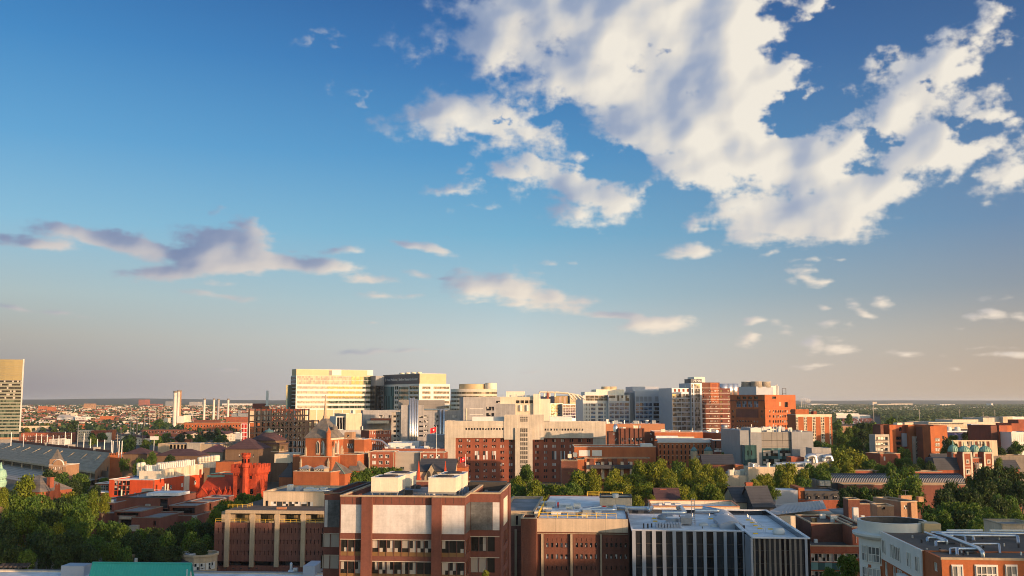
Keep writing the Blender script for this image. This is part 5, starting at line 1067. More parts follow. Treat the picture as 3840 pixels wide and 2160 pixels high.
for y in (690, 738, 786, 834, 880): w_.win('F', T1, (1690, y, 1735, y + 26), 2, 1, .8, .9, 'glass_white', .3); w_.win('F', T1, (1788, y, 1838, y + 26), 2, 1, .8, .9, 'glass_white', .3)
w_.win('F', T1, (1975, 690, 2018, 716), 2, 1, .8, .9, 'glass_white', .3)
l_ = b.vol(T1, 1364, 660, 1462, y=4, dep=24, wall='concrete', roof='roof_grey', par=.4)
for y in (690, 740, 790, 838, 888, 935): l_.win('F', T1, (1378, y, 1448, y + 24), 2, 1, .7, .9, 'glass_dark', .3)
b.vol(T1, 1432, 538, 1898, y=12, dep=16, wall='panel_taupe', roof='roof_grey', par=.4, name='penthouse').z0 = v.z1 - 3
for x, yt in ((1552, 515), (1572, 520), (1588, 512), (1606, 530), (1625, 540), (1582, 560)): A = b.hit(T1(x, yt), 1, -.9); MB().lathe(A.x, -.9, [(.75, 1), (.75, A.z)], 10).build('exhaust_pipe', 'galvanised', b.root, True)
for x in (1858, 1890): A = b.hit(T1(x, 625), 1, 1.6); MB().lathe(A.x, 1.6, [(.9, 1), (.9, A.z)], 10).build('exhaust_pipe', 'galvanised', b.root, True)
b.done()
b = Bld('hospital_block', 'low pinkish-grey hospital block under the white research tower with a red roof canopy', yaw=-12)
v = b.vol(T1, 1075, 642, 1450, D=900, dep=30, wall='concrete_grey', roof='roof_grey', par=.4); v.win('F', T1, (1240, 688, 1292, 715), 3, 1, .9, 1, 'glass_white', .3); v.win('F', T1, (1332, 690, 1425, 715), 4, 1, .8, 1, 'glass_dark', .3)
b.pbox('canopy', T1, 1158, 722, 1458, 742, -9, 8, 'brick_red'); b.pbox('canopy_deck', T1, 1120, 745, 1340, 772, -14, 12, 'precast_cream'); b.done()
b = Bld('plant_building', 'beige windowless block beside a glazed stair, behind the spired hall', yaw=-30)
v = b.vol(T1, 905, 677, 1064, D=790, dep=26, wall='precast_beige', roof='roof_grey', par=.5, cop='panel_cream'); b.pbox('roof_unit', T1, 975, 640, 1000, 680, 6, 4, 'panel_cream')
v.win('R', T1, (1072, 752, 1108, 795), 1, 1, 1, 1, 'glass_black', .4); v.band('R', T1, (1074, 800, 1106, 838), 'steel_grey', .2, 'louvre_grille')
u = b.vol(T1, 805, 702, 906, y=3, dep=14, wall='panel_white', roof='roof_grey', par=.3); u.win('F', T1, (812, 712, 900, 830), 3, 1, .92, 1, 'glass_black', .2)
b.vol(T1, 840, 840, 1140, y=-8, dep=20, wall='concrete_grey', roof='roof_grey', par=.3); b.done()
b = Bld('clinic_building', 'red brick clinic wing with four rows of small windows, receding behind the spired hall', yaw=-33)
v = b.vol(T1, 1138, 846, 1362, D=730, dep=14, wall='brick_red', roof='roof_grey', par=.4, cop='stone_tan')
for y in (868, 925, 975, 1020): v.win('F', T1, (1146, y - 16, 1356, y + 12), 11, 1, .42, .9, 'glass_white', .25)
b.done()

# ------------------------------------------------------------------ spired brick hall
b = Bld('spired_hall', 'orange brick hall with steep pyramid roof, slender spire and pointed windows', yaw=18)
v = b.vol(Z1, 1152, 812, 1532, D=640, dep=17, wall='brick_orange', roof='roof_slate', par=0, name='tower_wall')
zt = b.hit(Z1(1430, 520), 1, 8).z; b.hip('pyramid_roof', v.x0, v.x1, v.y0, v.y1, v.z1, zt - v.z1, 'roof_slate_tan', top=(.14, .14), ov=.8)
v.band('F', Z1, (1150, 806, 1535, 822), 'stone_pale', .35, 'cornice', full=True); v.band('R', Z1, (1535, 806, 1700, 822), 'stone_pale', .35, 'cornice', loc=(-.3, 17.3, v.z1 - 1.2, v.z1 - .1))
cx = (v.x0 + v.x1) / 2; zs = b.hit(Z1(1457, 180), 1, 8.5).z
MB().lathe(cx, 8.5, [(1.7, zt - 2), (1.5, zt + 1.2), (1.6, zt + 1.4), (1.1, zt + 1.6), (.75, zt + 8), (.62, zt + 8.2), (.25, zt + 15), (.04, zs)], 8).build('spire', 'stone_tan', b.root)
def gothic(v, f, a, z0, h, w, m_='stone_pale'):
    pf = [(-w / 2, 0), (w / 2, 0), (w / 2, h * .72), (w * .36, h * .86), (0, h), (-w * .36, h * .86), (-w / 2, h * .72)]
    for k_, n_, mm, nm in ((1.0, .25, m_, 'window_surround'), (.76, .3, 'glass_white', 'window')):
        q = MB(); q.poly([(x * k_, -n_, (zz - h / 2) * (k_ + .06 if k_ < 1 else 1) + h / 2) for x, zz in pf])
        for i in range(len(pf)):
            j = (i + 1) % len(pf); A, B_ = pf[i], pf[j]; zA, zB = [(zz - h / 2) * (k_ + .06 if k_ < 1 else 1) + h / 2 for zz in (A[1], B_[1])]; q.quad((A[0] * k_, 0, zA), (B_[0] * k_, 0, zB), (B_[0] * k_, -n_, zB), (A[0] * k_, -n_, zA))
        link(nm, q.mesh(nm, mm), b.root, v.pt(f, a, z0), {'F': 0, 'R': R(90)}[f])
    q = MB().box(-.08, .08, -.36, -.3, .4, h * .8); link('window_mullion', q.mesh('window_mullion', 'stone_pale'), b.root, v.pt(f, a, z0), {'F': 0, 'R': R(90)}[f])
for x in (1335, 1410): a, z0 = v.uv('F', Z1(x, 1065)); gothic(v, 'F', a, z0, v.uv('F', Z1(x, 850))[1] - z0, 2.5)
for a in (6.5, 10): gothic(v, 'R', a, z0, 8.6, 2.4)
def turret(x, yt, yb, r, ycone, y=-.3, m_='brick_orange', seg=12):
    A, B_ = b.hit(Z1(x, yt), 1, y), b.hit(Z1(x, yb), 1, y); c = b.hit(Z1(x, ycone), 1, y).z; MB().lathe(A.x, y, [(r, B_.z), (r, A.z), (r * 1.15, A.z + .1), (r * 1.15, A.z + .4), (.05, c)], seg).build('turret', [m_, 'roof_slate_tan'][0], b.root)
turret(1495, 735, 1095, 1.6, 655, -.6); 
A = b.hit(Z1(1490, 725), 1, -.6); MB().lathe(A.x, -.6, [(2.0, A.z - .2), (.06, b.hit(Z1(1490, 650), 1, -.6).z)], 12).build('turret_cap', 'roof_slate_tan', b.root)
def pinn(v_, f, a, z0, h=3.4, w=1.0):
    q = MB().lathe(0, -.4, [(w * .75, -5), (w * .75, 0), (w * .95, .1), (.05, h)], 4, a0=R(45)); link('pinnacle', q.mesh('pinnacle', 'stone_tan'), b.root, v_.pt(f, a, z0), {'F': 0, 'R': R(90)}[f])
for a in (.6, v.x1 - v.x0 - 3.6):
    for dz in (5.5, 12): pinn(v, 'F', a, v.z1 - dz - 3)
for a in (2.2, 3.6, 13.5, 15): pinn(v, 'R', a, v.z1 - 8.5); pinn(v, 'R', a, v.z1 - 15)
q = MB()
for x, y in ((1405, 660), (1590, 640)): A = b.hit(Z1(x, y), 1, 5); q = MB().box(A.x - .6, A.x + .6, 3.5, 8, A.z - 2, A.z); q.lathe(A.x, 4.2, [(.9, A.z), (.05, A.z + 1.6)], 4, a0=R(45)); q.build('roof_dormer', 'roof_slate_tan', b.root)
s2 = b.vol(Z1, 1062, 1092, 1545, y=-7, dep=26, wall='brick_orange', roof='roof_dark', par=.6, cop='stone_pale', name='lower_stage')
s2.band('F', Z1, (1320, 1095, 1400, 1230), 'trim_dark', .1, 'fire_ladder') if False else None
s3 = b.vol(Z1, 960, 1068, 1085, y=1, dep=22, wall='brick_orange', roof='roof_dark', par=.6, cop='stone_pale', name='side_stage')
s4 = b.vol(Z1, 1545, 1062, 1925, y=4, dep=16, wall='brick_orange', roof='roof_dark', par=.6, cop='stone_pale', name='side_stage')
s5 = b.vol(Z1, 965, 1318, 1530, y=-19, dep=14, wall='brick_orange', roof='roof_dark', par=.5, cop='stone_pale', name='front_stage')
for x0, x1 in ((1062, 1205), (1278, 1432)): u = b.vol(Z1, x0, 1275, x1, y=-16, dep=6, wall='stone_tan', roof='roof_slate', par=0, z0=s5.z1 - 1, name='skylight_wall'); u.win('F', Z1, (x0 + 8, 1280, x1 - 8, 1312), 4, 1, .8, .9, 'glass_white', .1); b.hip('skylight_roof', u.x0, u.x1, u.y0, u.y1, u.z1, 2.0, 'seam_metal_grey')
for x in (1085, 1500): pinn(s2, 'F', s2.uv('F', Z1(x, 1195))[0], s2.uv('F', Z1(x, 1195))[1]); pinn(s2, 'F', s2.uv('F', Z1(x, 1195))[0], s2.uv('F', Z1(x, 1265))[1])
# steep lean-to roofs
u = b.vol(Z1, 1530, 1352, 1742, y=-8, dep=14, wall='brick_orange', roof='roof_dark', par=0, name='bay_wall'); q = MB(); ap = b.hit(Z1(1598, 1160), 1, -1); q.poly([(u.x0 - .3, -8.3, u.z1), (u.x1 + .3, -8.3, u.z1), (ap.x, -1, ap.z)]); q.poly([(u.x1 + .3, -8.3, u.z1), (u.x1 + .3, 6, u.z1), (ap.x, -1, ap.z)]); q.poly([(u.x0 - .3, 6, u.z1), (u.x0 - .3, -8.3, u.z1), (ap.x, -1, ap.z)]); q.build('bay_roof', 'roof_slate_tan', b.root); MB().tube([(u.x0 - .3, -8.4, u.z1), (ap.x, -1.1, ap.z), (u.x1 + .3, -8.4, u.z1)], .25, 5).build('roof_hip', 'roof_copper', b.root)
u = b.vol(Z1, 750, 1405, 955, y=-2, dep=16, wall='brick_orange', roof='roof_dark', par=0, name='bay_wall'); ap = b.hit(Z1(948, 1165), 1, 3); q = MB(); q.poly([(u.x0 - .4, -2.3, u.z1), (u.x1, -2.3, u.z1), (ap.x, 3, ap.z)]); q.poly([(u.x0 - .4, 14, u.z1), (u.x0 - .4, -2.3, u.z1), (ap.x, 3, ap.z)]); q.build('bay_roof', 'roof_slate', b.root)
u = b.vol(Z1, 1800, 1310, 1985, y=3, dep=12, wall='brick_orange', roof='roof_dark', par=0, name='bay_wall'); a1, a2 = b.hit(Z1(1848, 1110), 1, 6), b.hit(Z1(1922, 1112), 1, 6); q = MB(); q.quad((u.x0, 2.7, u.z1), (u.x1, 2.7, u.z1), (a2.x, 6, a2.z), (a1.x, 6, a1.z)); q.poly([(u.x1, 2.7, u.z1), (u.x1, 15, u.z1), (a2.x, 6, a2.z)]); q.build('bay_roof', 'roof_slate_tan', b.root)
b.done()
# ------------------------------------------------------------------ museum rotunda and its low halls
b = Bld('museum_rotunda', 'round tan brick museum drum with dark conical roof and blue-green cap', yaw=0); A, C = W(Z1(300, 925), 690), W(Z1(592, 925), 690); r = C.x - A.x; b.setroot(Vector((C.x * (690 + r) / 690, 690 + r, 0))); hz = lambda y: W(Z1(592, y), 690).z; z1 = hz(925)
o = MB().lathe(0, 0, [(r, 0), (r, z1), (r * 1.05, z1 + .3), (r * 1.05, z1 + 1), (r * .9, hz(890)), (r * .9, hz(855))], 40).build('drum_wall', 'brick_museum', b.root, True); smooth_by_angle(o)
MB().lathe(0, 0, [(r * 1.09, z1 + .9), (r * 1.09, z1 + 1.3), (r * .9, hz(892))], 40, cap=False).build('lower_eave', 'roof_plum', b.root); MB().lathe(0, 0, [(r * .97, hz(858)), (r * .96, hz(850)), (r * .55, hz(790)), (r * .26, hz(738))], 40).build('roof', 'roof_plum', b.root, True); MB().lathe(0, 0, [(r * .24, hz(738)), (r * .24, hz(725)), (r * .3, hz(722)), (r * .04, hz(690)), (.05, hz(668))], 16).build('cap', 'roof_copper_blue', b.root); MB().lathe(0, 0, [(r * 1.02, hz(1025)), (r * 1.02, hz(1018))], 40, cap=False).build('string_course', 'stone_pale', b.root)
for k_ in range(12):
    if k_ % 4 == 3: continue
    t_ = R(190 + k_ * 14); pm, _ = window_mesh(2.2, 3.6, -.08, 'glass_warm', None, 0, 0); b.addwin((r * math.cos(t_), r * math.sin(t_), hz(985)), t_ + R(90), pm, None)
b.done()
def hall(label, cr, xl, yt, xr, D, dep, rise, wall, roof, yaw=0, kind='hip', wins=None, name='museum_hall', cat='building', **k_):
    b = Bld(name, label, cat, yaw=yaw); v = b.vol(cr, xl, yt, xr, D=D, dep=dep, wall=wall, roof=roof, par=0 if kind else .4, **k_)
    if kind == 'hip': b.hip('roof_slope', v.x0, v.x1, v.y0, v.y1, v.z1, rise, roof, ov=.8)
    elif kind: b.gable('roof_slope', v.x0, v.x1, v.y0, v.y1, v.z1, rise, roof, kind, wall)
    for w_ in wins or (): v.win('F', cr, *w_)
    b.done(); return b
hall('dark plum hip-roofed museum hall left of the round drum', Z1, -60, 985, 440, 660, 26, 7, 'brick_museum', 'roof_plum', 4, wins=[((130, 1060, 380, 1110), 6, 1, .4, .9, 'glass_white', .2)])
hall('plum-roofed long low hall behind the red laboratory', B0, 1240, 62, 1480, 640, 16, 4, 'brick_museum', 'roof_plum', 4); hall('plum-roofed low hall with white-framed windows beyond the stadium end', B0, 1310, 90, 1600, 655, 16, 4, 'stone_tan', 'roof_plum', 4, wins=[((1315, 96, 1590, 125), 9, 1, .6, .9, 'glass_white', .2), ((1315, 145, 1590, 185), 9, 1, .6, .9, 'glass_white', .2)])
hall('pink hip-roofed museum wing beside the beige concrete hall', T0, 2025, 1062, 2240, 700, 20, 5, 'stone_tan', 'roof_pink', 4)
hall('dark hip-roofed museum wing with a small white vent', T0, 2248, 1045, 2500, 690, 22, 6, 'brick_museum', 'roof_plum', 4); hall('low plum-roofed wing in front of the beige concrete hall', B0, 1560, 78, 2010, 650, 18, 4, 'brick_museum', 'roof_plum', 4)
b = Bld('concrete_hall', 'beige concrete museum hall with a row of dark square openings', yaw=8); v = b.vol(T0, 1590, 975, 2210, D=790, dep=26, wall='stone_tan', roof='roof_grey', par=.4); v.win('F', T0, (1700, 985, 1880, 1030), 5, 1, .8, 1, 'glass_black', 1.0); v.win('F', T0, (1895, 1055, 1980, 1085), 1, 1, 1, 1, 'glass_green', .4); b.pbox('block', T0, 1880, 968, 2010, 1060, -1, 8, 'concrete'); b.done()
# ------------------------------------------------------------------ steel frame under construction
t = thing('steel_frame', 'dark unfinished steel building frame with rusty trusses behind the spired hall', 'construction frame', W(Z1(300, 900), 770)); O = t.location.copy(); O.z = 0; t.location = O
def fp(x, y, dy=0): p = W(Z1(x, y), 770) - O; return Vector((p.x, p.y + dy, p.z))
xs = [300, 392, 482, 560, 636, 710, 780, 842, 905, 970, 1036, 1105, 1165, 1255]; ys = [392, 480, 566, 652, 742, 852, 960]
for dy in (0, 24):
    for i, x in enumerate(xs):
        top = ys[0] if x < 1110 else ys[2]; p = fp(x, top, dy); w_ = .5 if x != 1165 else 1.0; MB().box(p.x - w_, p.x + w_, dy - .5, dy + .5, 0, p.z + .8).build('column', 'steel_dark', t)
    for j, y in enumerate(ys):
        x1 = 1108 if j < 2 else 1258; A, B_ = fp(298, y, dy), fp(x1, y + 6, dy); MB().box(A.x, B_.x, dy - .45, dy + .45, A.z - .5, A.z + .5).build('beam', 'steel_red' if j == 0 else 'steel_dark', t)
for j, y in enumerate(ys[2:]): A, B_ = fp(298, y), fp(1258, y); MB().box(A.x, B_.x, .6, 23.4, A.z - .1, A.z + .15).build('deck', 'steel_dark', t)
for j, (ya, yb, m_, xa) in enumerate([(392, 566, 'steel_red', [636, 740, 842, 940, 1036]), (566, 652, 'steel_dark', [636, 710, 780, 842, 905, 970, 1036]), (652, 742, 'steel_dark', [636, 710, 780, 842, 905, 970, 1036]), (742, 852, 'steel_dark', [780, 842, 905, 970, 1036, 1105])]):
    for i in range(len(xa) - 1):
        for dy in (0, 24): A, B_ = (fp(xa[i], yb, dy), fp(xa[i + 1], ya, dy)) if (i + j) % 2 == 0 else (fp(xa[i], ya, dy), fp(xa[i + 1], yb, dy)); MB().tube([A, B_], .4, 4).build('brace', m_, t)
for x in (655, 712, 790, 850, 905): p = fp(x, 372); MB().box(p.x - .3, p.x + .3, -.3, .3, p.z - 3, p.z + 1.2).build('column_stub', 'steel_red', t)
t = thing('scaffold_tower', 'white scaffold tower with red netting panels before the long brick mill', 'scaffold', W(Z1(176, 860), 760)); O2 = t.location.copy(); O2.z = 0; t.location = O2; q = MB(); g = lambda x, y: W(Z1(x, y), 760) - O2
for x in (178, 222, 268): q.tube([g(x, 860) + Vector((0, 0, -8)), g(x, 600)], .22, 5); q.tube([g(x, 860) + Vector((0, 7, -8)), g(x, 600) + Vector((0, 7, 0))], .22, 5)
for y in (604, 670, 735, 798): q.tube([g(176, y), g(270, y)], .25, 5)
q.build('frame', 'paint_white', t)
for y0, y1 in ((585, 604), (610, 665), (675, 730), (740, 795), (800, 870)): A, B_ = g(188, y1), g(262, y0); MB().box(A.x, B_.x, 1, 1.3, A.z, B_.z).build('red_netting', 'paint_red', t)
b = Bld('boiler_house', 'orange brick boiler house with one tall pale chimney above the steel frame', yaw=-10); v = b.vol(Z1, 492, 335, 592, D=1060, dep=12, wall='brick_orange', roof='roof_dark', par=.3); u = b.vol(Z1, 300, 402, 625, y=-16, dep=14, wall='precast_beige', roof='roof_grey', par=.3, z0=0); u2 = b.vol(Z1, 280, 590, 640, y=-26, dep=8, wall='brick_orange', roof='roof_grey', par=.3); 
A, B_ = b.hit(Z1(570, 335), 1, 5), b.hit(Z1(570, 100), 1, 5); MB().lathe(A.x, 5, [(1.5, A.z - 2), (1.3, B_.z - 17), (2.2, B_.z - 16.6), (2.2, B_.z - 15.6), (1.35, B_.z - 15), (1.2, B_.z), (1, B_.z)], 16).build('chimney', 'panel_cream', b.root, True); b.pbox('rusty_roof', Z1, 350, 295, 545, 375, 14, 20, 'steel_red'); b.done()

# ------------------------------------------------------------------ small brick blocks between the spired hall and the hospital
b = Bld('brick_hall', 'small orange brick hall with square cupola right of the spired hall', yaw=10); v = b.vol(T1, 880, 930, 1000, D=690, dep=20, wall='brick_orange', roof='roof_grey', par=.5, cop='stone_pale'); w_ = b.vol(T1, 990, 935, 1088, y=-3, dep=18, wall='brick_orange', roof='roof_grey', par=.5, cop='stone_pale')
v.win('F', T1, (915, 975, 978, 1022), 3, 1, .8, 1, 'glass_white', .2, 'trim_white'); w_.win('R', T1, None, 4, 2, .5, .6, 'glass_white', .2, loc=(2, 16, 12, 22)); c = b.vol(T1, 890, 862, 965, y=6, dep=8, wall='brick_tan', roof='roof_grey', par=.2, z0=v.z1 - 1, name='cupola'); c.win('F', T1, (915, 885, 940, 910), 1, 1, .8, .9, 'glass_dark', .2); w_.band('F', T1, (990, 1055, 1088, 1068), 'stone_pale', .2, 'cornice')
q = b.vol(T1, 1010, 1065, 1092, y=-8, dep=10, wall='stone_tan', roof='roof_grey', par=.4); q.win('F', T1, (1020, 1080, 1085, 1127), 3, 1, .6, .9, 'glass_dark', .2); b.done()
for lab, x0, x1, yt in (('small brick block with three white windows per floor, left of the louvred screen', 1138, 1390, 1060), ('small brick block with white windows behind the gabled chapel roof', 1650, 1896, 1068)):
    b = Bld('brick_block', lab, yaw=3); v = b.vol(T1, x0, yt, x1, D=640, dep=18, wall='brick_red', roof='roof_grey', par=.5, cop='stone_pale')
    for k_ in range(3):
        for y in (1085, 1148, 1210): x = x0 + 32 + k_ * 66; v.win('F', T1, (x, y, x + 38, y + 36), 1, 1, 1, 1, 'glass_white', .15, 'trim_white', 1)
    for x in (x0 + 4, x1 - 4): v.band('F', T1, (x - 4, yt + 5, x + 4, 1300), 'stone_tan', .1, 'quoins')
    b.done()
b = Bld('louvred_screen', 'beige louvred plant screen between two small brick blocks', yaw=3); v = b.vol(T1, 1392, 1058, 1646, D=644, dep=12, wall='louvre', roof='roof_white', par=.3); v.win('F', B1, (1450, 190, 1490, 218), 2, 1, .9, 1, 'glass_green', .2); b.done()
b = Bld('plant_roof', 'flat roof crowded with white ducts and plant behind the brick blocks', yaw=3); v = b.vol(T1, 1270, 1025, 1900, D=690, dep=50, wall='brick_red', roof='roof_white', par=.4)
u = b.vol(T1, 1716, 885, 1896, y=24, dep=14, wall='concrete_grey', roof='roof_white', par=.3); b.vol(T1, 1330, 968, 1560, y=14, dep=10, wall='panel_white', roof='roof_white', par=0, z0=v.z1, name='white_plant'); b.vol(T1, 1380, 952, 1640, y=26, dep=8, wall='panel_white', roof='roof_white', par=0, z0=v.z1, name='white_plant'); b.vol(T1, 1290, 990, 1345, y=10, dep=6, wall='galvanised', roof='roof_white', par=0, z0=v.z1, name='white_plant'); b.vol(T1, 1690, 962, 1890, y=12, dep=8, wall='panel_grey', roof='roof_grey', par=0, z0=v.z1, name='grey_plant')
roof_kit(b, v, 26, 4); pipe(b, [(v.x1 - 60, 10, v.z1 + 6), (v.x1 - 45, 8, v.z1 + 5), (v.x1 - 40, 6, v.z1 + 1)], .8); b.done()

# ------------------------------------------------------------------ beige and brick hospital front
b = Bld('hospital_building', 'broad brick hospital with pale stone centre shaft and end pylons', yaw=1.5)
v = b.vol(T1, 1900, 800, 3520, D=690, dep=22, wall='brick_red', roof='roof_white', par=.3); v.x0 += .5; v.x1 -= .5
L_, Rr = b.hit(T1(1898, 800), 1, -.8), b.hit(T1(2008, 800), 1, -.8); zt = v.z1
def stone(name, x0, yt, x1, y, dep, yb=None, wall='limestone', par=.4, **k_): return b.vol(T2, x0, yt, x1, y=y, dep=dep, yb=yb, wall=wall, roof='roof_white', par=par, name=name, **k_)
stone('end_pylon', -676, 806, -568, -1.2, 20); stone('end_pylon', 815, 812, 942, -1.2, 20)
tp = stone('stone_slab', -676, 747, -80, -1.6, 16, z0=zt - 8); tr = stone('stone_slab', 320, 752, 942, -1.6, 16, z0=zt - 8)
tp.win('F', T2, (-475, 818, -80, 838), 14, 1, .6, 1, 'glass_dark', .3); tr.win('F', T2, (322, 824, 722, 845), 14, 1, .6, 1, 'glass_dark', .3)
tp.band('F', T2, (-676, 795, -80, 799), 'limestone', .3, 'ledge'); tr.band('F', T2, (320, 803, 942, 807), 'limestone', .3, 'ledge')
stone('white_plant', -400, 706, -80, 4, 10, z0=tp.z1 - .4, wall='panel_white'); stone('white_plant', 378, 704, 605, 4, 10, z0=tr.z1 - .4, wall='panel_white')
ct = stone('centre_tower', -80, 688, 320, -2, 22); sh = stone('centre_shaft', 30, 760, 206, -3.2, 10); 
ct.z0 = zt - 9; sh.z1 = zt - 1
ct.win('F', T2, (80, 702, 160, 757), 4, 3, .6, .7, 'glass_black', .4); b.nwin = 0; sh.win('F', T2, (80, 768, 160, 1300), 1, 27, .001, .001, 'glass_black', 0) if False else None
a0, a1, z0, z1 = sh.rect('F', T2, (80, 766, 160, 1380)); z0 = max(z0, 6)
for k_ in range(4): sh.win('F', T2, None, 1, 1, .62, 1, 'glass_black', .5, name='slot_window', loc=(a0 + (a1 - a0) * k_ / 4, a0 + (a1 - a0) * (k_ + 1) / 4, z0, z1))
n = int((z1 - z0) / 3.0)
for k_ in range(n): sh.band('F', T2, None, 'limestone', .02, 'sill', loc=(a0, a1, z0 + k_ * 3.0, z0 + k_ * 3.0 + .8))
for x in [-521 + 84.5 * k_ for k_ in range(7)] + [250 + 87 * k_ for k_ in range(7)]:
    tall = x in (-521 + 84.5 * 2, -521 + 84.5 * 3, -521 + 84.5 * 4) or x in (250 + 87 * 2, 250 + 87 * 3, 250 + 87 * 4)
    for j, y in enumerate((888, 945, 1002, 1062, 1122, 1185, 1247, 1310)):
        if x > 620 and y > 1000: continue
        if tall and j == 4: v.win('F', T2, (x - 26, 1050, x + 26, 1135), 2, 1, .7, 1, 'glass_white', -.06); continue
        if tall and j == 3: continue
        v.win('F', T2, (x - 21, y - 14, x + 21, y + 14), 2, 1, .72, 1, 'glass_dark' if (j + int(x)) % 3 else 'glass_white', .25)
b.done()
b = Bld('penthouse_plant', 'cream rooftop plant building with pipes and rounded corner behind the hospital centre', yaw=4); v = b.vol(T2, -120, 505, 225, D=770, dep=30, wall='precast_cream', roof='roof_white', par=.3)
u = b.vol(T2, 215, 475, 276, y=-2, dep=20, wall='panel_cream', roof='roof_white', par=.3); b.vol(T2, 275, 525, 378, y=-1, dep=20, wall='panel_cream', roof='roof_white', par=.3); b.vol(T2, -60, 450, 120, y=10, dep=12, wall='panel_cream', roof='roof_white', par=.2, z0=v.z1); b.vol(T2, -180, 575, 30, y=-6, dep=16, wall='concrete_grey', roof='roof_white', par=.3)
v.win('F', T2, (35, 540, 215, 570), 4, 1, .8, 1, 'glass_black', .5); 
for x in (85, 153): A, B_ = b.hit(T2(x, 588), 1, -.6), b.hit(T2(x, 650), 1, -.6); MB().lathe(A.x, -.6, [(.9, B_.z), (.9, A.z)], 10).build('flue', 'panel_white', b.root)
for k_ in range(4): pipe(b, [(v.x0 + 30 + k_ * 4, 3, v.z1), (v.x0 + 30 + k_ * 4, 3, v.z1 + 4), (v.x0 + 52 + k_ * 3, 2, v.z1 + 3 - k_ * .6), (v.x0 + 56 + k_ * 3, 1, v.z1 - 2)], .6, 'panel_cream', 'duct_pipe', 8)
A = b.hit(T2(358, 450), 1, 3); MB().lathe(A.x, 3, [(1.0, A.z - 9), (.8, A.z)], 10).build('brick_chimney', 'brick_red', b.root); roof_kit(b, v, 10, 8); b.done()
# ------------------------------------------------------------------ distant glass blocks and the white childrens' hospital
b = Bld('glass_block', 'violet and golden glass block on the skyline behind the cream plant building', yaw=-20); v = b.vol(T2, 428, 498, 585, D=1350, dep=60, wall='glass_violet', roof='roof_grey', par=.3); u = b.vol(T2, 583, 492, 735, y=-4, dep=50, wall='panel_gold', roof='roof_grey', par=.3); u.win('F', T2, (588, 500, 732, 560), 8, 4, .8, .7, 'glass_warm', .2); b.done()
b = Bld('glass_block', 'lower dark violet glass block with a pinkish left face', yaw=-20); v = b.vol(T2, 510, 577, 716, D=1200, dep=40, wall='steel_grey', roof='roof_grey', par=.3); v.win('F', T2, (514, 582, 712, 720), 8, 5, .94, .9, 'glass_violet', .15); u = b.vol(T2, 385, 572, 512, y=8, dep=30, wall='steel_grey', roof='roof_grey', par=.3); u.win('F', T2, (388, 578, 508, 720), 5, 5, .94, .9, 'glass_mirror', .15); b.done()
b = Bld('childrens_hospital', 'white and blue-grey hospital with gridded glass bays and blue penthouse', yaw=-6)
v = b.vol(T2, 712, 490, 968, D=930, dep=40, wall='panel_white', roof='roof_white', par=.3)
for x, n, f in ((727, 4, .35), (795, 1, .95), (866, 1, .95), (930, 1, .9)):
    w_ = {727: 60, 795: 46, 866: 52, 930: 12}[x]
    for y in (572, 613, 653, 693, 730): v.win('F', T2, (x, y, x + w_, y + 28), n, 1, f, 1, 'glass_blue' if n == 1 else 'glass_dark', .3)
u = b.vol(T2, 968, 485, 1185, y=-4, dep=40, wall='panel_bluegrey', roof='roof_white', par=.3)
for y in (568, 610, 650, 692, 734): u.win('F', T2, (978, y, 1180, y + 30), 4, 1, .85, 1, 'glass_blue', .3)
u.win('F', T2, (975, 490, 1182, 545), 5, 1, .94, 1, 'glass_white', .2); v.win('F', T2, (740, 478, 962, 545), 5, 2, .94, .85, 'glass_warm', .2)
b.vol(T2, 732, 455, 850, y=2, dep=20, wall='panel_white', roof='roof_white', par=.2); b.vol(T2, 845, 430, 1130, y=8, dep=24, wall='panel_cream', roof='roof_white', par=.2); k_ = b.vol(T2, 1180, 462, 1238, y=3, dep=34, wall='panel_grey', roof='roof_grey', par=.3)
for x in (950, 1000): A, B_ = b.hit(T2(x, 402), 1, 14), b.hit(T2(x, 432), 1, 14); MB().lathe(A.x, 14, [(5, B_.z - 1), (5, A.z)], 16).build('roof_drum', 'panel_gold', b.root, True)
w_ = b.vol(T2, 1235, 447, 1492, y=-2, dep=44, wall='panel_bluegrey', roof='roof_white', par=.3)
for y in (568, 610, 650, 692, 734): w_.win('F', T2, (1242, y, 1412, y + 30), 4, 1, .85, 1, 'glass_blue', .3); w_.win('F', T2, (1424, y, 1484, y + 30), 1, 1, 1, 1, 'glass_dark', .3)
w_.win('F', T2, (1240, 502, 1410, 552), 4, 1, .8, 1, 'panel_grey', .1); w_.win('F', T2, (1435, 500, 1475, 552), 1, 1, .9, 1, 'panel_grey', .1); b.vol(T2, 1212, 402, 1475, y=8, dep=30, wall='panel_bluegrey', roof='roof_white', par=.3).z0 = w_.z1 - 1
x_ = b.vol(T2, 1490, 442, 1612, y=1, dep=44, wall='concrete', roof='roof_white', par=.3); x_.win('F', T2, (1535, 560, 1568, 850), 1, 7, 1, .7, 'glass_dark', .3); x_.band('F', T2, (1572, 450, 1610, 900), 'precast_beige', .5, 'painted_lit_edge'); b.done()  # beige strip on the concrete paints its sunlit right edge
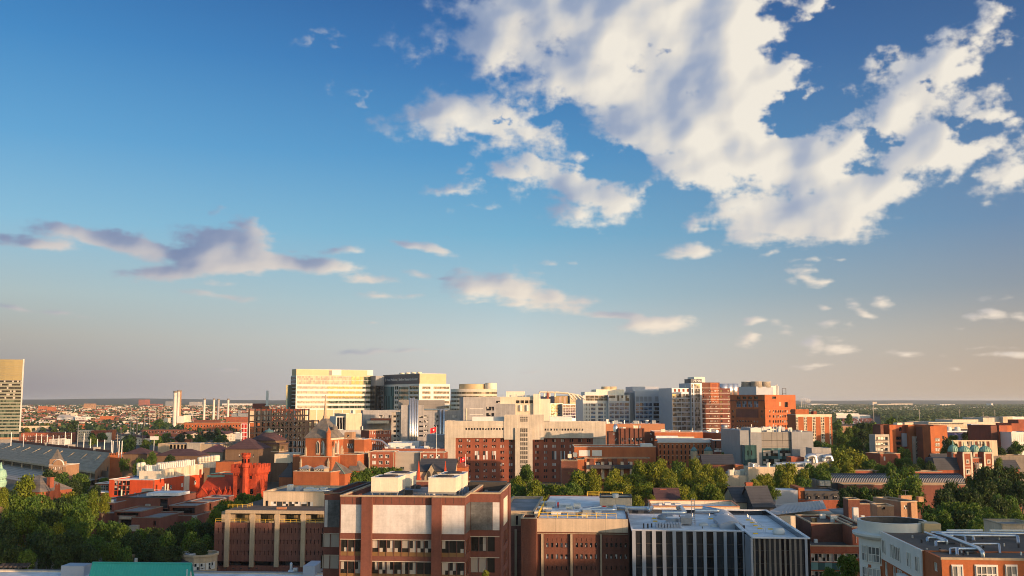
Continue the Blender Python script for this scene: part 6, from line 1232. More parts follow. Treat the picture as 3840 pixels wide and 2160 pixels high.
# ------------------------------------------------------------------ lettered brick and glass tower
b = Bld('lettered_tower', 'brick and mirrored glass hospital tower with white lettering on its top sign', yaw=-14)
v = b.vol(Z2, 238, 303, 530, D=880, dep=30, wall='panel_bluegrey', roof='roof_grey', par=.3, name='glass_wing')
v.win('F', Z2, (244, 385, 526, 945), 4, 8, .93, .78, 'glass_mirror', .15); v.win('F', Z2, (252, 315, 512, 360), 4, 1, .5, 1, 'brick_red', .2, name='brick_panel')
u = b.vol(Z2, 526, 228, 690, y=-2, dep=26, wall='panel_bluegrey', roof='roof_grey', par=.3, name='glass_bay'); u.win('F', Z2, (532, 240, 572, 945), 1, 10, .9, .86, 'glass_mirror', .15); u.win('F', Z2, (576, 240, 676, 945), 2, 10, .97, .94, 'glass_mirror', .15)
s_ = b.vol(Z2, 526, 165, 690, y=-1, dep=14, wall='sign_dark', roof='roof_grey', par=.3, name='sign_box'); s_.z0 = u.z1 - .5; text(b, 'PENN', (s_, 'F'), Z2, 562, 211, 36, 'paint_white', width=678); w_ = b.vol(Z2, 575, 135, 740, y=6, dep=14, wall='panel_white', roof='roof_grey', par=.3); w_.z0 = u.z1 - 1
r_ = b.vol(Z2, 686, 218, 960, y=-1, dep=28, wall='brick_brown', roof='roof_grey', par=.3, name='brick_wing'); r_.band('F', Z2, (815, 222, 945, 535), 'brick_orange', .4, 'painted_lit_bay'); r_.win('F', Z2, (835, 240, 915, 288), 3, 1, .85, 1, 'brick_red', -.45, name='brick_panel')  # orange bay on brown brick: sunlight put into the brick colour
for y in (345, 432, 510, 582, 655, 728, 802, 872): r_.win('F', Z2, (795, y - 12, 945, y + 12), 8, 1, .45, 1, 'glass_white', -.42 if y < 530 else .25); r_.win('F', Z2, (700, y - 12, 724, y + 12), 1, 1, .8, 1, 'glass_dark', .25)
for y in (298, 376, 467, 540, 612, 685, 758, 832, 908): r_.band('F', Z2, (686, y, 958, y + 7), 'panel_white', .47, 'white_course')
g_ = b.vol(Z2, 958, 306, 1118, y=4, dep=28, wall='brick_plum', roof='roof_grey', par=.3, name='brick_wing')
for y in (345, 432, 510, 582, 655, 728, 802, 872): g_.win('F', Z2, (970, y - 14, 1005, y + 14), 1, 1, 1, 1, 'glass_dark', .25); g_.win('F', Z2, (1085, y - 12, 1112, y + 12), 1, 1, 1, 1, 'glass_white', .25)
for y in (376, 467, 540, 612, 685, 758, 832): g_.band('F', Z2, (958, y, 1118, y + 7), 'panel_white', .2, 'white_course')
o_ = b.vol(Z2, 1112, 293, 1312, y=8, dep=28, wall='brick_orange', roof='roof_grey', par=.3, cop='panel_white', name='brick_wing'); o_.win('F', Z2, (1145, 310, 1290, 368), 4, 1, .9, 1, 'brick_red', .2, name='brick_panel')
for x in (1012, 1090, 1166): A = b.hit(Z2(x, 240), 1, 12); MB().lathe(A.x, 12, [(4.6, A.z - 12), (4.6, A.z), (3.8, A.z + .2)], 16).build('silver_stack', 'galvanised', b.root, True)
A = b.hit(Z2(502, 250), 1, 10); MB().lathe(A.x, 10, [(4, A.z - 13), (4, A.z)], 14).build('silver_stack', 'precast_cream', b.root, True); b.done()
# ------------------------------------------------------------------ big square brick hospital
b = Bld('brick_hospital', 'massive square brick hospital with four large blue windows and a bright orange right face', yaw=-38)
v = b.vol(Z2, 1640, 403, 2105, D=800, dep=62, wall='brick_orange', roof='roof_grey', par=.4); v.y1 = v.uv('L', Z2(1118, 410))[0]; kk = v.y1 / 62
for y in (655, 730, 806, 882): v.win('F', Z2, (1708, y - 16, 1730, y + 16), 1, 1, .9, 1, 'glass_dark', .3); v.win('F', Z2, (1755, y - 16, 2002, y + 16), 7, 1, .6, 1, 'glass_dark', .3); v.win('F', Z2, (2020, y - 16, 2045, y + 16), 1, 1, .9, 1, 'glass_dark', .3)
v.win('F', Z2, (1755, 430, 1812, 465), 1, 1, 1, 1, 'glass_black', .8); v.win('F', Z2, (1940, 515, 1992, 590), 1, 1, 1, 1, 'glass_black', 1.0); v.band('F', Z2, (1855, 512, 1890, 575), 'stone_tan', .1, 'panel'); v.band('F', Z2, (1640, 490, 2103, 494), 'brick_orange', .3, 'ledge'); v.band('F', Z2, (1640, 604, 2103, 610), 'brick_orange', .3, 'ledge')
v.band('L', Z2, (1120, 480, 1638, 496), 'brick_brown', .5, 'ledge'); v.win('L', Z2, (1200, 500, 1555, 592), 4, 1, .78, 1, 'glass_blue', .6, 'trim_white', 1, 1); v.win('L', Z2, (1205, 430, 1550, 470), 4, 1, .7, 1, 'glass_black', .8)
for y in (655, 735): v.win('L', Z2, (1150, y - 16, 1175, y + 16), 1, 1, .9, 1, 'glass_dark', .3); v.win('L', Z2, (1585, y - 16, 1610, y + 16), 1, 1, .9, 1, 'glass_dark', .3)
v.band('L', Z2, (1205, 620, 1550, 750), 'brick_plum', .12, 'panel')
for y in (806, 880): v.win('L', Z2, (1205, y - 16, 1550, y + 16), 8, 1, .55, 1, 'glass_dark', .3); v.win('L', Z2, (1150, y - 16, 1175, y + 16), 1, 1, .9, 1, 'glass_dark', .3)
f = b.vol(Z2, 1312, 285, 1670, y=30, dep=4, wall='panel_bluegrey', roof='roof_white', par=.3, z0=v.z1); f.y0, f.y1 = 20 * kk, 52 * kk; f.x0, f.x1 = 4, 26
for i, (x, y) in enumerate(((9, 26 * kk), (9, 44 * kk), (20, 26 * kk), (20, 44 * kk))): MB().lathe(x, y, [(4.6, f.z1 - .5), (4.2, f.z1 + 3.5), (4.8, f.z1 + 4.2)], 18, cap=True).build('cooling_fan', 'concrete', b.root, True)
e_ = b.vol(Z2, 1668, 270, 1805, y=18, dep=12, wall='panel_cream', roof='roof_white', par=.3, z0=v.z1 - 1)
for k_ in range(4): MB().lathe(e_.x1 + 1 + k_ * 1.6, 20, [(.45, v.z1), (.45, e_.z1 + (k_ % 3) * .8)], 8).build('flue', 'panel_white', b.root)
q = MB(); xx = e_.x1 + 9
for x in (xx, xx + 5): q.box(x - .15, x + .15, 18, 18.3, v.z1, e_.z1 - 2)
for z_ in (e_.z1 - 2, e_.z1 - 6): q.box(xx, xx + 5, 18, 18.3, z_ - .15, z_ + .15)
q.build('roof_frame', 'steel_dark', b.root); b.done()
b = Bld('apartment_block', 'orange brick apartment block with cream-framed vertical window strips', yaw=-6); v = b.vol(T3, 278, 685, 642, D=720, dep=16, wall='brick_orange', roof='roof_grey', par=.3, cop='precast_cream'); v.band('F', T3, (278, 683, 642, 706), 'precast_cream', .2, 'cream_fascia')
for x0, x1, n in ((278, 312, 2), (358, 400, 2), (442, 488, 2), (528, 576, 2), (614, 638, 1)): v.band('F', T3, (x0, 706, x1, 1010), 'precast_cream', .1, 'cream_strip'); v.win('F', T3, (x0 + 3, 708, x1 - 3, 930), n, 8, .6, .8, 'glass_dark', -.16)
u = b.vol(T3, 275, 630, 410, y=6, dep=9, wall='brick_orange', roof='roof_grey', par=.3); u.z0 = 0; b.pbox('roof_hut', T3, 458, 650, 492, 690, 4, 5, 'brick_red'); b.done()
# ------------------------------------------------------------------ mid-ground brick blocks right of the hospital
b = Bld('louvred_block', 'orange louvred brick plant block behind the crenellated brown hall', yaw=0); v = b.vol(T2, 940, 775, 1537, D=760, dep=22, wall='louvre_red', roof='roof_white', par=.3); roof_kit(b, v, 22, 9, smax=4.5); b.done()
b = Bld('crenellated_hall', 'dark brown brick hall with stepped parapet and arched windows', yaw=0); v = b.vol(T2, 1073, 822, 1332, D=645, dep=16, wall='brick_brown', roof='roof_dark', par=.5); v.band('F', T2, (1073, 808, 1332, 828), 'brick_red', .2, 'parapet_band')
for x in (1098, 1145, 1190, 1238, 1283, 1326): v.band('F', T2, (x - 5, 802, x + 5, 1000), 'brick_brown', .6, 'buttress')
for x in (1106, 1143, 1185, 1218, 1262, 1298): v.win('F', T2, (x - 14, 918, x + 14, 955), 1, 1, 1, 1, 'glass_white', .3, 'trim_dark', 1); v.win('F', T2, (x - 14, 980, x + 14, 1002), 1, 1, 1, 1, 'glass_white', .3)
for x0, x1, yt in ((972, 1075, 858), (1330, 1462, 862)): u = b.vol(T2, x0, yt, x1, y=2, dep=14, wall='brick_brown', roof='roof_dark', par=.5); u.win('F', T2, ((x0 + x1) / 2 - 8, 868, (x0 + x1) / 2 + 8, 888), 1, 1, 1, 1, 'glass_white', .2, 'trim_white'); u.win('F', T2, (x0 + 60, 920, x0 + 85, 945), 1, 1, 1, 1, 'glass_white', .2)
A = b.hit(T2(1042, 780), 1, 6); MB().lathe(A.x, 6, [(1.6, A.z - 14), (1.6, A.z - 2), (.8, A.z)], 12).build('vent_stack', 'galvanised', b.root, True); roof_kit(b, v, 6, 2); b.done()
b = Bld('academic_building', 'orange brick academic building with brown metal mansard and rows of narrow windows', yaw=2); v = b.vol(T2, 1467, 962, 2028, D=570, dep=18, wall='brick_orange', roof='roof_brown', par=0, cop=None); v.band('F', T2, (1465, 960, 2030, 970), 'stone_pale', .4, 'cornice', full=True)
z_ = b.hit(T2(1500, 925), 1, 5).z; q = MB(); q.quad((v.x0, v.y0, v.z1 + .02), (v.x1, v.y0, v.z1 + .02), (v.x1, 5, z_), (v.x0, 5, z_)); q.quad((v.x1, v.y0, v.z1), (v.x1, 18, v.z1), (v.x1, 14, z_), (v.x1, 5, z_)); q.quad((v.x0, 5, z_), (v.x1, 5, z_), (v.x1, 14, z_), (v.x0, 14, z_)); q.build('mansard_roof', 'seam_metal', b.root)
for y in (1005, 1062, 1118, 1172): v.win('F', T2, (1466, y - 19, 2024, y + 19), 13, 1, .28, 1, 'glass_black', .3)
for k_ in range(13):
    for y in (985, 1042, 1098): x = 1466 + 558 * (k_ + .5) / 13; v.band('F', T2, (x - 9, y - 3, x + 9, y), 'stone_pale', .08, 'lintel')
b.done()
b = Bld('flat_brick_block', 'flat-roofed orange brick block with a white roof strip, behind the metal mansard', yaw=2); v = b.vol(T2, 1435, 860, 1922, D=640, dep=26, wall='brick_orange', roof='roof_grey', par=.4, cop='trim_white'); b.pbox('white_strip', T2, 1448, 898, 1672, 925, -5, 6, 'roof_white'); b.pbox('white_strip', T2, 1672, 906, 1835, 928, -4, 5, 'panel_cream'); roof_kit(b, v, 5, 3); b.done()
b = Bld('flat_brick_block', 'brick block with white flat roof carrying one tall fan, beside the grey metal building', yaw=-22); v = b.vol(T2, 2145, 872, 2290, D=630, dep=42, wall='brick_orange', roof='roof_white', par=.3, cop='roof_white'); A = b.hit(T2(2140, 862), 1, 14); MB().lathe(A.x, 14, [(1.2, v.z1 - .3), (1.3, v.z1 + 2.6), (2.0, v.z1 + 3), (1.9, v.z1 + 5)], 14).build('roof_fan', 'steel_grey', b.root, True); roof_kit(b, v, 10, 12); b.done()
b = Bld('glass_link', 'brick and white-framed glass link beside the orange academic building', yaw=2); v = b.vol(T2, 2028, 945, 2245, D=560, dep=14, wall='brick_brown', roof='roof_white', par=.3, cop='roof_white')
for x in (2048, 2128, 2205): v.win('F', T2, (x - 7, 952, x + 7, 1020), 1, 1, 1, 1, 'glass_black', .3)
v.win('F', T2, (2032, 1022, 2240, 1058), 4, 1, .94, 1, 'glass_white', .2, 'trim_white', 3); b.done()
b = Bld('grey_metal_building', 'dark grey metal-clad building with teal glass base and crowded roof plant', yaw=-3)
v = b.vol(T2, 2400, 858, 2812, D=500, dep=40, wall='panel_taupe', roof='roof_grey', par=.4); u = b.vol(T2, 2292, 842, 2402, y=0, dep=36, wall='panel_grey', roof='roof_white', par=.4); w_ = b.vol(T2, 2396, 815, 2508, y=-.6, dep=16, wall='panel_grey', roof='roof_white', par=.2); h_ = b.vol(T2, 2812, 855, 3028, y=-1.2, dep=40, wall='panel_grey', roof='roof_grey', par=.4); w_.band('F', T2, (2400, 815, 2508, 862), 'panel_white', .15, 'white_box')
v.band('F', T3, (-64, 1022, 232, 1300), 'glass_teal', .1, 'teal_glass'); v.win('F', T3, (-50, 1045, 100, 1100), 3, 1, .96, 1, 'glass_office', -.16); v.win('F', T3, (115, 1045, 228, 1100), 2, 1, .96, 1, 'glass_office', -.16); v.win('F', B3, (-50, 110, 228, 160), 5, 1, .96, 1, 'glass_office', -.16)
for x in (38, 92, 148): v.band('F', T3, (x - 1.5, 862, x + 1.5, 1020), 'trim_dark', .05, 'panel_joint')
v.band('F', T3, (-64, 941, 232, 945), 'trim_dark', .05, 'panel_joint')
g_ = b.vol(T2, 2342, 992, 2460, y=-6, dep=8, wall='glass_teal', roof='roof_grey', par=.2, name='teal_corner'); g_.win('F', T2, (2355, 1045, 2430, 1095), 2, 1, .3, 1, 'glass_black', .2)
roof_kit(b, v, 26, 21, smax=3.4); roof_kit(b, h_, 14, 22, smax=2.6); b.done()
b = Bld('blank_brick_hall', 'long blank orange brick hall with two white wall panels', yaw=1); v = b.vol(T2, 627, 1010, 1446, D=560, dep=26, wall='brick_orange', roof='roof_grey', par=.5, cop='stone_pale')
for x0, x1 in ((672, 784), (806, 904)): v.band('F', T2, (x0, 1042, x1, 1102), 'panel_white', .15, 'white_panel')
v.win('F', T2, (640, 1085, 660, 1127), 1, 1, 1, 1, 'trim_dark', .3); b.vol(T2, 1303, 978, 1414, y=3, dep=8, wall='panel_white', roof='roof_white', par=.2, z0=v.z1 - .5, name='white_roof_box'); lw = b.vol(Z4, 545, 282, 1420, y=-9, dep=8.9, wall='brick_orange', roof='roof_dark', par=.4, cop='stone_tan')
for x in (640, 830, 950, 1090): lw.band('F', Z4, (x - 30, 280, x + 30, 380), 'brick_brown', 1.2, 'buttress')
for x in (575, 700, 720, 740, 870, 1040, 1140): lw.win('F', Z4, (x - 12, 325, x + 12, 368), 1, 1, 1, 1, 'glass_white', .2, 'trim_white')
for x in (590, 790, 890, 1050, 1170): b.pbox('stone_pier', Z4, x - 20, 330, x + 20, 560, -11, 1.6, 'precast_beige')
t_ = b.vol(Z4, 230, 318, 450, y=-14, dep=10, wall='brick_brown', roof='roof_dark', par=.6, cop='stone_tan'); t2 = b.vol(Z4, 440, 300, 540, y=-12, dep=9, wall='brick_orange', roof='roof_dark', par=.6, cop='stone_tan'); t_.band('L', Z4, None, 'stone_pale', .1, 'quoins', loc=(.1, .8, .5, t_.z1 - 1)); b.pbox('white_tank', Z4, 320, 225, 370, 275, -8, 3, 'panel_cream'); b.pbox('roof_unit', Z4, 390, 205, 445, 262, -6, 2, 'galvanised'); b.pbox('roof_deck', Z4, 610, 375, 1190, 420, -15, 5, 'roof_slate'); b.done()
# ------------------------------------------------------------------ flags
def flag(label, x, yt, yb, D, fx, fy0, fy1, cr):
    A, B_ = W(cr(x, yb), D), W(cr(x, yt), D); t = thing('flag', label, 'flag', (A.x, A.y, A.z), 0); L = B_.z - A.z; MB().lathe(0, 0, [(.16, -6), (.10, L), (.14, L + .1), (.02, L + .4)], 8).build('pole', 'paint_white', t)
    C = W(cr(fx, fy1), D) - A; D_ = W(cr(x, fy0), D) - A; n = 8; q = MB()
    for i in range(n):
        x0, x1 = -.1 + (C.x) * i / n, -.1 + C.x * (i + 1) / n; w0, w1 = .25 * math.sin(i * 1.1), .25 * math.sin((i + 1) * 1.1); d0, d1 = -.12 * i, -.12 * (i + 1); q.quad((x0, w0, C.z + d0), (x1, w1, C.z + d1), (x1, w1, D_.z + d1), (x0, w0, D_.z + d0))
    q.build('cloth', 'flag_red', t); m_ = (D_.z - C.z); q = MB(); q.poly([(C.x * .5 + a * m_, -.32, (C.z + D_.z) / 2 - .4 + c * m_) for a, c in ((-.14, .15), (.14, .15), (.14, -.05), (0, -.22), (-.14, -.05))]); q.poly([(C.x * .5 + a * m_, .32, (C.z + D_.z) / 2 - .4 + c * m_) for a, c in ((.14, .15), (-.14, .15), (-.14, -.05), (0, -.22), (.14, -.05))]); q.build('white_emblem', 'paint_white', t); return t, L
t, L = flag('tall flagpole flying a red flag with white emblem before the grey lab tower', 1815, 800, 1100, 580, 1756, 806, 858, T1)
for a in (-28, 30): 
    p = W(B1(1815 + a * 2.1, 148), 580) - Vector(t.location); MB().tube([(0, 0, -1), (p.x, 0, p.z)], .18, 5).build('stay', 'paint_white', t)
flag('red flag with white emblem on a short pole above the office roof', 2108, 70, 240, 480, 2056, 88, 130, B1)
b = Bld('gabled_chapel', 'slate-roofed stone chapel with a pointed gable and red pinnacles behind the cooling units', yaw=4); v = b.vol(B1, 1640, 230, 2000, D=470, dep=14, wall='stone_tan', roof='roof_slate', par=0); b.gable('roof', v.x0, v.x1, v.y0, v.y1, v.z1, 5.2, 'roof_slate', 'x', 'stone_tan')
for x in (1637, 1905): A, B_ = b.hit(B1(x, 330), 1, -.8), b.hit(B1(x, 130), 1, -.8); MB().lathe(A.x, -.8, [(1.1, 0), (1.1, B_.z - 9), (1.3, B_.z - 8.8), (.95, B_.z - 7.5), (.1, B_.z)], 4, a0=R(45)).build('pinnacle', 'brick_vermilion', b.root)
A, B_ = b.hit(B1(1695, 315), 1, -1.2), b.hit(B1(1838, 315), 1, -1.2); zt = b.hit(B1(1768, 165), 1, -1.2).z; q = MB(); xm = (A.x + B_.x) / 2; q.poly([(A.x, -1.2, 0), (B_.x, -1.2, 0), (B_.x, -1.2, A.z + 1), (xm, -1.2, zt), (A.x, -1.2, A.z + 1)]); q.build('front_gable', 'stone_tan', b.root); q = MB(); q.quad((B_.x + .3, -1.5, A.z + .7), (B_.x + .3, 7, A.z + .7), (xm, 7, zt + .2), (xm, -1.5, zt + .2)); q.quad((A.x - .3, 7, A.z + .7), (A.x - .3, -1.5, A.z + .7), (xm, -1.5, zt + .2), (xm, 7, zt + .2)); q.build('gable_roof', 'roof_slate', b.root); q = MB(); z_ = b.hit(B1(1768, 262), 1, -1.2).z
for x in (-1.3, 1.3): q = MB(); q.poly([(xm + x + a, -1.3, z_ + c) for a, c in ((-.9, -4), (.9, -4), (.9, 0), (.5, 1), (0, 1.5), (-.5, 1), (-.9, 0))]); q.build('arched_window', 'trim_dark', b.root)
u = b.vol(B1, 1900, 195, 2105, y=8, dep=14, wall='brick_orange', roof='roof_slate', par=0); b.hip('wing_roof', u.x0, u.x1, u.y0, u.y1, u.z1, 3, 'brick_red'); b.done()
b = Bld('twin_domed_gatehouse', 'stone gatehouse with a pair of blue-green domed turrets before the orange brick academic building', yaw=2); P = W(Z2(530, 1420), 520); b.setroot(Vector((P.x, P.y, 0)))
for x, y in ((572, 0), (805, 0), (775, 7)):
    A, e_, d_ = b.hit(Z2(x, 1255), 1, y), b.hit(Z2(x, 1235), 1, y), b.hit(Z2(x, 1185), 1, y); r = (b.hit(Z2(622, 1300), 1, 0).x - b.hit(Z2(522, 1300), 1, 0).x) / 2; ze, zt = A.z, d_.z
    o = MB().lathe(A.x, y, [(r, 0), (r, ze - 2.5), (r * 1.12, ze - 2.2), (r * 1.12, ze - .3), (r * .9, ze)], 8, a0=R(22.5)).build('turret', 'stone_tan', b.root); o = MB().lathe(A.x, y, [(r * .95, ze), (r * 1.0, ze + 1), (r * .85, zt - 1.6), (r * .4, zt - .4), (.12, zt), (.06, zt + 1.8)], 14).build('dome', 'roof_copper_blue', b.root, True)
    for k_ in range(8): t_ = R(45 * k_); pm, _ = window_mesh(.8, 4.2, -.02, 'glass_black', None, 0, 0); b.addwin((A.x + r * .93 * math.cos(t_), y + r * .93 * math.sin(t_), ze - 6), t_ + R(90), pm, None)
A, B_ = b.hit(Z2(620, 1345), 1, 1), b.hit(Z2(760, 1345), 1, 1); MB().box(A.x, B_.x, 1, 8, 0, A.z).build('gate_wall', 'stone_tan', b.root)
# ------------------------------------------------------------------ right middle ground
b = Bld('courtyard_building', 'dark red brick building with recessed roof terrace, teal glass bands and a grey door', yaw=4)
v = b.vol(B3, 425, 988, 1012, D=252, dep=30, wall='brick_red', roof='roof_dark', par=.4, cop='stone_tan')
v.win('F', B3, (430, 1062, 740, 1146), 4, 1, .97, 1, 'glass_office', .3, 'trim_white', 1); v.win('F', B3, (760, 1062, 990, 1112), 3, 1, .95, 1, 'glass_office', .3, 'trim_white', 1); v.band('F', B3, (428, 1150, 745, 1228), 'glass_teal', .1, 'teal_spandrel'); v.win('F', B3, (430, 1238, 740, 1330), 4, 1, .97, 1, 'glass_office', .3, 'trim_white', 1)
u = b.vol(B3, 432, 762, 850, y=11, dep=19, wall='brick_brown', roof='roof_brown', par=.4, cop='stone_tan'); r_ = b.vol(B3, 846, 800, 1012, y=1.5, dep=26, wall='brick_red', roof='roof_brown', par=.4, cop='stone_tan')
u.win('F', B3, (766, 842, 842, 934), 1, 1, 1, 1, 'panel_bluegrey', .1, name='door'); u.win('F', B3, (766, 815, 834, 838), 1, 1, 1, 1, 'louvre', .1, name='vent_grille'); u.band('F', B3, (440, 800, 580, 890), 'brick_plum', .15, 'brick_panel'); rbox(b, 'roof_unit', B3, 470, 955, 500, 920, 1, v.z1 - .4, 'panel_white'); b.pbox('drain_pipe', B3, 886, 880, 892, 955, 1.3, .15, 'trim_white')
zz = u.z1 - .4
for a in ((865, 735, 915, 600, 1.6), (800, 720, 832, 705, 1), (640, 745, 700, 685, 1.2), (530, 710, 580, 665, 1.2), (445, 750, 495, 705, 2), (945, 735, 975, 680, 1)): rbox(b, 'roof_unit', B3, *a, zz, 'panel_white' if a[0] != 445 else 'glass_warm')
b.done()
b = Bld('metal_roofed_hall', 'hall with faceted silver standing-seam roofs behind the grey striped building', yaw=0)
P = W(B3(60, 680), 312); b.setroot(Vector((P.x, P.y, 0)))
g = lambda x, y, d: b.hit(B3(x, y), 1, d)
e1, e2, ap, r1, r2 = g(0, 640, 2), g(590, 612, 0), g(550, 526, 12), g(165, 566, 10), g(90, 672, -2)
for pts, m_ in (([r2, e2, r1], 'seam_metal_grey'), ([e2, ap, r1], 'seam_metal'), ([e1, r2, r1], 'seam_metal_grey'), ([e2, e2 + Vector((2, 14, 0)), ap], 'seam_metal_grey'), ([r1, ap, e1 + Vector((6, 20, 0))], 'seam_metal')): MB().poly(pts).build('roof_facet', m_, b.root)
q = MB()
for k_ in range(1, 12): f = k_ / 12; q.tube([r2.lerp(e2, f) + Vector((0, -.05, .06)), (r1.lerp(e2, f)) + Vector((0, -.05, .06))], .08, 4); q.tube([r1.lerp(ap, f) + Vector((0, -.05, .06)), r1.lerp(e2, f) + Vector((0, -.05, .06))], .08, 4)
q.build('roof_seams', 'seam_metal_grey', b.root)
s1, s2, s3, s4 = g(595, 612, 2), g(905, 598, 8), g(1060, 690, -4), g(700, 690, -6); q = MB(); q.poly([s1, s4, s3, s2]); q.build('roof_facet', 'seam_metal', b.root); q = MB()
for k_ in range(1, 16): f = k_ / 16; q.tube([s1.lerp(s4, f) + Vector((0, 0, .08)), s2.lerp(s3, f) + Vector((0, 0, .08))], .07, 4)
q.build('roof_seams', 'seam_metal_grey', b.root); MB().box(r2.x, s3.x, -1.5, 12, 0, min(r2.z, s4.z) - .3).build('wall', 'precast_cream', b.root); MB().lathe(g(888, 640, -8).x, -7, [(.9, 8), (.9, g(888, 625, -7).z), (.6, g(888, 600, -7).z)], 12).build('exhaust_flue', 'galvanised', b.root)
def house(label, cr, xl, yt, xr, D, dep, rise, wall, roof, yaw=0, axis='x', chim=(), wins=None, name='house', **k_):
    b = Bld(name, label, 'house', yaw=yaw); v = b.vol(cr, xl, yt, xr, D=D, dep=dep, wall=wall, roof=roof, par=0 if rise else .4, cop=None if rise else 'stone_tan')
    if rise: b.gable('roof_slope', v.x0, v.x1, v.y0, v.y1, v.z1, rise, roof, axis, wall)
    for x, y0, y1, w_ in chim: A = b.hit(cr(x, y0), 1, dep / 2); MB().box(A.x - w_ / 2, A.x + w_ / 2, dep / 2 - .6, dep / 2 + .6, v.z1 - 1, A.z).box(A.x - w_ / 2 - .15, A.x + w_ / 2 + .15, dep / 2 - .75, dep / 2 + .75, A.z - .5, A.z - .1).build('chimney', 'brick_red', b.root)
    for w_ in wins or (): v.win('F', cr, *w_)
    b.done(); return b, v
house('blue-grey slate house with a tall red brick chimney behind the striped building', B2, 2245, 540, 2480, 350, 14, 4.5, 'stone_tan', 'roof_slate', -6, chim=((2382, 345, 540, 2.4),)); house('slate-roofed gable end house right of the tall red chimney', B2, 2430, 595, 2640, 345, 12, 6.5, 'roof_slate', 'roof_slate', -10)
house('small dark roofed house with two brick chimneys among the central trees', B2, 1450, 520, 1690, 350, 10, 3.5, 'brick_red', 'roof_plum', 0, chim=((1518, 410, 520, 2.0), (1460, 470, 520, 2.6)))
b, v = house('dark slate-roofed union hall with white roof plant beside the twin domed turrets', B2, 1925, 160, 2240, 480, 16, 4, 'brick_brown', 'roof_slate', 4, name='union_hall'); u = b.vol(B2, 2150, 275, 2480, y=-18, dep=14, wall='precast_beige', roof='roof_white', par=.4); u2 = b.vol(B2, 2240, 170, 2330, y=-4, dep=8, wall='brick_orange', roof='roof_white', par=.3); u2.b = b; roof_kit(b, u, 22, 31, smax=3.4); u.make(); u2.make()
b = Bld('grey_plant_box', 'grey metal plant enclosure beside the dormered mansard house', yaw=2); v = b.vol(B3, 72, 425, 298, D=375, dep=10, wall='panel_bluegrey', roof='roof_white', par=.2); b.done()
b = Bld('mansard_house', 'dark mansard double house with four small dormers and paired flat roofs', 'house', yaw=3); v = b.vol(B3, 372, 440, 722, D=375, dep=16, wall='roof_slate', roof='roof_grey', par=.3, cop='trim_dark'); lo = b.vol(B3, 305, 522, 722, y=-.6, dep=17, wall='brick_red', roof='roof_grey', par=0); b.pbox('side_wall', B3, 306, 400, 370, 520, 1, 14, 'brick_orange')
for x in (420, 504, 588, 678): v.win('F', B3, (x - 16, 470, x + 16, 512), 1, 1, 1, 1, 'glass_dark', -.3, 'trim_dark', 1); A = b.hit(B3(x, 465), 1, -.5); MB().poly([(A.x - 1.6, -.5, A.z - .6), (A.x + 1.6, -.5, A.z - .6), (A.x, -.5, A.z + .4)]).build('dormer_gable', 'trim_dark', b.root)
b.done()
house('flat-roofed brick stair hut with a green-edged parapet', B3, 806, 522, 922, 300, 6, 0, 'brick_brown', 'roof_dark', 4); house('low dark-roofed block with a small roof vent beside the brick stair hut', B3, 925, 566, 1102, 300, 12, 0, 'brick_brown', 'roof_dark', 4); house('lit brick hut with one dark square window in front of the leafy yard', B3, 1098, 588, 1266, 285, 7, 0, 'brick_tan', 'roof_dark', 4, wins=[((1142, 595, 1180, 620), 1, 1, 1, 1, 'glass_dark', .2)])
b, v = house('brick house with dark flat roof, chimneys along its edge and an antenna', B3, 1335, 545, 1500, 305, 14, 0, 'brick_tan', 'roof_dark', -14, wins=[((1368, 578, 1400, 615), 1, 1, 1, 1, 'glass_white', .2)])
for x, y0, y1, w_, d_ in ((1460, 550, 700, 1.4, -1), (1392, 478, 545, 3.8, 9), (1540, 490, 540, 1.8, 8), (1290, 520, 550, 1.2, 8)): A = b.hit(B3(x, y0), 1, d_); MB().box(A.x - w_ / 2, A.x + w_ / 2, d_, d_ + 1.4, 0 if d_ < 0 else v.z1 - 1, A.z).build('chimney', 'brick_tan', b.root)
A = b.hit(B3(1390, 425), 1, 9); MB().tube([(A.x, 9.5, v.z1), (A.x, 9.5, A.z)], .05, 5).tube([(A.x - 1.2, 9.5, A.z - .2), (A.x + 1.2, 9.5, A.z - .2)], .04, 4).build('antenna', 'steel_grey', b.root)
b = Bld('ribbed_roof_hall', 'long hall with pale ribbed barrel roof and dark clerestory behind the big leafy tree', yaw=1); v = b.vol(B3, 640, 345, 1990, D=430, dep=18, wall='roof_slate', roof='roof_grey', par=0); zt = b.hit(B3(700, 258), 1, 7).z; q = MB(); w_ = v.x1 - v.x0; n = 78
pr = [(-.3, v.z1), (1.2, v.z1 + (zt - v.z1) * .5), (4, v.z1 + (zt - v.z1) * .88), (8, zt), (12, v.z1 + (zt - v.z1) * .88), (16, v.z1 + (zt - v.z1) * .4), (18.2, v.z1)]
for i in range(6): q.quad((v.x0, *pr[i]), (v.x1, *pr[i]), (v.x1, *pr[i + 1]), (v.x0, *pr[i + 1]))
q.poly([(v.x0, *p) for p in pr[::-1]]); q.build('barrel_roof', 'seam_metal', b.root); q = MB()
for i in range(n + 1): x = v.x0 + w_ * i / n; q.tube([(x, p[0], p[1] + .1) for p in pr[:4]], .16, 4)
q.build('roof_ribs', 'roof_slate', b.root); u = b.vol(B3, 760, 372, 1990, y=-8, dep=8, wall='brick_plum', roof='roof_brown', par=.2, cop='stone_tan')
for k_ in range(2): b.pbox('roof_unit', B3, 520 + k_ * 55, 330, 570 + k_ * 60, 382, -6, 10, 'galvanised')
b.pbox('low_roof', B3, 470, 325, 640, 440, -2, 12, 'concrete_dark'); b.done()
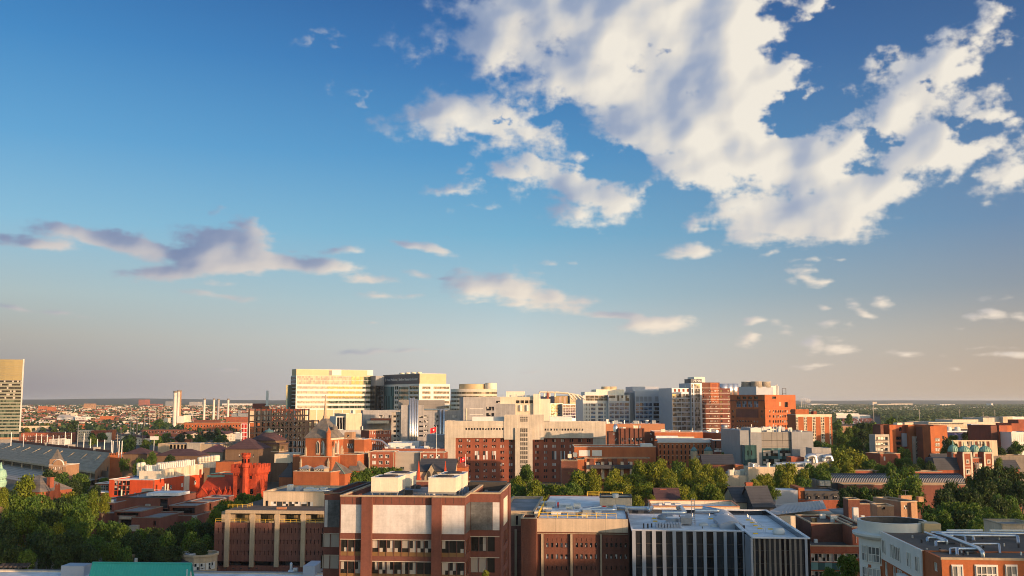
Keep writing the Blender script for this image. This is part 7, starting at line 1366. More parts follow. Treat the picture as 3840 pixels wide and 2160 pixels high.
# ------------------------------------------------------------------ brick dormitory towers
b = Bld('dormitory_building', 'brick dormitory with sunlit stair towers and stacked concrete balconies', yaw=-14)
v = b.vol(Z3, 345, 120, 735, D=600, dep=20, wall='brick_red', roof='roof_grey', par=.4); v.win('F', Z3, (640, 160, 725, 205), 3, 1, .85, 1, 'glass_dark', .3); v.win('F', Z3, (405, 150, 440, 205), 1, 1, 1, 1, 'glass_black', .4); v.win('F', Z3, (490, 160, 530, 205), 1, 1, 1, 1, 'glass_black', .4)
for k_ in range(4): v.win('F', Z3, (362, 280 + 70 * k_, 440, 322 + 70 * k_), 1, 1, 1, 1, 'glass_black', .9)
b.pbox('white_stair_screen', Z3, 444, 235, 528, 415, -1.2, 1, 'panel_bluegrey')
for x0, x1, yt, y, m_ in ((272, 356, 120, -3.5, 'brick_orange'), (528, 612, 122, -3, 'brick_orange'), (150, 190, 122, -2, 'brick_brown')): b.vol(Z3, x0, yt, x1, y=y, dep=8, wall=m_, roof='roof_grey', par=.3)  # brighter orange brick on the stair towers stands in for sunlight
def balconies(x0, x1, yt, y, rows, r0, rh):
    u = b.vol(Z3, x0, yt, x1, y=y, dep=6, wall='concrete', roof='roof_grey', par=.3)
    for k_ in range(rows): u.win('F', Z3, (x0 + 16, r0 + rh * k_, x1 - 18, r0 + rh * k_ + 38), 1, 1, 1, 1, 'glass_white', 1.4, 'trim_dark', 3); u.band('F', Z3, (x0 + 14, r0 + rh * k_ + 38, x1 - 16, r0 + rh * k_ + 50), 'concrete_dark', .5, 'balcony_front')
balconies(620, 778, 278, -6, 4, 300, 72); balconies(76, 270, 250, -4, 3, 285, 75); b.pbox('roof_unit', Z3, 380, 92, 450, 122, 6, 4, 'panel_cream'); b.pbox('roof_unit', Z3, 480, 88, 600, 120, 9, 4, 'precast_beige'); b.done()
b = Bld('dormitory_tower', 'separate brick dormitory tower with projecting window bays right of the balconied dormitory', yaw=-14); v = b.vol(Z3, 872, 128, 1055, D=585, dep=18, wall='brick_orange', roof='roof_grey', par=.4); b.vol(Z3, 825, 140, 880, y=-2.5, dep=7, wall='brick_orange', roof='roof_grey', par=.4); b.vol(Z3, 780, 150, 830, y=3, dep=10, wall='brick_brown', roof='roof_grey', par=.4)
for k_ in range(5): v.win('F', Z3, (888, 300 + 68 * k_, 950, 336 + 68 * k_), 2, 1, .8, 1, 'glass_white', -.5, 'trim_white', 1); v.win('F', Z3, (990, 272 + 68 * k_, 1022, 315 + 68 * k_), 1, 1, 1, 1, 'glass_dark', .3); v.band('F', Z3, (884, 338 + 68 * k_, 954, 350 + 68 * k_), 'brick_tan', .5, 'bay_sill')
b.done()
b = Bld('concrete_complex', 'long stepped beige concrete building with dark window slots near the right horizon', yaw=-5)
v = b.vol(Z3, 805, 82, 1950, D=880, dep=40, wall='stone_pale', roof='roof_grey', par=.4); v.win('F', Z3, (810, 100, 1280, 113), 3, 1, 1, 1, 'glass_black', .8); v.win('F', Z3, (1070, 180, 1640, 208), 4, 1, .96, 1, 'glass_black', .8); v.band('F', Z3, (805, 118, 1700, 150), 'precast_beige', .8, 'spandrel')
b.vol(Z3, 1130, 48, 1560, y=6, dep=30, wall='precast_cream', roof='roof_grey', par=.4); b.vol(Z3, 1545, 22, 1830, y=3, dep=34, wall='stone_pale', roof='roof_grey', par=.4); b.vol(Z3, 1815, 12, 1945, y=-2, dep=36, wall='precast_beige', roof='roof_grey', par=.4); b.vol(Z3, 1945, 10, 2160, y=30, dep=20, wall='panel_white', roof='roof_grey', par=.3); b.done()
b = Bld('arched_hall', 'glass-vaulted hall with five white flues in front of the concrete complex', yaw=0); P, Q = W(Z3(1062, 300), 680), W(Z3(1640, 300), 680); b.setroot(Vector((P.x, P.y, 0))); w_ = Q.x - P.x; zt = W(Z3(1200, 222), 680).z; n = 12
q = MB()
for i in range(n): t0, t1 = R(90 * i / n), R(90 * (i + 1) / n); q.quad(*[(x, 10 - 10 * math.cos(t_), zt - 9 + 9 * math.sin(t_)) for x, t_ in ((0, t0), (w_, t0), (w_, t1), (0, t1))])
q.build('glass_vault', 'glass_violet', b.root); MB().box(0, w_, .2, 30, 0, zt - 9).box(0, w_, 10, 30, zt - 9, zt).build('wall', 'panel_white', b.root); MB().box(-.5, w_ + .5, 8, 11, zt, zt + .8).build('white_ridge', 'roof_white', b.root)
for x in (1075, 1195, 1412, 1515, 1552): A = b.hit(Z3(x, 145), 1, 14); MB().lathe(A.x, 14, [(2.0, zt - 1), (1.9, A.z - .6), (1.0, A.z)], 12).build('white_flue', 'panel_white', b.root, True)
b.pbox('roof_unit', Z3, 1380, 108, 1490, 160, 20, 6, 'panel_bluegrey')
b = Bld('brick_tower', 'plain tall brick tower block with a vertical joint at the right edge', yaw=-20); v = b.vol(Z3, 1760, 128, 1872, D=600, dep=20, wall='brick_red', roof='roof_grey', par=.3); b.vol(Z3, 1868, 128, 1932, y=1, dep=16, wall='brick_orange', roof='roof_grey', par=.3); b.vol(Z3, 1648, 130, 1762, y=1, dep=18, wall='brick_brown', roof='roof_grey', par=.3); b.done()
b = Bld('white_building', 'white ribbed building behind trees at the right edge', yaw=-8); v = b.vol(Z3, 1928, 218, 2250, D=590, dep=16, wall='panel_white', roof='roof_white', par=.3)
for k_ in range(8): v.band('F', Z3, (1950 + k_ * 28, 240, 1956 + k_ * 28, 350), 'stone_pale', .12, 'rib')
v.win('F', Z3, (1955, 380, 2120, 420), 3, 1, .3, 1, 'glass_dark', .3); b.done()
b = Bld('brick_block', 'dark red flat brick block above the white ribbed building', yaw=-8); v = b.vol(Z3, 1930, 100, 2300, D=700, dep=18, wall='brick_red', roof='roof_grey', par=.3); b.vol(Z3, 2025, 50, 2300, y=4, dep=12, wall='brick_red', roof='roof_grey', par=.3); b.done()
b = Bld('concrete_lodge', 'low concrete-framed lodge with square openings behind the four green domes', yaw=-4); v = b.vol(Z3, 1040, 332, 1735, D=540, dep=3.5, wall='precast_beige', roof='roof_grey', par=.3)
for x in (1310, 1475): v.win('F', Z3, (x, 345, x + 90, 410), 2, 1, .8, 1, 'glass_white', .5)
for x in (1210, 1430, 1590): v.win('F', Z3, (x, 345, x + 45, 420), 1, 1, 1, 1, 'brick_plum', .3, name='brick_panel')
b.done()
# four-domed gate tower
b = Bld('domed_gate_tower', 'brick gate tower with four ribbed green copper domes and white stone quoins', yaw=-6); P = W(Z3(1262, 780), 470); b.setroot(Vector((P.x, P.y, 0)))
for x0, x1, y, yd in ((1262, 1392, 0, 405), (1550, 1680, 0, 405), (1115, 1230, 9, 385), (1408, 1515, 10, 388)):
    A, B_ = b.hit(Z3(x0, 490), 1, y), b.hit(Z3(x1, 490), 1, y); w_ = B_.x - A.x; vv = Vol(b, A.x, B_.x, y, y + w_, 0, A.z, 'brick_red', 'roof_grey', 0, None, 'turret_wall'); b.vols.append(vv); r = w_ / 2 * 1.12; cx, cy = A.x + w_ / 2, y + w_ / 2; zd = b.hit(Z3((x0 + x1) / 2, yd), 1, y + w_ / 2).z
    q = MB(); seg = 16; h_ = zd - A.z
    q.lathe(cx, cy, [(r, A.z), (r * 1.02, A.z + h_ * .2), (r * .93, A.z + h_ * .45), (r * .70, A.z + h_ * .72), (r * .36, A.z + h_ * .92), (r * .12, zd), (r * .1, zd + .8), (.05, zd + 2.2)], seg); q.build('dome', 'roof_copper', b.root, True); q = MB()
    for k_ in range(seg): t_ = 2 * math.pi * (k_ + .5) / seg; q.tube([(cx + r * f * 1.02 * math.cos(t_), cy + r * f * 1.02 * math.sin(t_), A.z + h_ * g_) for f, g_ in ((1.0, 0), (1.02, .2), (.93, .45), (.70, .72), (.36, .92))], .09, 4)
    q.build('dome_ribs', 'roof_copper_blue', b.root); vv.band('F', Z3, None, 'stone_pale', .15, 'quoin', loc=(.05, .8, .3, A.z - .2)); vv.band('F', Z3, None, 'stone_pale', .15, 'quoin', loc=(w_ - .8, w_ - .05, .3, A.z - .2)); vv.band('F', Z3, None, 'stone_pale', .3, 'cornice', loc=(.1, w_ - .1, A.z - .7, A.z - .1)); vv.band('R', Z3, None, 'stone_pale', .15, 'quoin', loc=(.05, .7, .3, A.z - .2))
    if y == 0:
        m_ = w_ / 2
        for zz, w2, h2 in ((A.z - 4.4, .9, 1.2), (A.z - 9, 1.6, 2.0), (A.z - 16, 3.4, 2.4)): vv.band('F', Z3, None, 'stone_pale', .1, 'window_surround', loc=(m_ - w2 / 2 - .35, m_ + w2 / 2 + .35, zz - h2 / 2 - .35, zz + h2 / 2 + .35)); vv.win('F', Z3, None, 1, 1, 1, 1, 'glass_dark', -.14, 'trim_white', 1 if w2 < 2 else 3, loc=(m_ - w2 / 2, m_ + w2 / 2, zz - h2 / 2, zz + h2 / 2))
        for zz in (A.z - 6.6, A.z - 12): vv.band('F', Z3, None, 'stone_pale', .1, 'string_course', loc=(.8, w_ - .8, zz, zz + .3))
A, B_ = b.hit(Z3(1392, 575), 1, 1.5), b.hit(Z3(1552, 575), 1, 1.5); g_ = Vol(b, A.x, B_.x, 1.5, 9, 0, A.z, 'brick_red', 'roof_grey', .3, 'stone_pale', 'gate_wall'); b.vols.append(g_); g_.win('F', Z3, (1400, 625, 1545, 655), 5, 1, .6, 1, 'glass_dark', .2, 'trim_white'); g_.win('F', Z3, (1420, 720, 1520, 760), 3, 1, .7, 1, 'glass_white', .2, 'trim_white'); A = b.hit(Z3(1490, 670), 1, .5); MB().lathe(A.x, 1.2, [(1.5, 0), (1.5, A.z), (1.7, A.z), (1.7, A.z + .8), (1.2, A.z + .9)], 10).build('oriel', 'stone_pale', b.root)
sl = b.vol(Z3, 910, 735, 1262, y=3, dep=12, wall='brick_red', roof='roof_slate', par=0); b.hip('slate_roof', sl.x0, sl.x1, sl.y0, sl.y1, sl.z1, 5.5, 'roof_slate', top=(.92, .5))
for x in (1010, 1060, 1110): A = b.hit(Z3(x, 718), 1, 3.2); MB().box(A.x - 1.1, A.x + 1.1, 3.2, 6, A.z - 2.6, A.z).build('dormer', 'trim_white', b.root); MB().box(A.x - .8, A.x + .8, 3.1, 3.19, A.z - 2.2, A.z - .4).build('dormer_window', 'glass_dark', b.root)
b.done()
for lab, a in (('grey slate lodge roof with a brick chimney right of the domed gate tower', (1700, 715, 2040, 500, 8, 4.0)), ('grey slate house roof with one orange dormer left of the domed gate tower', (900, 660, 1120, 500, 10, 5))): house(lab, Z3, *a[:5], a[5], 'brick_red', 'roof_slate', -4, chim=((1768, 610, 690, 1.8),) if a[0] == 1690 else ())
house('small brick block with white door and white roof edge before the dormitories', Z3, 142, 515, 418, 500, 12, 0, 'brick_red', 'roof_white', -14, wins=[((195, 550, 220, 605), 1, 1, 1, 1, 'panel_white', .1)]); house('low tan flat roof between trees above the ribbed hall', Z3, 80, 745, 300, 470, 10, 0, 'brick_tan', 'roof_grey', 0); house('low brick flat-roofed block left of the dark slate roofs', Z3, 540, 762, 990, 455, 10, 0, 'brick_red', 'roof_dark', 0); house('small red brick flat block above the ribbed hall left end', B3, 858, 232, 1050, 470, 10, 0, 'brick_red', 'roof_dark', 0); house('dark low roofs behind the domed gate tower at the right', Z3, 1685, 545, 2160, 540, 14, 0, 'concrete_dark', 'roof_dark', 0)
house('pale flat-roofed house with white roof box at the right edge beside the dark trees', B3, 2355, 775, 2700, 215, 9, 0, 'precast_beige', 'roof_grey', 2)
b = Bld('silver_ductwork', 'looping silver ducts on a low brick plant room before the grey metal building', 'plant room', yaw=0); v = b.vol(B3, 232, 92, 362, D=470, dep=8, wall='brick_red', roof='roof_white', par=.3); u = b.vol(B3, -200, 190, 470, y=-10, dep=9, wall='precast_beige', roof='roof_white', par=.3)
def dp(x, y, d): p = b.hit(B3(x, y), 1, d); return (p.x, p.y, p.z)
pipe(b, [dp(385, 150, -2), dp(395, 85, -2), dp(470, 75, -2), dp(480, 150, -2)], 1.3); pipe(b, [dp(80, 165, -6), dp(300, 158, -6), dp(430, 150, -6)], .9); pipe(b, [dp(560, 130, 0), dp(570, 85, 0), dp(630, 85, 0), dp(640, 130, 0)], 1.1); b.pbox('duct_box', B3, 455, 100, 497, 160, -3, 3, 'panel_cream'); b.pbox('duct_box', B3, 480, 60, 560, 140, 1, 4, 'panel_bluegrey'); b.vol(B3, 440, 0, 635, y=12, dep=10, wall='concrete_grey', roof='roof_grey', par=.3); roof_kit(b, u, 24, 77, smax=2.6); b.done()
# ------------------------------------------------------------------ ground, river, hills
def flat(name, m, pts, z): q = MB(); q.poly([(x, y, z) for x, y in pts]); return tag(q.build(name, m), kind='structure')
m, t, bs = new_mat('land'); gp = N(t, 'ShaderNodeNewGeometry').outputs['Position']
near = mix(t, vary(t, noise(t, gp, .018, 5, .6), 0, 1), (.060, .058, .034), (.105, .085, .066)); far_ = mix(t, vary(t, noise(t, mapped(t, gp, (.0022, .0006, 1)), 1.0, 6, .65), 0, 1), (.022, .034, .018), (.07, .062, .045))
sp = N(t, 'ShaderNodeSeparateXYZ'); t.links.new(gp, sp.inputs[0]); t.links.new(mix(t, math_node(t, 'DIVIDE', math_node(t, 'SUBTRACT', sp.outputs[1], 1200), 2500, True), near, far_), bs.inputs['Base Color']); bs.inputs['Roughness'].default_value = .95
flat('ground', 'land', [(-30000, -3000), (30000, -3000), (30000, 45000), (-30000, 45000)], 0)
m, t, bs = new_mat('river'); bs.inputs['Base Color'].default_value = (.10, .13, .15, 1); bs.inputs['Roughness'].default_value = .12
def gpt(cr, x, y, z=0.): d = ray(*cr(x, y)); k = (z - H) / d.z; return (d.x * k, d.y * k)
flat('river', 'river', [gpt(T3, 740, 800), gpt(T3, 960, 800), gpt(T3, 1060, 740), gpt(T3, 1010, 722), gpt(T3, 880, 712), gpt(T3, 870, 735), gpt(T3, 735, 745)], .05)
for nm, a, b_ in (('street', gpt(B3, -400, 700), gpt(T3, 700, 900)), ('avenue', gpt(B0, 700, 1100), gpt(T0, 1500, 900))):
    A, B_ = Vector(a), Vector(b_); n = (B_ - A).normalized(); n = Vector((-n.y, n.x)) * 8; flat(nm, 'asphalt', [A - n, A + n, B_ + n, B_ - n][::-1], .03)
rnd = random.Random(8); q = MB(); xs_ = np.linspace(-16000, 16000, 120); prev = None
for x in xs_:
    d = 17000 + 2500 * math.sin(x / 5200); h = 58 + (34 if x < -1000 else 10) * (.55 + .45 * math.sin(x / 1900 + 1) * math.sin(x / 730)) + rnd.uniform(-2, 2); cur = [(x, d - 5000, 0), (x, d - 2500, h * .55), (x, d, h), (x, d + 5000, h * .6)]
    if prev:
        for i in range(3): q.quad(prev[i], cur[i], cur[i + 1], prev[i + 1])
    prev = cur
surf('forest_hill', (.018, .030, .016), .3, .002, rough=1.0); tag(q.build('hills', 'forest_hill'), kind='structure')
# ------------------------------------------------------------------ rail bridge
b = thing('truss_bridge', 'rusty steel truss bridge across the river on the right horizon', 'bridge', (0, 0, 0)); p0, p1, p2 = W(T3(735, 778), 2300), W(T3(920, 776), 2300), W(T3(1068, 775), 2300)
for A, B_ in ((p0, p1), (p1, p2)):
    for dy in (0, 10):
        q = MB(); n = 7; L_ = (B_ - A).length; zt = A.z + 22
        for i in range(n):
            a, c = A.lerp(B_, i / n) + Vector((0, dy, 0)), A.lerp(B_, (i + 1) / n) + Vector((0, dy, 0)); up0, up1 = Vector((0, 0, 11 if 0 < i else 0)), Vector((0, 0, 11 if i < n - 1 else 0)); q.tube([a + up0, c + up1], .8, 4); q.tube([a, a + up0 + Vector((0, 0, .1))], .7, 4); q.tube([a + up0, c] if i % 2 else [a, c + up1], .6, 4)
        q.build('truss', 'steel_red', b)
    MB().box(A.x, B_.x, A.y, A.y + 10, A.z - 2.5, A.z).build('deck', 'steel_dark', b); MB().box(A.x - 4, A.x + 4, A.y - 2, A.y + 12, 0, A.z - 2.5).build('pier', 'stone_tan', b)
MB().box(p2.x - 4, p2.x + 4, p2.y - 2, p2.y + 12, 0, p2.z - 2.5).build('pier', 'stone_tan', b)
# ------------------------------------------------------------------ left glass tower
b = Bld('glass_tower', 'tall curved glass tower with top coloured like reflected sunset and banded lower floors at the left edge', 'tower', yaw=-6)
P = W(T0(243, 126), 1150); b.setroot(Vector((P.x - 95, P.y, 0))); zt = P.z; w_ = 90; n = 10
def face(x): return -7 * math.sin(math.pi * min(1, max(0, x / w_)))
q = MB(); pl = [(x, face(x)) for x in np.linspace(0, w_, n + 1)] + [(w_ - 26, 34), (3, 34)]; q.prism(pl, 0, zt).build('wall', 'panel_taupe', b.root)
hz = lambda y: W(T0(225, y), 1150).z
rows = [(hz(y), hz(y + 17), 0) for y in [340 + 33.2 * k_ for k_ in range(16)]] + [(hz(880), hz(915), 1)]
for k_, (z1, z0, lo) in enumerate(rows):
    q = MB()
    for i in range(n): (xa, ya), (xb, yb) = pl[i], pl[i + 1]; q.quad((xa, ya - .25, z0), (xb, yb - .25, z0), (xb, yb - .25, z1), (xa, ya - .25, z1))
    q.build('window', 'glass_green' if k_ > 5 else 'glass_dark', b.root); 
    q = MB(); zc = hz(340 + 33.2 * (k_ + 1)) if not lo else z0 - 2
    for i in range(n): (xa, ya), (xb, yb) = pl[i], pl[i + 1]; q.quad((xa, ya - .4, zc), (xb, yb - .4, zc), (xb, yb - .4, z0), (xa, ya - .4, z0))
    q.build('spandrel', 'tower_spandrel' if not lo else 'brick_tan', b.root)
for k_ in range(9):
    z1, z0 = hz(128 + 23.3 * k_), hz(128 + 23.3 * (k_ + 1) - 2); q = MB()
    for i in range(n): (xa, ya), (xb, yb) = pl[i], pl[i + 1]; q.quad((xa, ya - .3, z0), (xb, yb - .3, z0), (xb, yb - .3, z1), (xa, ya - .3, z1))
    q.build('crown_glass', 'crown_sunset', b.root)
MB().box(w_ - .2, w_ + .8, face(w_) - .6, 1.4, hz(860), zt + .6).build('edge_fin', 'panel_white', b.root); 
# ------------------------------------------------------------------ left distance: named blocks
def block(label, x0, yt, x1, D, dep, wall, roof='roof_grey', yaw=-8, wins=None, cr=T0, name='brick_block', cop=None, extra=()):
    b = Bld(name, label, yaw=yaw); v = b.vol(cr, x0, yt, x1, D=D, dep=dep, wall=wall, roof=roof, par=.3, cop=cop)
    for w in wins or (): v.win('F', cr, *w)
    for x, y, X, Y, yo, d_, m_ in extra: b.pbox('roof_block', cr, x, y, X, Y, yo, d_, m_)
    b.done(); return b
b = block('long orange brick mill with two rows of arched window bays', 1856, 768, 2520, 1560, 26, 'brick_orange', 'roof_grey', -2, [((1866, 830, 2510, 880), 22, 1, .35, .95, 'glass_dark', .4), ((1866, 785, 2510, 812), 22, 1, .35, .8, 'glass_dark', .4)], name='brick_mill', cop='stone_tan', extra=((1950, 738, 2200, 770, 8, 12, 'brick_brown'),))
block('low brown brick mill wing left of the long orange mill', 1428, 836, 1850, 1500, 24, 'brick_brown', 'roof_brown', -4, [((1435, 846, 1845, 868), 14, 1, .4, .8, 'glass_dark', .3)], name='brick_mill')
block('brown factory roofs carrying grey cylindrical tanks beyond the mill', 2272, 708, 2520, 1900, 30, 'brick_red', 'roof_brown', -4, extra=((2330, 672, 2480, 706, 6, 14, 'steel_grey'), (2395, 640, 2412, 700, 4, 8, 'steel_grey')), name='factory')
block('orange cube-shaped brick block among the far rooftops', 1005, 700, 1130, 2300, 30, 'brick_orange', 'roof_brown', -10); block('long low brown brick shed beside the orange cube block', 1020, 742, 1335, 2150, 24, 'brick_brown', 'roof_plum', -6, name='shed')
b = Bld('white_school', 'white gabled school with a central clock turret on the far left', yaw=6); v = b.vol(T0, 572, 712, 740, D=2250, dep=24, wall='panel_white', roof='roof_grey', par=0); b.gable('roof', v.x0, v.x1, v.y0, v.y1, v.z1, 6, 'seam_metal', 'x', 'panel_white'); v.win('F', T0, (640, 718, 735, 745), 8, 1, .4, .8, 'glass_dark', .3); u = b.vol(T0, 758, 705, 866, y=-6, dep=20, wall='panel_white', roof='roof_white', par=.3); u.win('F', T0, (765, 712, 860, 755), 7, 2, .4, .7, 'glass_dark', .3); b.vol(T0, 712, 668, 752, y=8, dep=12, wall='precast_cream', roof='roof_slate', par=0); b.done()
block('brick warehouse with dark roof and sunlit right end behind the stadium poles', 212, 868, 740, 1330, 26, 'brick_red', 'roof_plum', -14, [((220, 890, 730, 935), 20, 2, .4, .6, 'glass_white', .3)], name='warehouse'); block('long tan wall building left behind the stadium poles', 200, 800, 470, 1560, 20, 'precast_beige', 'roof_brown', -12, name='warehouse')
block('pale pink apartment block behind the white poles', 782, 842, 912, 1360, 18, 'precast_cream', 'roof_white', -10, [((788, 850, 905, 925), 6, 3, .4, .5, 'glass_dark', .3)]); block('orange-roofed row of brown apartments behind the white poles', 915, 845, 1100, 1360, 18, 'brick_red', 'brick_orange', -12, [((920, 870, 1090, 925), 8, 2, .4, .5, 'glass_white', .3)]); block('cream end block of the brown apartment row', 1055, 868, 1105, 1340, 14, 'panel_cream', 'roof_white', -12); block('brick corner block right of the brown apartment row', 1105, 838, 1170, 1420, 18, 'brick_orange', 'roof_brown', -20)
block('white long shed near the tall twin chimneys', 1350, 768, 1520, 1950, 20, 'panel_white', 'roof_white', -6, name='shed'); block('grey shed left of the white long shed', 1130, 785, 1280, 1900, 20, 'concrete_grey', 'roof_grey', -6, name='shed'); block('grey low plant beside the power station chimneys', 1615, 785, 1850, 1900, 24, 'concrete_grey', 'roof_grey', -4, name='power_plant', extra=((1650, 720, 1700, 790, 20, 14, 'panel_cream'), (1780, 700, 1840, 785, 16, 18, 'panel_white'), (1850, 690, 1900, 760, 26, 14, 'panel_cream')))
block('pinkish far apartment slab with two stair cores on the left skyline', 845, 573, 945, 5200, 40, 'brick_tan', 'roof_white', -6, [((850, 580, 940, 610), 8, 3, .4, .5, 'glass_dark', .4)]); block('small far orange tower block', 475, 605, 535, 4200, 40, 'brick_orange', 'roof_white', -6); block('lower far orange tower block left of its neighbour', 385, 600, 440, 4600, 40, 'brick_orange', 'roof_white', -6)
for lab, x0, yt, x1, D, wl in (('far stadium with a square brick tower on the left horizon', 1395, 532, 1460, 8500, 'brick_red'), ('far red-roofed arena right of the square brick tower', 1480, 576, 1592, 8400, 'brick_red'), ('far dark steel stadium stand on the horizon behind the twin chimneys', 1665, 550, 1735, 8000, 'steel_grey'), ('far grey stadium stand right of the twin chimneys', 1905, 555, 1990, 8000, 'concrete_grey'), ('long far white storage sheds on the horizon', 2235, 572, 2545, 9000, 'panel_white')): block(lab, x0, yt, x1, D, 120, wl, 'roof_grey', 0, name='far_stadium' if 'stadium' in lab or 'arena' in lab else 'storage_shed')
def stack(label, x, yt, yb, w, D, m_='chimney_stack', cr=T0, group=None):
    A, B_ = W(cr(x, yb), D), W(cr(x, yt), D); r = w * .372671 / FPX * D / 2; t = thing('chimney', label, 'chimney', (A.x, A.y, 0), 0, group); q = MB().lathe(0, 0, [(r * 1.08, 0), (r, B_.z * .5), (r * .94, B_.z)], 18).build('shaft', m_, t, True); smooth_by_angle(q); MB().lathe(0, 0, [(r * .96, B_.z - r * .9), (r * 1.1, B_.z - r * .8), (r * 1.1, B_.z), (r * .8, B_.z + .4)], 18).build('rim', 'concrete_dark', t)
stack('left of the tall twin pale chimneys of the power station', 1753, 447, 765, 36, 1900); stack('middle one of the tall power station chimneys, brown-topped', 1787, 440, 755, 27, 1930); stack('brownish right one of the tall power station chimneys', 1806, 440, 750, 22, 1945, 'brick_tan')
for i, (x, yt, yb, lab) in enumerate([(2052, 523, 720, 'first slim chimney right of the twin chimneys'), (2147, 523, 725, 'second slim chimney right of the twin chimneys'), (2193, 526, 728, 'grey slim chimney just right of the second'), (2292, 524, 695, 'slim chimney standing last before the steel frame')]): stack(lab, x, yt, yb, 23, 2100 + 40 * i, 'chimney_stack' if i != 2 else 'concrete_grey')
def mast(label, x, yt, yb, D, r=.45, m_='steel_grey', cr=T0, head=False, arms=True):
    A, B_ = W(cr(x, yb), D), W(cr(x, yt), D); t = thing('utility_pole' if not head else 'floodlight_mast', label, 'pole' if not head else 'floodlight', (A.x, A.y, 0), 0, None if head else 'utility poles on the left'); MB().lathe(0, 0, [(r, 0), (r * .6, B_.z), (.05, B_.z + .5)], 8).build('shaft', m_, t)
    if arms and not head: q = MB(); [q.box(-2.4, 2.4, -.15, .15, B_.z - 2 - k_ * 3, B_.z - 1.7 - k_ * 3) for k_ in range(3)]; q.build('cross_arms', m_, t)
    if head: MB().box(-4, 4, -.5, .5, B_.z - 3.4, B_.z).build('lamp_rack', 'panel_white', t)
for x, yt, yb, D, m_ in [(1310, 612, 880, 1350, 'concrete'), (1363, 690, 1030, 1020, 'steel_dark'), (1378, 640, 900, 1330, 'concrete'), (1430, 760, 1040, 1000, 'steel_dark'), (1500, 640, 800, 1800, 'concrete'), (1590, 640, 780, 1900, 'concrete'), (1560, 620, 780, 1850, 'concrete'), (1625, 600, 770, 1900, 'concrete'), (1670, 640, 760, 2000, 'concrete'), (1935, 615, 720, 2300, 'concrete'), (1455, 660, 780, 1800, 'concrete'), (780, 780, 950, 1200, 'steel_grey'), (1180, 880, 990, 1100, 'concrete'), (1215, 810, 930, 1300, 'concrete'), (1345, 700, 860, 1400, 'concrete'), (2240, 640, 740, 2200, 'concrete')]: mast('slim utility pole rising above the low rooftops on the left', x, yt, yb, D, .5, m_)
mast('floodlight mast with a white lamp rack near the beige concrete hall', 1548, 902, 1020, 960, .5, 'panel_white', head=True)
for x, yt, yb, D in [(1527, 635, 740, 2100), (1930, 630, 720, 2200), (2283, 635, 700, 2300), (1065, 590, 740, 2250), (2165, 655, 700, 2300)]: mast('thin mast above the forest on the right horizon', x, yt, yb, D, .8, 'concrete', T3)
# power station steam far right, refinery
for lab, x0, yt, x1, D, h in [('far cream tower block on the right horizon', 1052, 556, 1095, 9800, 0), ('far pale terminal strip under the right horizon', 1100, 576, 1300, 9600, 0), ('far pale hangar right of the terminal strip', 1240, 572, 1460, 9900, 0), ('long pale warehouse strip beyond the river wood', 750, 618, 1000, 5700, 0), ('second pale warehouse strip beyond the river wood', 980, 622, 1250, 5600, 0), ('pale far shed left of the cream tower block', 560, 580, 700, 9500, 0), ('far storage strip near the steaming stacks', 430, 575, 560, 9600, 0), ('small pale far roof right of the hangar', 1560, 585, 1620, 9500, 0), ('far white roof strip on the right', 1730, 578, 1880, 9600, 0), ('far white cube on the right horizon', 2245, 570, 2265, 9000, 0), ('far long grey roof on the right', 1900, 608, 2240, 6500, 0), ('cream gasholder beside the river wood', 1463, 632, 1483, 4600, 0), ('pale low sheds behind the orange apartment block', 640, 800, 860, 1500, 0), ('pale sheds left of the river wood', 390, 618, 520, 5700, 0), ('orange far depot under the right horizon', 840, 585, 1040, 9700, 0)]: block(lab, x0, yt, x1, D, 90 if D > 3000 else 20, 'brick_tan' if 'orange' in lab else ('stone_pale' if 'cream' in lab or 'pale' in lab else 'panel_white'), 'roof_white', 0, cr=T3, name='far_shed')
for i, x in enumerate((335, 352, 372, 392, 412)): stack('thin far refinery chimney under drifting steam, right skyline', x, 520 + (i * 7) % 15, 580, 5, 6000, 'chimney_stack', T3, 'refinery chimneys on the right skyline')
# steam plume
m = bpy.data.materials.new('steam'); m.use_nodes = True; tt = m.node_tree; tt.nodes.clear(); pv = N(tt, 'ShaderNodeVolumePrincipled'); pv.inputs['Color'].default_value = (.95, .93, .92, 1); pv.inputs['Density'].default_value = .03; oo = N(tt, 'ShaderNodeOutputMaterial'); tt.links.new(pv.outputs[0], oo.inputs['Volume']); M['steam'] = m
q = MB()
for i in range(9): p = W(T3(335 + i * 9, 538 - 5 * math.sin(i * .5)), 6000); q.lathe(p.x, p.y, [(1, p.z - 16), (14, p.z - 8), (17, p.z), (12, p.z + 9), (1, p.z + 14)], 10)
tag(q.build('steam', 'steam'), kind='stuff')
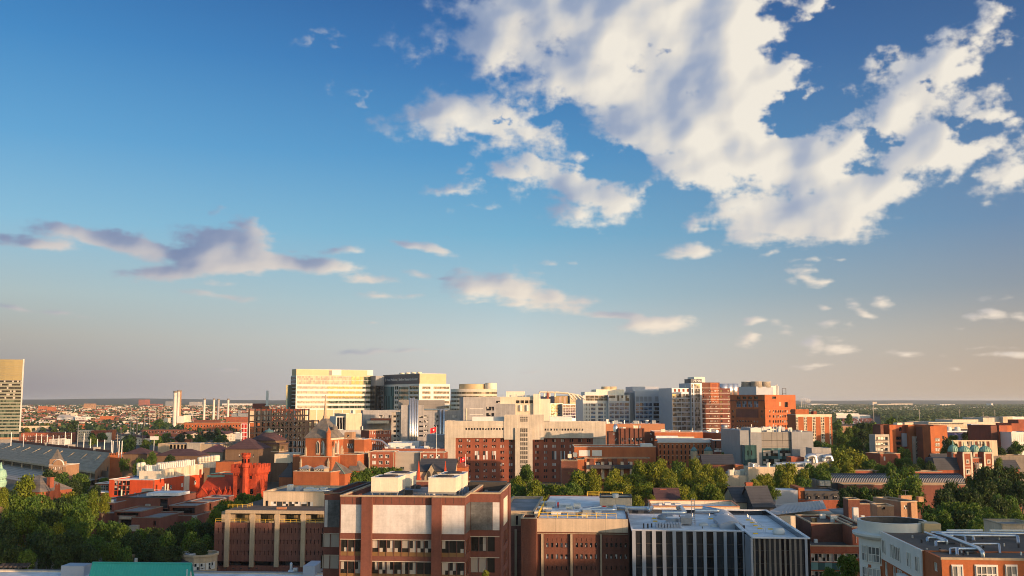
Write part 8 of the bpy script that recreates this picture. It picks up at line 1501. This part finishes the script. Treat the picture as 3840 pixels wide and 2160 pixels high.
# ------------------------------------------------------------------ low city on the left: terraces and trees, each its own object
rnd = random.Random(42); protos = []
for i, (w, d, h, wl, rf, pitched) in enumerate([(26, 12, 9, 'brick_red', 'roof_grey', 0), (18, 11, 8, 'brick_orange', 'roof_dark', 0), (34, 12, 9, 'brick_tan', 'roof_white', 0), (22, 12, 7, 'panel_cream', 'roof_brown', 1), (30, 14, 11, 'brick_brown', 'roof_grey', 0), (24, 12, 8, 'stone_pale', 'roof_plum', 1), (16, 12, 10, 'brick_vermilion', 'roof_white', 0), (28, 12, 8, 'panel_white', 'roof_grey', 0)]):
    wq = MB(); [wq.box(w * k_ / 4, w * (k_ + 1) / 4 - .05, 0, d, 0, h + (k_ % 3) * .5) for k_ in range(4)]; rq = MB(); gq = MB()
    if pitched: rq.quad((-.3, -.4, h + .2), (w + .3, -.4, h + .2), (w + .3, d / 2, h + 3.4), (-.3, d / 2, h + 3.4)); rq.quad((-.3, d / 2, h + 3.4), (w + .3, d / 2, h + 3.4), (w + .3, d + .4, h + .2), (-.3, d + .4, h + .2))
    else: [rq.box(w * k_ / 4 + .3, w * (k_ + 1) / 4 - .35, .3, d - .3, h + (k_ % 3) * .5, h + (k_ % 3) * .5 + .06) for k_ in range(4)]
    for k_ in range(int(w / 2.4)):
        for z_ in (1.6, 4.8): gq.box(k_ * 2.4 + .7, k_ * 2.4 + 1.7, -.06, .05, z_, z_ + 1.6)
    protos.append((wq.mesh('wall', wl), rq.mesh('roof', rf), gq.mesh('window_rows', 'glass_white'), h))
def terrace(x, y, rz, i, s, parts):
    if parts is None:
        return None
    o = thing('terrace_row', 'low brick or stucco terrace among the far rooftops on the left', 'house', (x, y, 0), rz, 'low terraces of the far left city'); o.scale = (s, s, s)
    for nm, me in zip(('wall', 'roof', 'window_rows'), protos[i][:3]):
        c = link(nm, me, o)
        if nm == 'window_rows': c['kind'] = 'stuff'
    return o
spots = []
for D in np.geomspace(1120, 5600, 46):
    x = -.62 * D; step = 34 + D * .004
    while x < (-.235 * D if D < 1700 else -.11 * D):
        if rnd.random() < .62: spots.append((x + rnd.uniform(-8, 8), D + rnd.uniform(-.03, .03) * D))
        x += step * rnd.uniform(.8, 1.6)
spots.sort(key=lambda p: p[1]); vis = [p for p in spots if -.515 * p[1] < p[0]]; clear = [p for p in vis if p[1] > 1250 and not (p[1] < 1700 and -.46 < p[0] / p[1] < -.39)]
nearer, rest = clear[:240], clear[240:]
for x, y in nearer: terrace(x, y, R(-10 + rnd.choice((0, 0, 0, 90)) + rnd.uniform(-4, 4)), rnd.randrange(8), rnd.uniform(.8, 1.25), True)
mats = ['brick_red', 'brick_orange', 'brick_tan', 'panel_cream', 'brick_brown', 'stone_pale', 'panel_white', 'roof_grey', 'roof_white', 'roof_brown']; q = MB()
for k_ in range(4200):
    D = 1900 * (9000 / 1900) ** rnd.random(); x = rnd.uniform(-.52, -.10) * D; w, d, h = rnd.uniform(8, 40), rnd.uniform(9, 20), rnd.uniform(6, 12) * (1 + D / 12000)
    m0 = rnd.randrange(7); q.box(x, x + w, D, D + d, 0, h, m0); q.quad((x, D, h + .1), (x + w, D, h + .1), (x + w, D + d, h + .1), (x, D + d, h + .1), rnd.choice((7, 8, 9, 9)))
for k_ in range(700):
    D = 3200 * (11000 / 3200) ** rnd.random(); x = rnd.uniform(.20, .42 if D > 4500 else .33) * D; w, d, h = rnd.uniform(20, 110), rnd.uniform(20, 50), rnd.uniform(6, 16); m0 = rnd.choice((2, 3, 5, 6, 6)); q.box(x, x + w, D, D + d, 0, h, m0)
tag(q.build('distant_rooftops', mats), kind='stuff')
# ------------------------------------------------------------------ trees
def leaf_mat(name, col, alt):
    m = bpy.data.materials.new(name); m.use_nodes = True; t = m.node_tree; t.nodes.clear(); M[name] = m
    o = N(t, 'ShaderNodeTexCoord').outputs['Object']; oi = N(t, 'ShaderNodeObjectInfo').outputs['Random']; isl = N(t, 'ShaderNodeNewGeometry').outputs['Random Per Island']
    c = mix(t, vary(t, noise(t, o, .35, 3), 0, 1), col, alt); c = mix(t, math_node(t, 'MULTIPLY', oi, .65), c, (col[0] * 1.45, col[1] * 1.12, col[2] * .8)); c = scaled(t, c, math_node(t, 'ADD', math_node(t, 'MULTIPLY', isl, .9), .55))
    d = N(t, 'ShaderNodeBsdfPrincipled'); d.inputs['Roughness'].default_value = .55; d.inputs['Specular IOR Level'].default_value = .25; t.links.new(c, d.inputs['Base Color'])
    tr = N(t, 'ShaderNodeBsdfTranslucent'); t.links.new(scaled(t, c, math_node(t, 'ADD', 1.3, 0)), tr.inputs['Color']); mx = N(t, 'ShaderNodeMixShader'); mx.inputs[0].default_value = .32; t.links.new(d.outputs[0], mx.inputs[1]); t.links.new(tr.outputs[0], mx.inputs[2])
    out = N(t, 'ShaderNodeOutputMaterial'); t.links.new(mx.outputs[0], out.inputs[0])
leaf_mat('leaf_green', (.078, .140, .020), (.052, .112, .018)); leaf_mat('leaf_bright', (.150, .185, .016), (.105, .165, .018)); leaf_mat('leaf_dark', (.034, .066, .018), (.024, .052, .014))  # bright and dark leaf colours also stand in for sunlit and shaded crowns
def crown_mesh(seed, n, size, mat_, lobes=11, airy=.0):
    """leaf clumps spread over uneven lobes; unit crown: radius 1, height 0 to 1.7"""
    r = np.random.RandomState(seed); C = []
    for k in range(lobes):
        a = r.rand() * 2 * np.pi; h = r.rand() ** .8; rad = (1 - (2 * h - .85) ** 2 * .75) ** .5 if abs(2 * h - .85) < 1.15 else .3
        C.append((.58 * rad * np.cos(a) * (.55 + .6 * r.rand()), .58 * rad * np.sin(a) * (.55 + .6 * r.rand()), .22 + h * 1.22, .26 + .24 * r.rand()))
    C.append((0, 0, .75, .6)); C = np.array(C); vol = C[:, 3] ** 2; pick = r.choice(len(C), n, p=vol / vol.sum())
    d = r.randn(n, 3); d /= np.linalg.norm(d, axis=1)[:, None]; d[:, 2] = np.where(d[:, 2] < -.55, -d[:, 2], d[:, 2])
    rr = C[pick, 3] * (1 - .35 * r.rand(n) ** 2 + .16 * r.randn(n) * .8); P = C[pick, :3] + d * rr[:, None] * np.array([1, 1, .85]); P += .03 * r.randn(n, 3)
    nrm = d + .75 * r.randn(n, 3); nrm /= np.linalg.norm(nrm, axis=1)[:, None]; u = np.cross(nrm, r.randn(n, 3)); u /= np.linalg.norm(u, axis=1)[:, None]; v = np.cross(nrm, u); s = size * (.55 + .9 * r.rand(n))[:, None]
    V = np.stack([P - u * s - v * s * .45, P + u * s * .15 - v * s * .85, P + u * s + v * s * .3, P - u * s * .2 + v * s * .9], 1).reshape(-1, 3)
    me = bpy.data.meshes.new('crown'); me.vertices.add(len(V)); me.vertices.foreach_set('co', V.ravel()); me.loops.add(4 * n); me.loops.foreach_set('vertex_index', np.arange(4 * n)); me.polygons.add(n); me.polygons.foreach_set('loop_start', np.arange(n) * 4); me.update(calc_edges=True); me.materials.append(M[mat_]); return me
def trunk_mesh(seed):
    r = random.Random(seed); q = MB(); q.tube([(0, 0, 0), (.01, .01, .3), (0, .02, .62), (.01, 0, .92)], [.06, .048, .034, .01], 7)
    for k in range(7): a = r.uniform(0, 6.28); h = r.uniform(.4, .68); e = r.uniform(.35, .6); q.tube([(0, 0, h), (e * .5 * math.cos(a), e * .5 * math.sin(a), h + .12), (e * math.cos(a), e * math.sin(a), h + .24)], [.028, .018, .006], 5)
    return q.mesh('trunk', 'bark')
HI = {m_: [crown_mesh(10 * j + i, 4200, .050, m_) for i in range(4)] for j, m_ in enumerate(('leaf_green', 'leaf_bright', 'leaf_dark'))}
LO = {m_: [crown_mesh(200 + 10 * j + i, 900, .10, m_, 8) for i in range(3)] for j, m_ in enumerate(('leaf_green', 'leaf_bright', 'leaf_dark'))}
TR = [trunk_mesh(i) for i in range(4)]
trnd = random.Random(77)
def tree(x, y, top, rad, label, group, mat_='leaf_green', lo=False, name='broadleaf_tree'):
    t = thing(name, label, 'tree', (x, y, 0), trnd.uniform(0, 6.28), group); ch = min(top * .86, rad * 2.3); sz = ch / 1.62; z0 = top - ch
    c = link('crown', trnd.choice((LO if lo else HI)[mat_]), t, (0, 0, z0)); c.scale = (rad * 1.02, rad * trnd.uniform(.9, 1.1), sz)
    k = link('trunk', trnd.choice(TR), t); k.scale = (rad * .8, rad * .8, z0 + ch * .62); return t
def grove(label, group, cr, txt, mats=('leaf_green',), name='broadleaf_tree'):
    for row in txt.split(';'):
        x, yt, D, w = map(float, row.split()); p = W(cr(x, yt), D); rad = w * .372671 / FPX * D / 2 * 1.12; D2 = D + rad * .4
        tree(p.x, D2, max(p.z, 5), rad, label, group, trnd.choice(mats), D > 800, name)
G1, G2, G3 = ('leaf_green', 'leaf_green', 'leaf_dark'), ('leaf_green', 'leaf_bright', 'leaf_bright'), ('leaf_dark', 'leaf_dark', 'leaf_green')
grove('dense green tree in the shaded grove above the teal roof, lower left', 'trees of the lower left grove', B0, '60 900 300 220;330 870 300 280;480 900 295 300;700 850 300 260;120 1000 285 220;880 1000 285 200;-40 980 290 200;250 1010 285 200;600 1010 285 220;780 980 290 200;1030 720 365 290;1200 760 345 260;1430 790 345 260;1560 830 335 250;1760 790 345 240;1910 715 365 280;2060 770 355 220;1650 900 310 260;1300 880 310 260;1100 930 300 220;1480 930 300 250;1900 900 320 260;2050 880 330 220;1750 1000 300 200;960 880 320 220;1250 1000 292 200;1600 1010 295 200;1980 970 305 200', ('leaf_green', 'leaf_dark'))  # dark leaves mixed in to paint the grove's shade
grove('tree with sunlit yellow-green top near the left edge above the shaded grove', 'sunlit topped trees at the left edge', B0, '10 420 322 150;200 715 330 230;560 790 322 190;640 425 388 250;900 460 385 200;1030 475 395 150', ('leaf_bright',))  # yellower leaf colour stands in for sun on these tops
grove('airy olive tree before the brown gabled house, left edge', None, B0, '240 330 378 300', ('leaf_bright',))
grove('green tree on the slope between the gabled house and the brick school', 'trees left of the brick school', B0, '60 440 348 280;170 470 340 280;420 520 350 280;300 540 340 250;560 520 360 260;780 470 380 240;700 560 350 280;500 640 330 280;800 620 345 240;260 640 325 240;100 620 320 260;640 680 330 240;20 760 312 240;780 740 325 200;-30 560 330 240;420 760 318 220', G1)
grove('dark tree beside the red laboratory below the stadium', 'trees between stadium and laboratory', B0, '480 240 520 200;620 250 540 200;780 240 540 200;790 310 540 160;720 330 500 200;950 390 470 150;1040 290 545 110;1270 80 640 150;1420 110 620 170;1525 60 630 120;1705 80 630 110;560 350 470 200', G1)
grove('green tree between the red castle library and the slit-windowed library', 'trees beside the castle library', B0, '2440 440 405 180;2540 450 400 190;2300 500 400 220;2200 560 385 200;2380 560 380 220;2500 540 382 180;2596 480 395 120;2150 640 372 160', G2)
grove('green tree in front of the spired hall', 'trees before the spired hall', B1, '1000 262 430 150;1100 205 440 180;1220 182 450 200;1340 178 450 190;1415 192 450 110;990 310 400 120', G2)
grove('bright green tree just behind the railed beige roof', 'bright trees behind the beige roof', B2, '60 360 360 180;230 360 355 210;20 480 345 140;140 500 345 180;450 340 380 220;330 460 350 180;560 380 370 210;700 480 345 180;820 470 345 130;420 540 340 160;230 520 345 150;1260 500 345 150;1410 490 345 100;1740 500 340 140;1660 510 340 110;1820 470 345 150;1880 405 358 200;2000 410 352 230;2080 432 350 170;560 500 345 160', ('leaf_bright', 'leaf_bright', 'leaf_green'))
grove('leafy tree in the central grove below the long blank brick hall', 'trees of the central grove', B2, '700 205 430 260;820 230 430 190;610 330 400 230;840 320 400 180;150 170 480 190;60 300 400 180;1040 230 430 200;1200 240 430 230;1100 330 400 220;1330 330 400 180;980 330 410 180;1350 118 450 300;1500 140 450 260;1280 160 450 190;1680 130 460 210;1830 140 460 220;1960 190 450 190;1760 230 430 270;1900 280 420 230;2080 230 430 210;2120 330 410 180;1700 360 390 200;1980 330 400 220;1480 400 380 150;1150 440 370 190;2540 240 400 200;2450 330 390 160;300 400 385 170;1600 330 400 200;1580 250 420 200', G2)
grove('single round olive tree beside the teal glass corner', None, B2, '2160 40 530 150', ('leaf_bright',))
grove('green tree in the right grove between the grey metal building and the ribbed roof', 'trees of the right grove', B3, '120 200 430 220;250 190 430 250;360 240 420 190;440 190 440 180;560 130 460 180;740 72 480 280;860 55 490 250;960 80 490 230;1030 112 480 140;560 220 430 210;200 290 400 240;80 300 400 200;380 300 400 210;50 380 360 150;660 180 450 180;820 180 450 160', G2)
grove('tree between the orange apartment block and the brick dormitory', 'trees left of the brick dormitory', T3, '480 930 640 150;620 960 600 190;720 990 580 170;760 880 680 160;880 912 620 180;950 775 760 170;1030 762 760 210;1070 960 600 220;980 850 700 190;1250 742 820 160;890 790 760 130;820 830 740 120;720 835 800 120;700 740 1100 110;830 690 1300 90', G1)
grove('tree beside the domed gate tower', 'trees round the domed gate tower', T3, '1370 1010 555 150;1835 945 530 180;1800 1010 540 130;2040 860 640 160;2170 880 640 140;2330 1020 555 170;2405 960 600 120;2520 950 575 140;2460 1030 560 120;1880 880 650 110;2110 870 645 110', G1)
grove('tree in the row above the pale ribbed roof', 'trees above the ribbed roof', B3, '1330 90 500 150;1420 120 490 120;1560 130 480 150;1150 160 470 150;1250 170 465 140;1460 170 462 150;1640 150 470 130;2330 120 480 120', G1)
grove('largest leafy tree standing in front of the pale ribbed roof', None, B3, '1370 200 385 400', ('leaf_green',)); grove('broad tree at the foot of the largest leafy tree', 'trees below the ribbed roof', B3, '1260 330 365 260;1490 340 362 260;850 400 350 240;980 392 350 210;1130 420 340 210;780 440 340 170;1080 470 330 170', G1)
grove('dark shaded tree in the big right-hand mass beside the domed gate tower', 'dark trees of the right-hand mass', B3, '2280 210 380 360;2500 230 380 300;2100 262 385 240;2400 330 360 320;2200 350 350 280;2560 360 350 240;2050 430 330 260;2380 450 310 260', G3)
grove('green tree of the right-hand slope below the dark mass', 'green trees of the right-hand slope', B3, '1900 380 335 310;1780 425 328 240;1700 560 272 330;1900 520 272 320;2080 560 265 280;2000 650 248 280;2350 520 280 260;2480 560 280 220;2200 600 262 240;1800 680 245 240;2130 700 240 220;2300 640 255 220;2550 640 262 200;1620 640 258 180;2420 700 245 200', G1)
grove('leafy tree in front of the courtyard building teal windows', None, B3, '815 1060 165 260', ('leaf_green',)); grove('treetop poking up at the bottom edge left of the courtyard tree', None, B3, '640 1205 160 150', ('leaf_green',)); grove('small treetop at the foot of the office block, bottom edge', None, B1, '2310 1240 165 90', ('leaf_bright',))
grove('tree in front of the distant brick mills', 'trees before the brick mills', T0, '1285 880 1000 160;1290 940 950 150;1640 880 1150 150;1560 900 1120 120;1810 870 1200 110;2090 870 1250 150;2010 890 1200 120;2200 900 1150 120;740 735 1500 130;930 900 1150 90;1450 950 1000 120;1240 980 950 110;1600 740 1700 130;2180 840 1300 100', G1)
# far-left street trees and the river wood beyond the dormitories
for k in range(48):
    D = 1250 * (3600 / 1250) ** trnd.random(); x = trnd.uniform(-.50, -.20) * D; tree(x, D, trnd.uniform(9, 15), trnd.uniform(5, 9), 'street tree among the far rooftops on the left', 'street trees of the far left city', trnd.choice(G2), True)
for k in range(52):
    D = 950 * (2300 / 950) ** trnd.random(); x = trnd.uniform(.21, .53) * D
    if D < 1250 and .235 < x / D < .28: continue
    if 1250 < D < 3600 and .318 < x / D < .372: continue
    tree(x, D, trnd.uniform(13, 20), trnd.uniform(7, 12), 'tree of the river wood below the right horizon', 'trees of the river wood', trnd.choice(G1), True)
def far_wood(name, n, d0, d1, f0, f1, seed, skip=None):
    r = np.random.RandomState(seed); D = d0 * (d1 / d0) ** r.rand(n); X = (f0 + (f1 - f0) * r.rand(n)) * D; keep = np.ones(n, bool)
    if skip: keep = ~skip(X, D)
    X, D = X[keep], D[keep]; n = len(X); s = (2.4 + 3.2 * r.rand(n)) * (D / 3000) ** .55; Z = (5 + 9 * r.rand(n)); nrm = r.randn(n, 3); nrm[:, 2] = np.abs(nrm[:, 2]) * .7 ; nrm[:, 1] -= .8; nrm /= np.linalg.norm(nrm, axis=1)[:, None]; u = np.cross(nrm, r.randn(n, 3)); u /= np.linalg.norm(u, axis=1)[:, None]; v = np.cross(nrm, u); P = np.stack([X, D, Z], 1); s = s[:, None]
    V = np.stack([P - u * s - v * s * .5, P + u * s * .1 - v * s * .9, P + u * s + v * s * .3, P - u * s * .2 + v * s * .9], 1).reshape(-1, 3); me = bpy.data.meshes.new(name); me.vertices.add(len(V)); me.vertices.foreach_set('co', V.ravel()); me.loops.add(4 * n); me.loops.foreach_set('vertex_index', np.arange(4 * n)); me.polygons.add(n); me.polygons.foreach_set('loop_start', np.arange(n) * 4); me.update(calc_edges=True); me.materials.append(M['leaf_dark']); tag(link(name, me), kind='stuff')
riv = lambda X, D: (D < 3400) & (X / D > .322) & (X / D < .368) & (D > 1250)
far_wood('far_wood', 60000, 1100, 3600, .19, .56, 1, riv); far_wood('far_wood', 60000, 2500, 12000, .17, .56, 2, lambda X, D: (D < 3400) & (X / D > .322) & (X / D < .368)); far_wood('far_wood', 16000, 1500, 6000, -.56, .05, 3); far_wood('far_wood', 26000, 6000, 13000, -.56, .05, 4)
# ------------------------------------------------------------------ haze: even pale air round the whole scene
if not os.environ.get('NOHAZE'):
    m = bpy.data.materials.new('haze_air'); m.use_nodes = True; t = m.node_tree; t.nodes.clear(); pv = N(t, 'ShaderNodeVolumePrincipled'); pv.inputs['Color'].default_value = (.86, .93, 1.0, 1); pv.inputs['Density'].default_value = 2.8e-5; pv.inputs['Anisotropy'].default_value = .2; oo = N(t, 'ShaderNodeOutputMaterial'); t.links.new(pv.outputs[0], oo.inputs['Volume']); M['haze_air'] = m
    tag(MB().box(-31000, 31000, -3200, 46000, -2, 135).build('haze', 'haze_air'), kind='stuff')
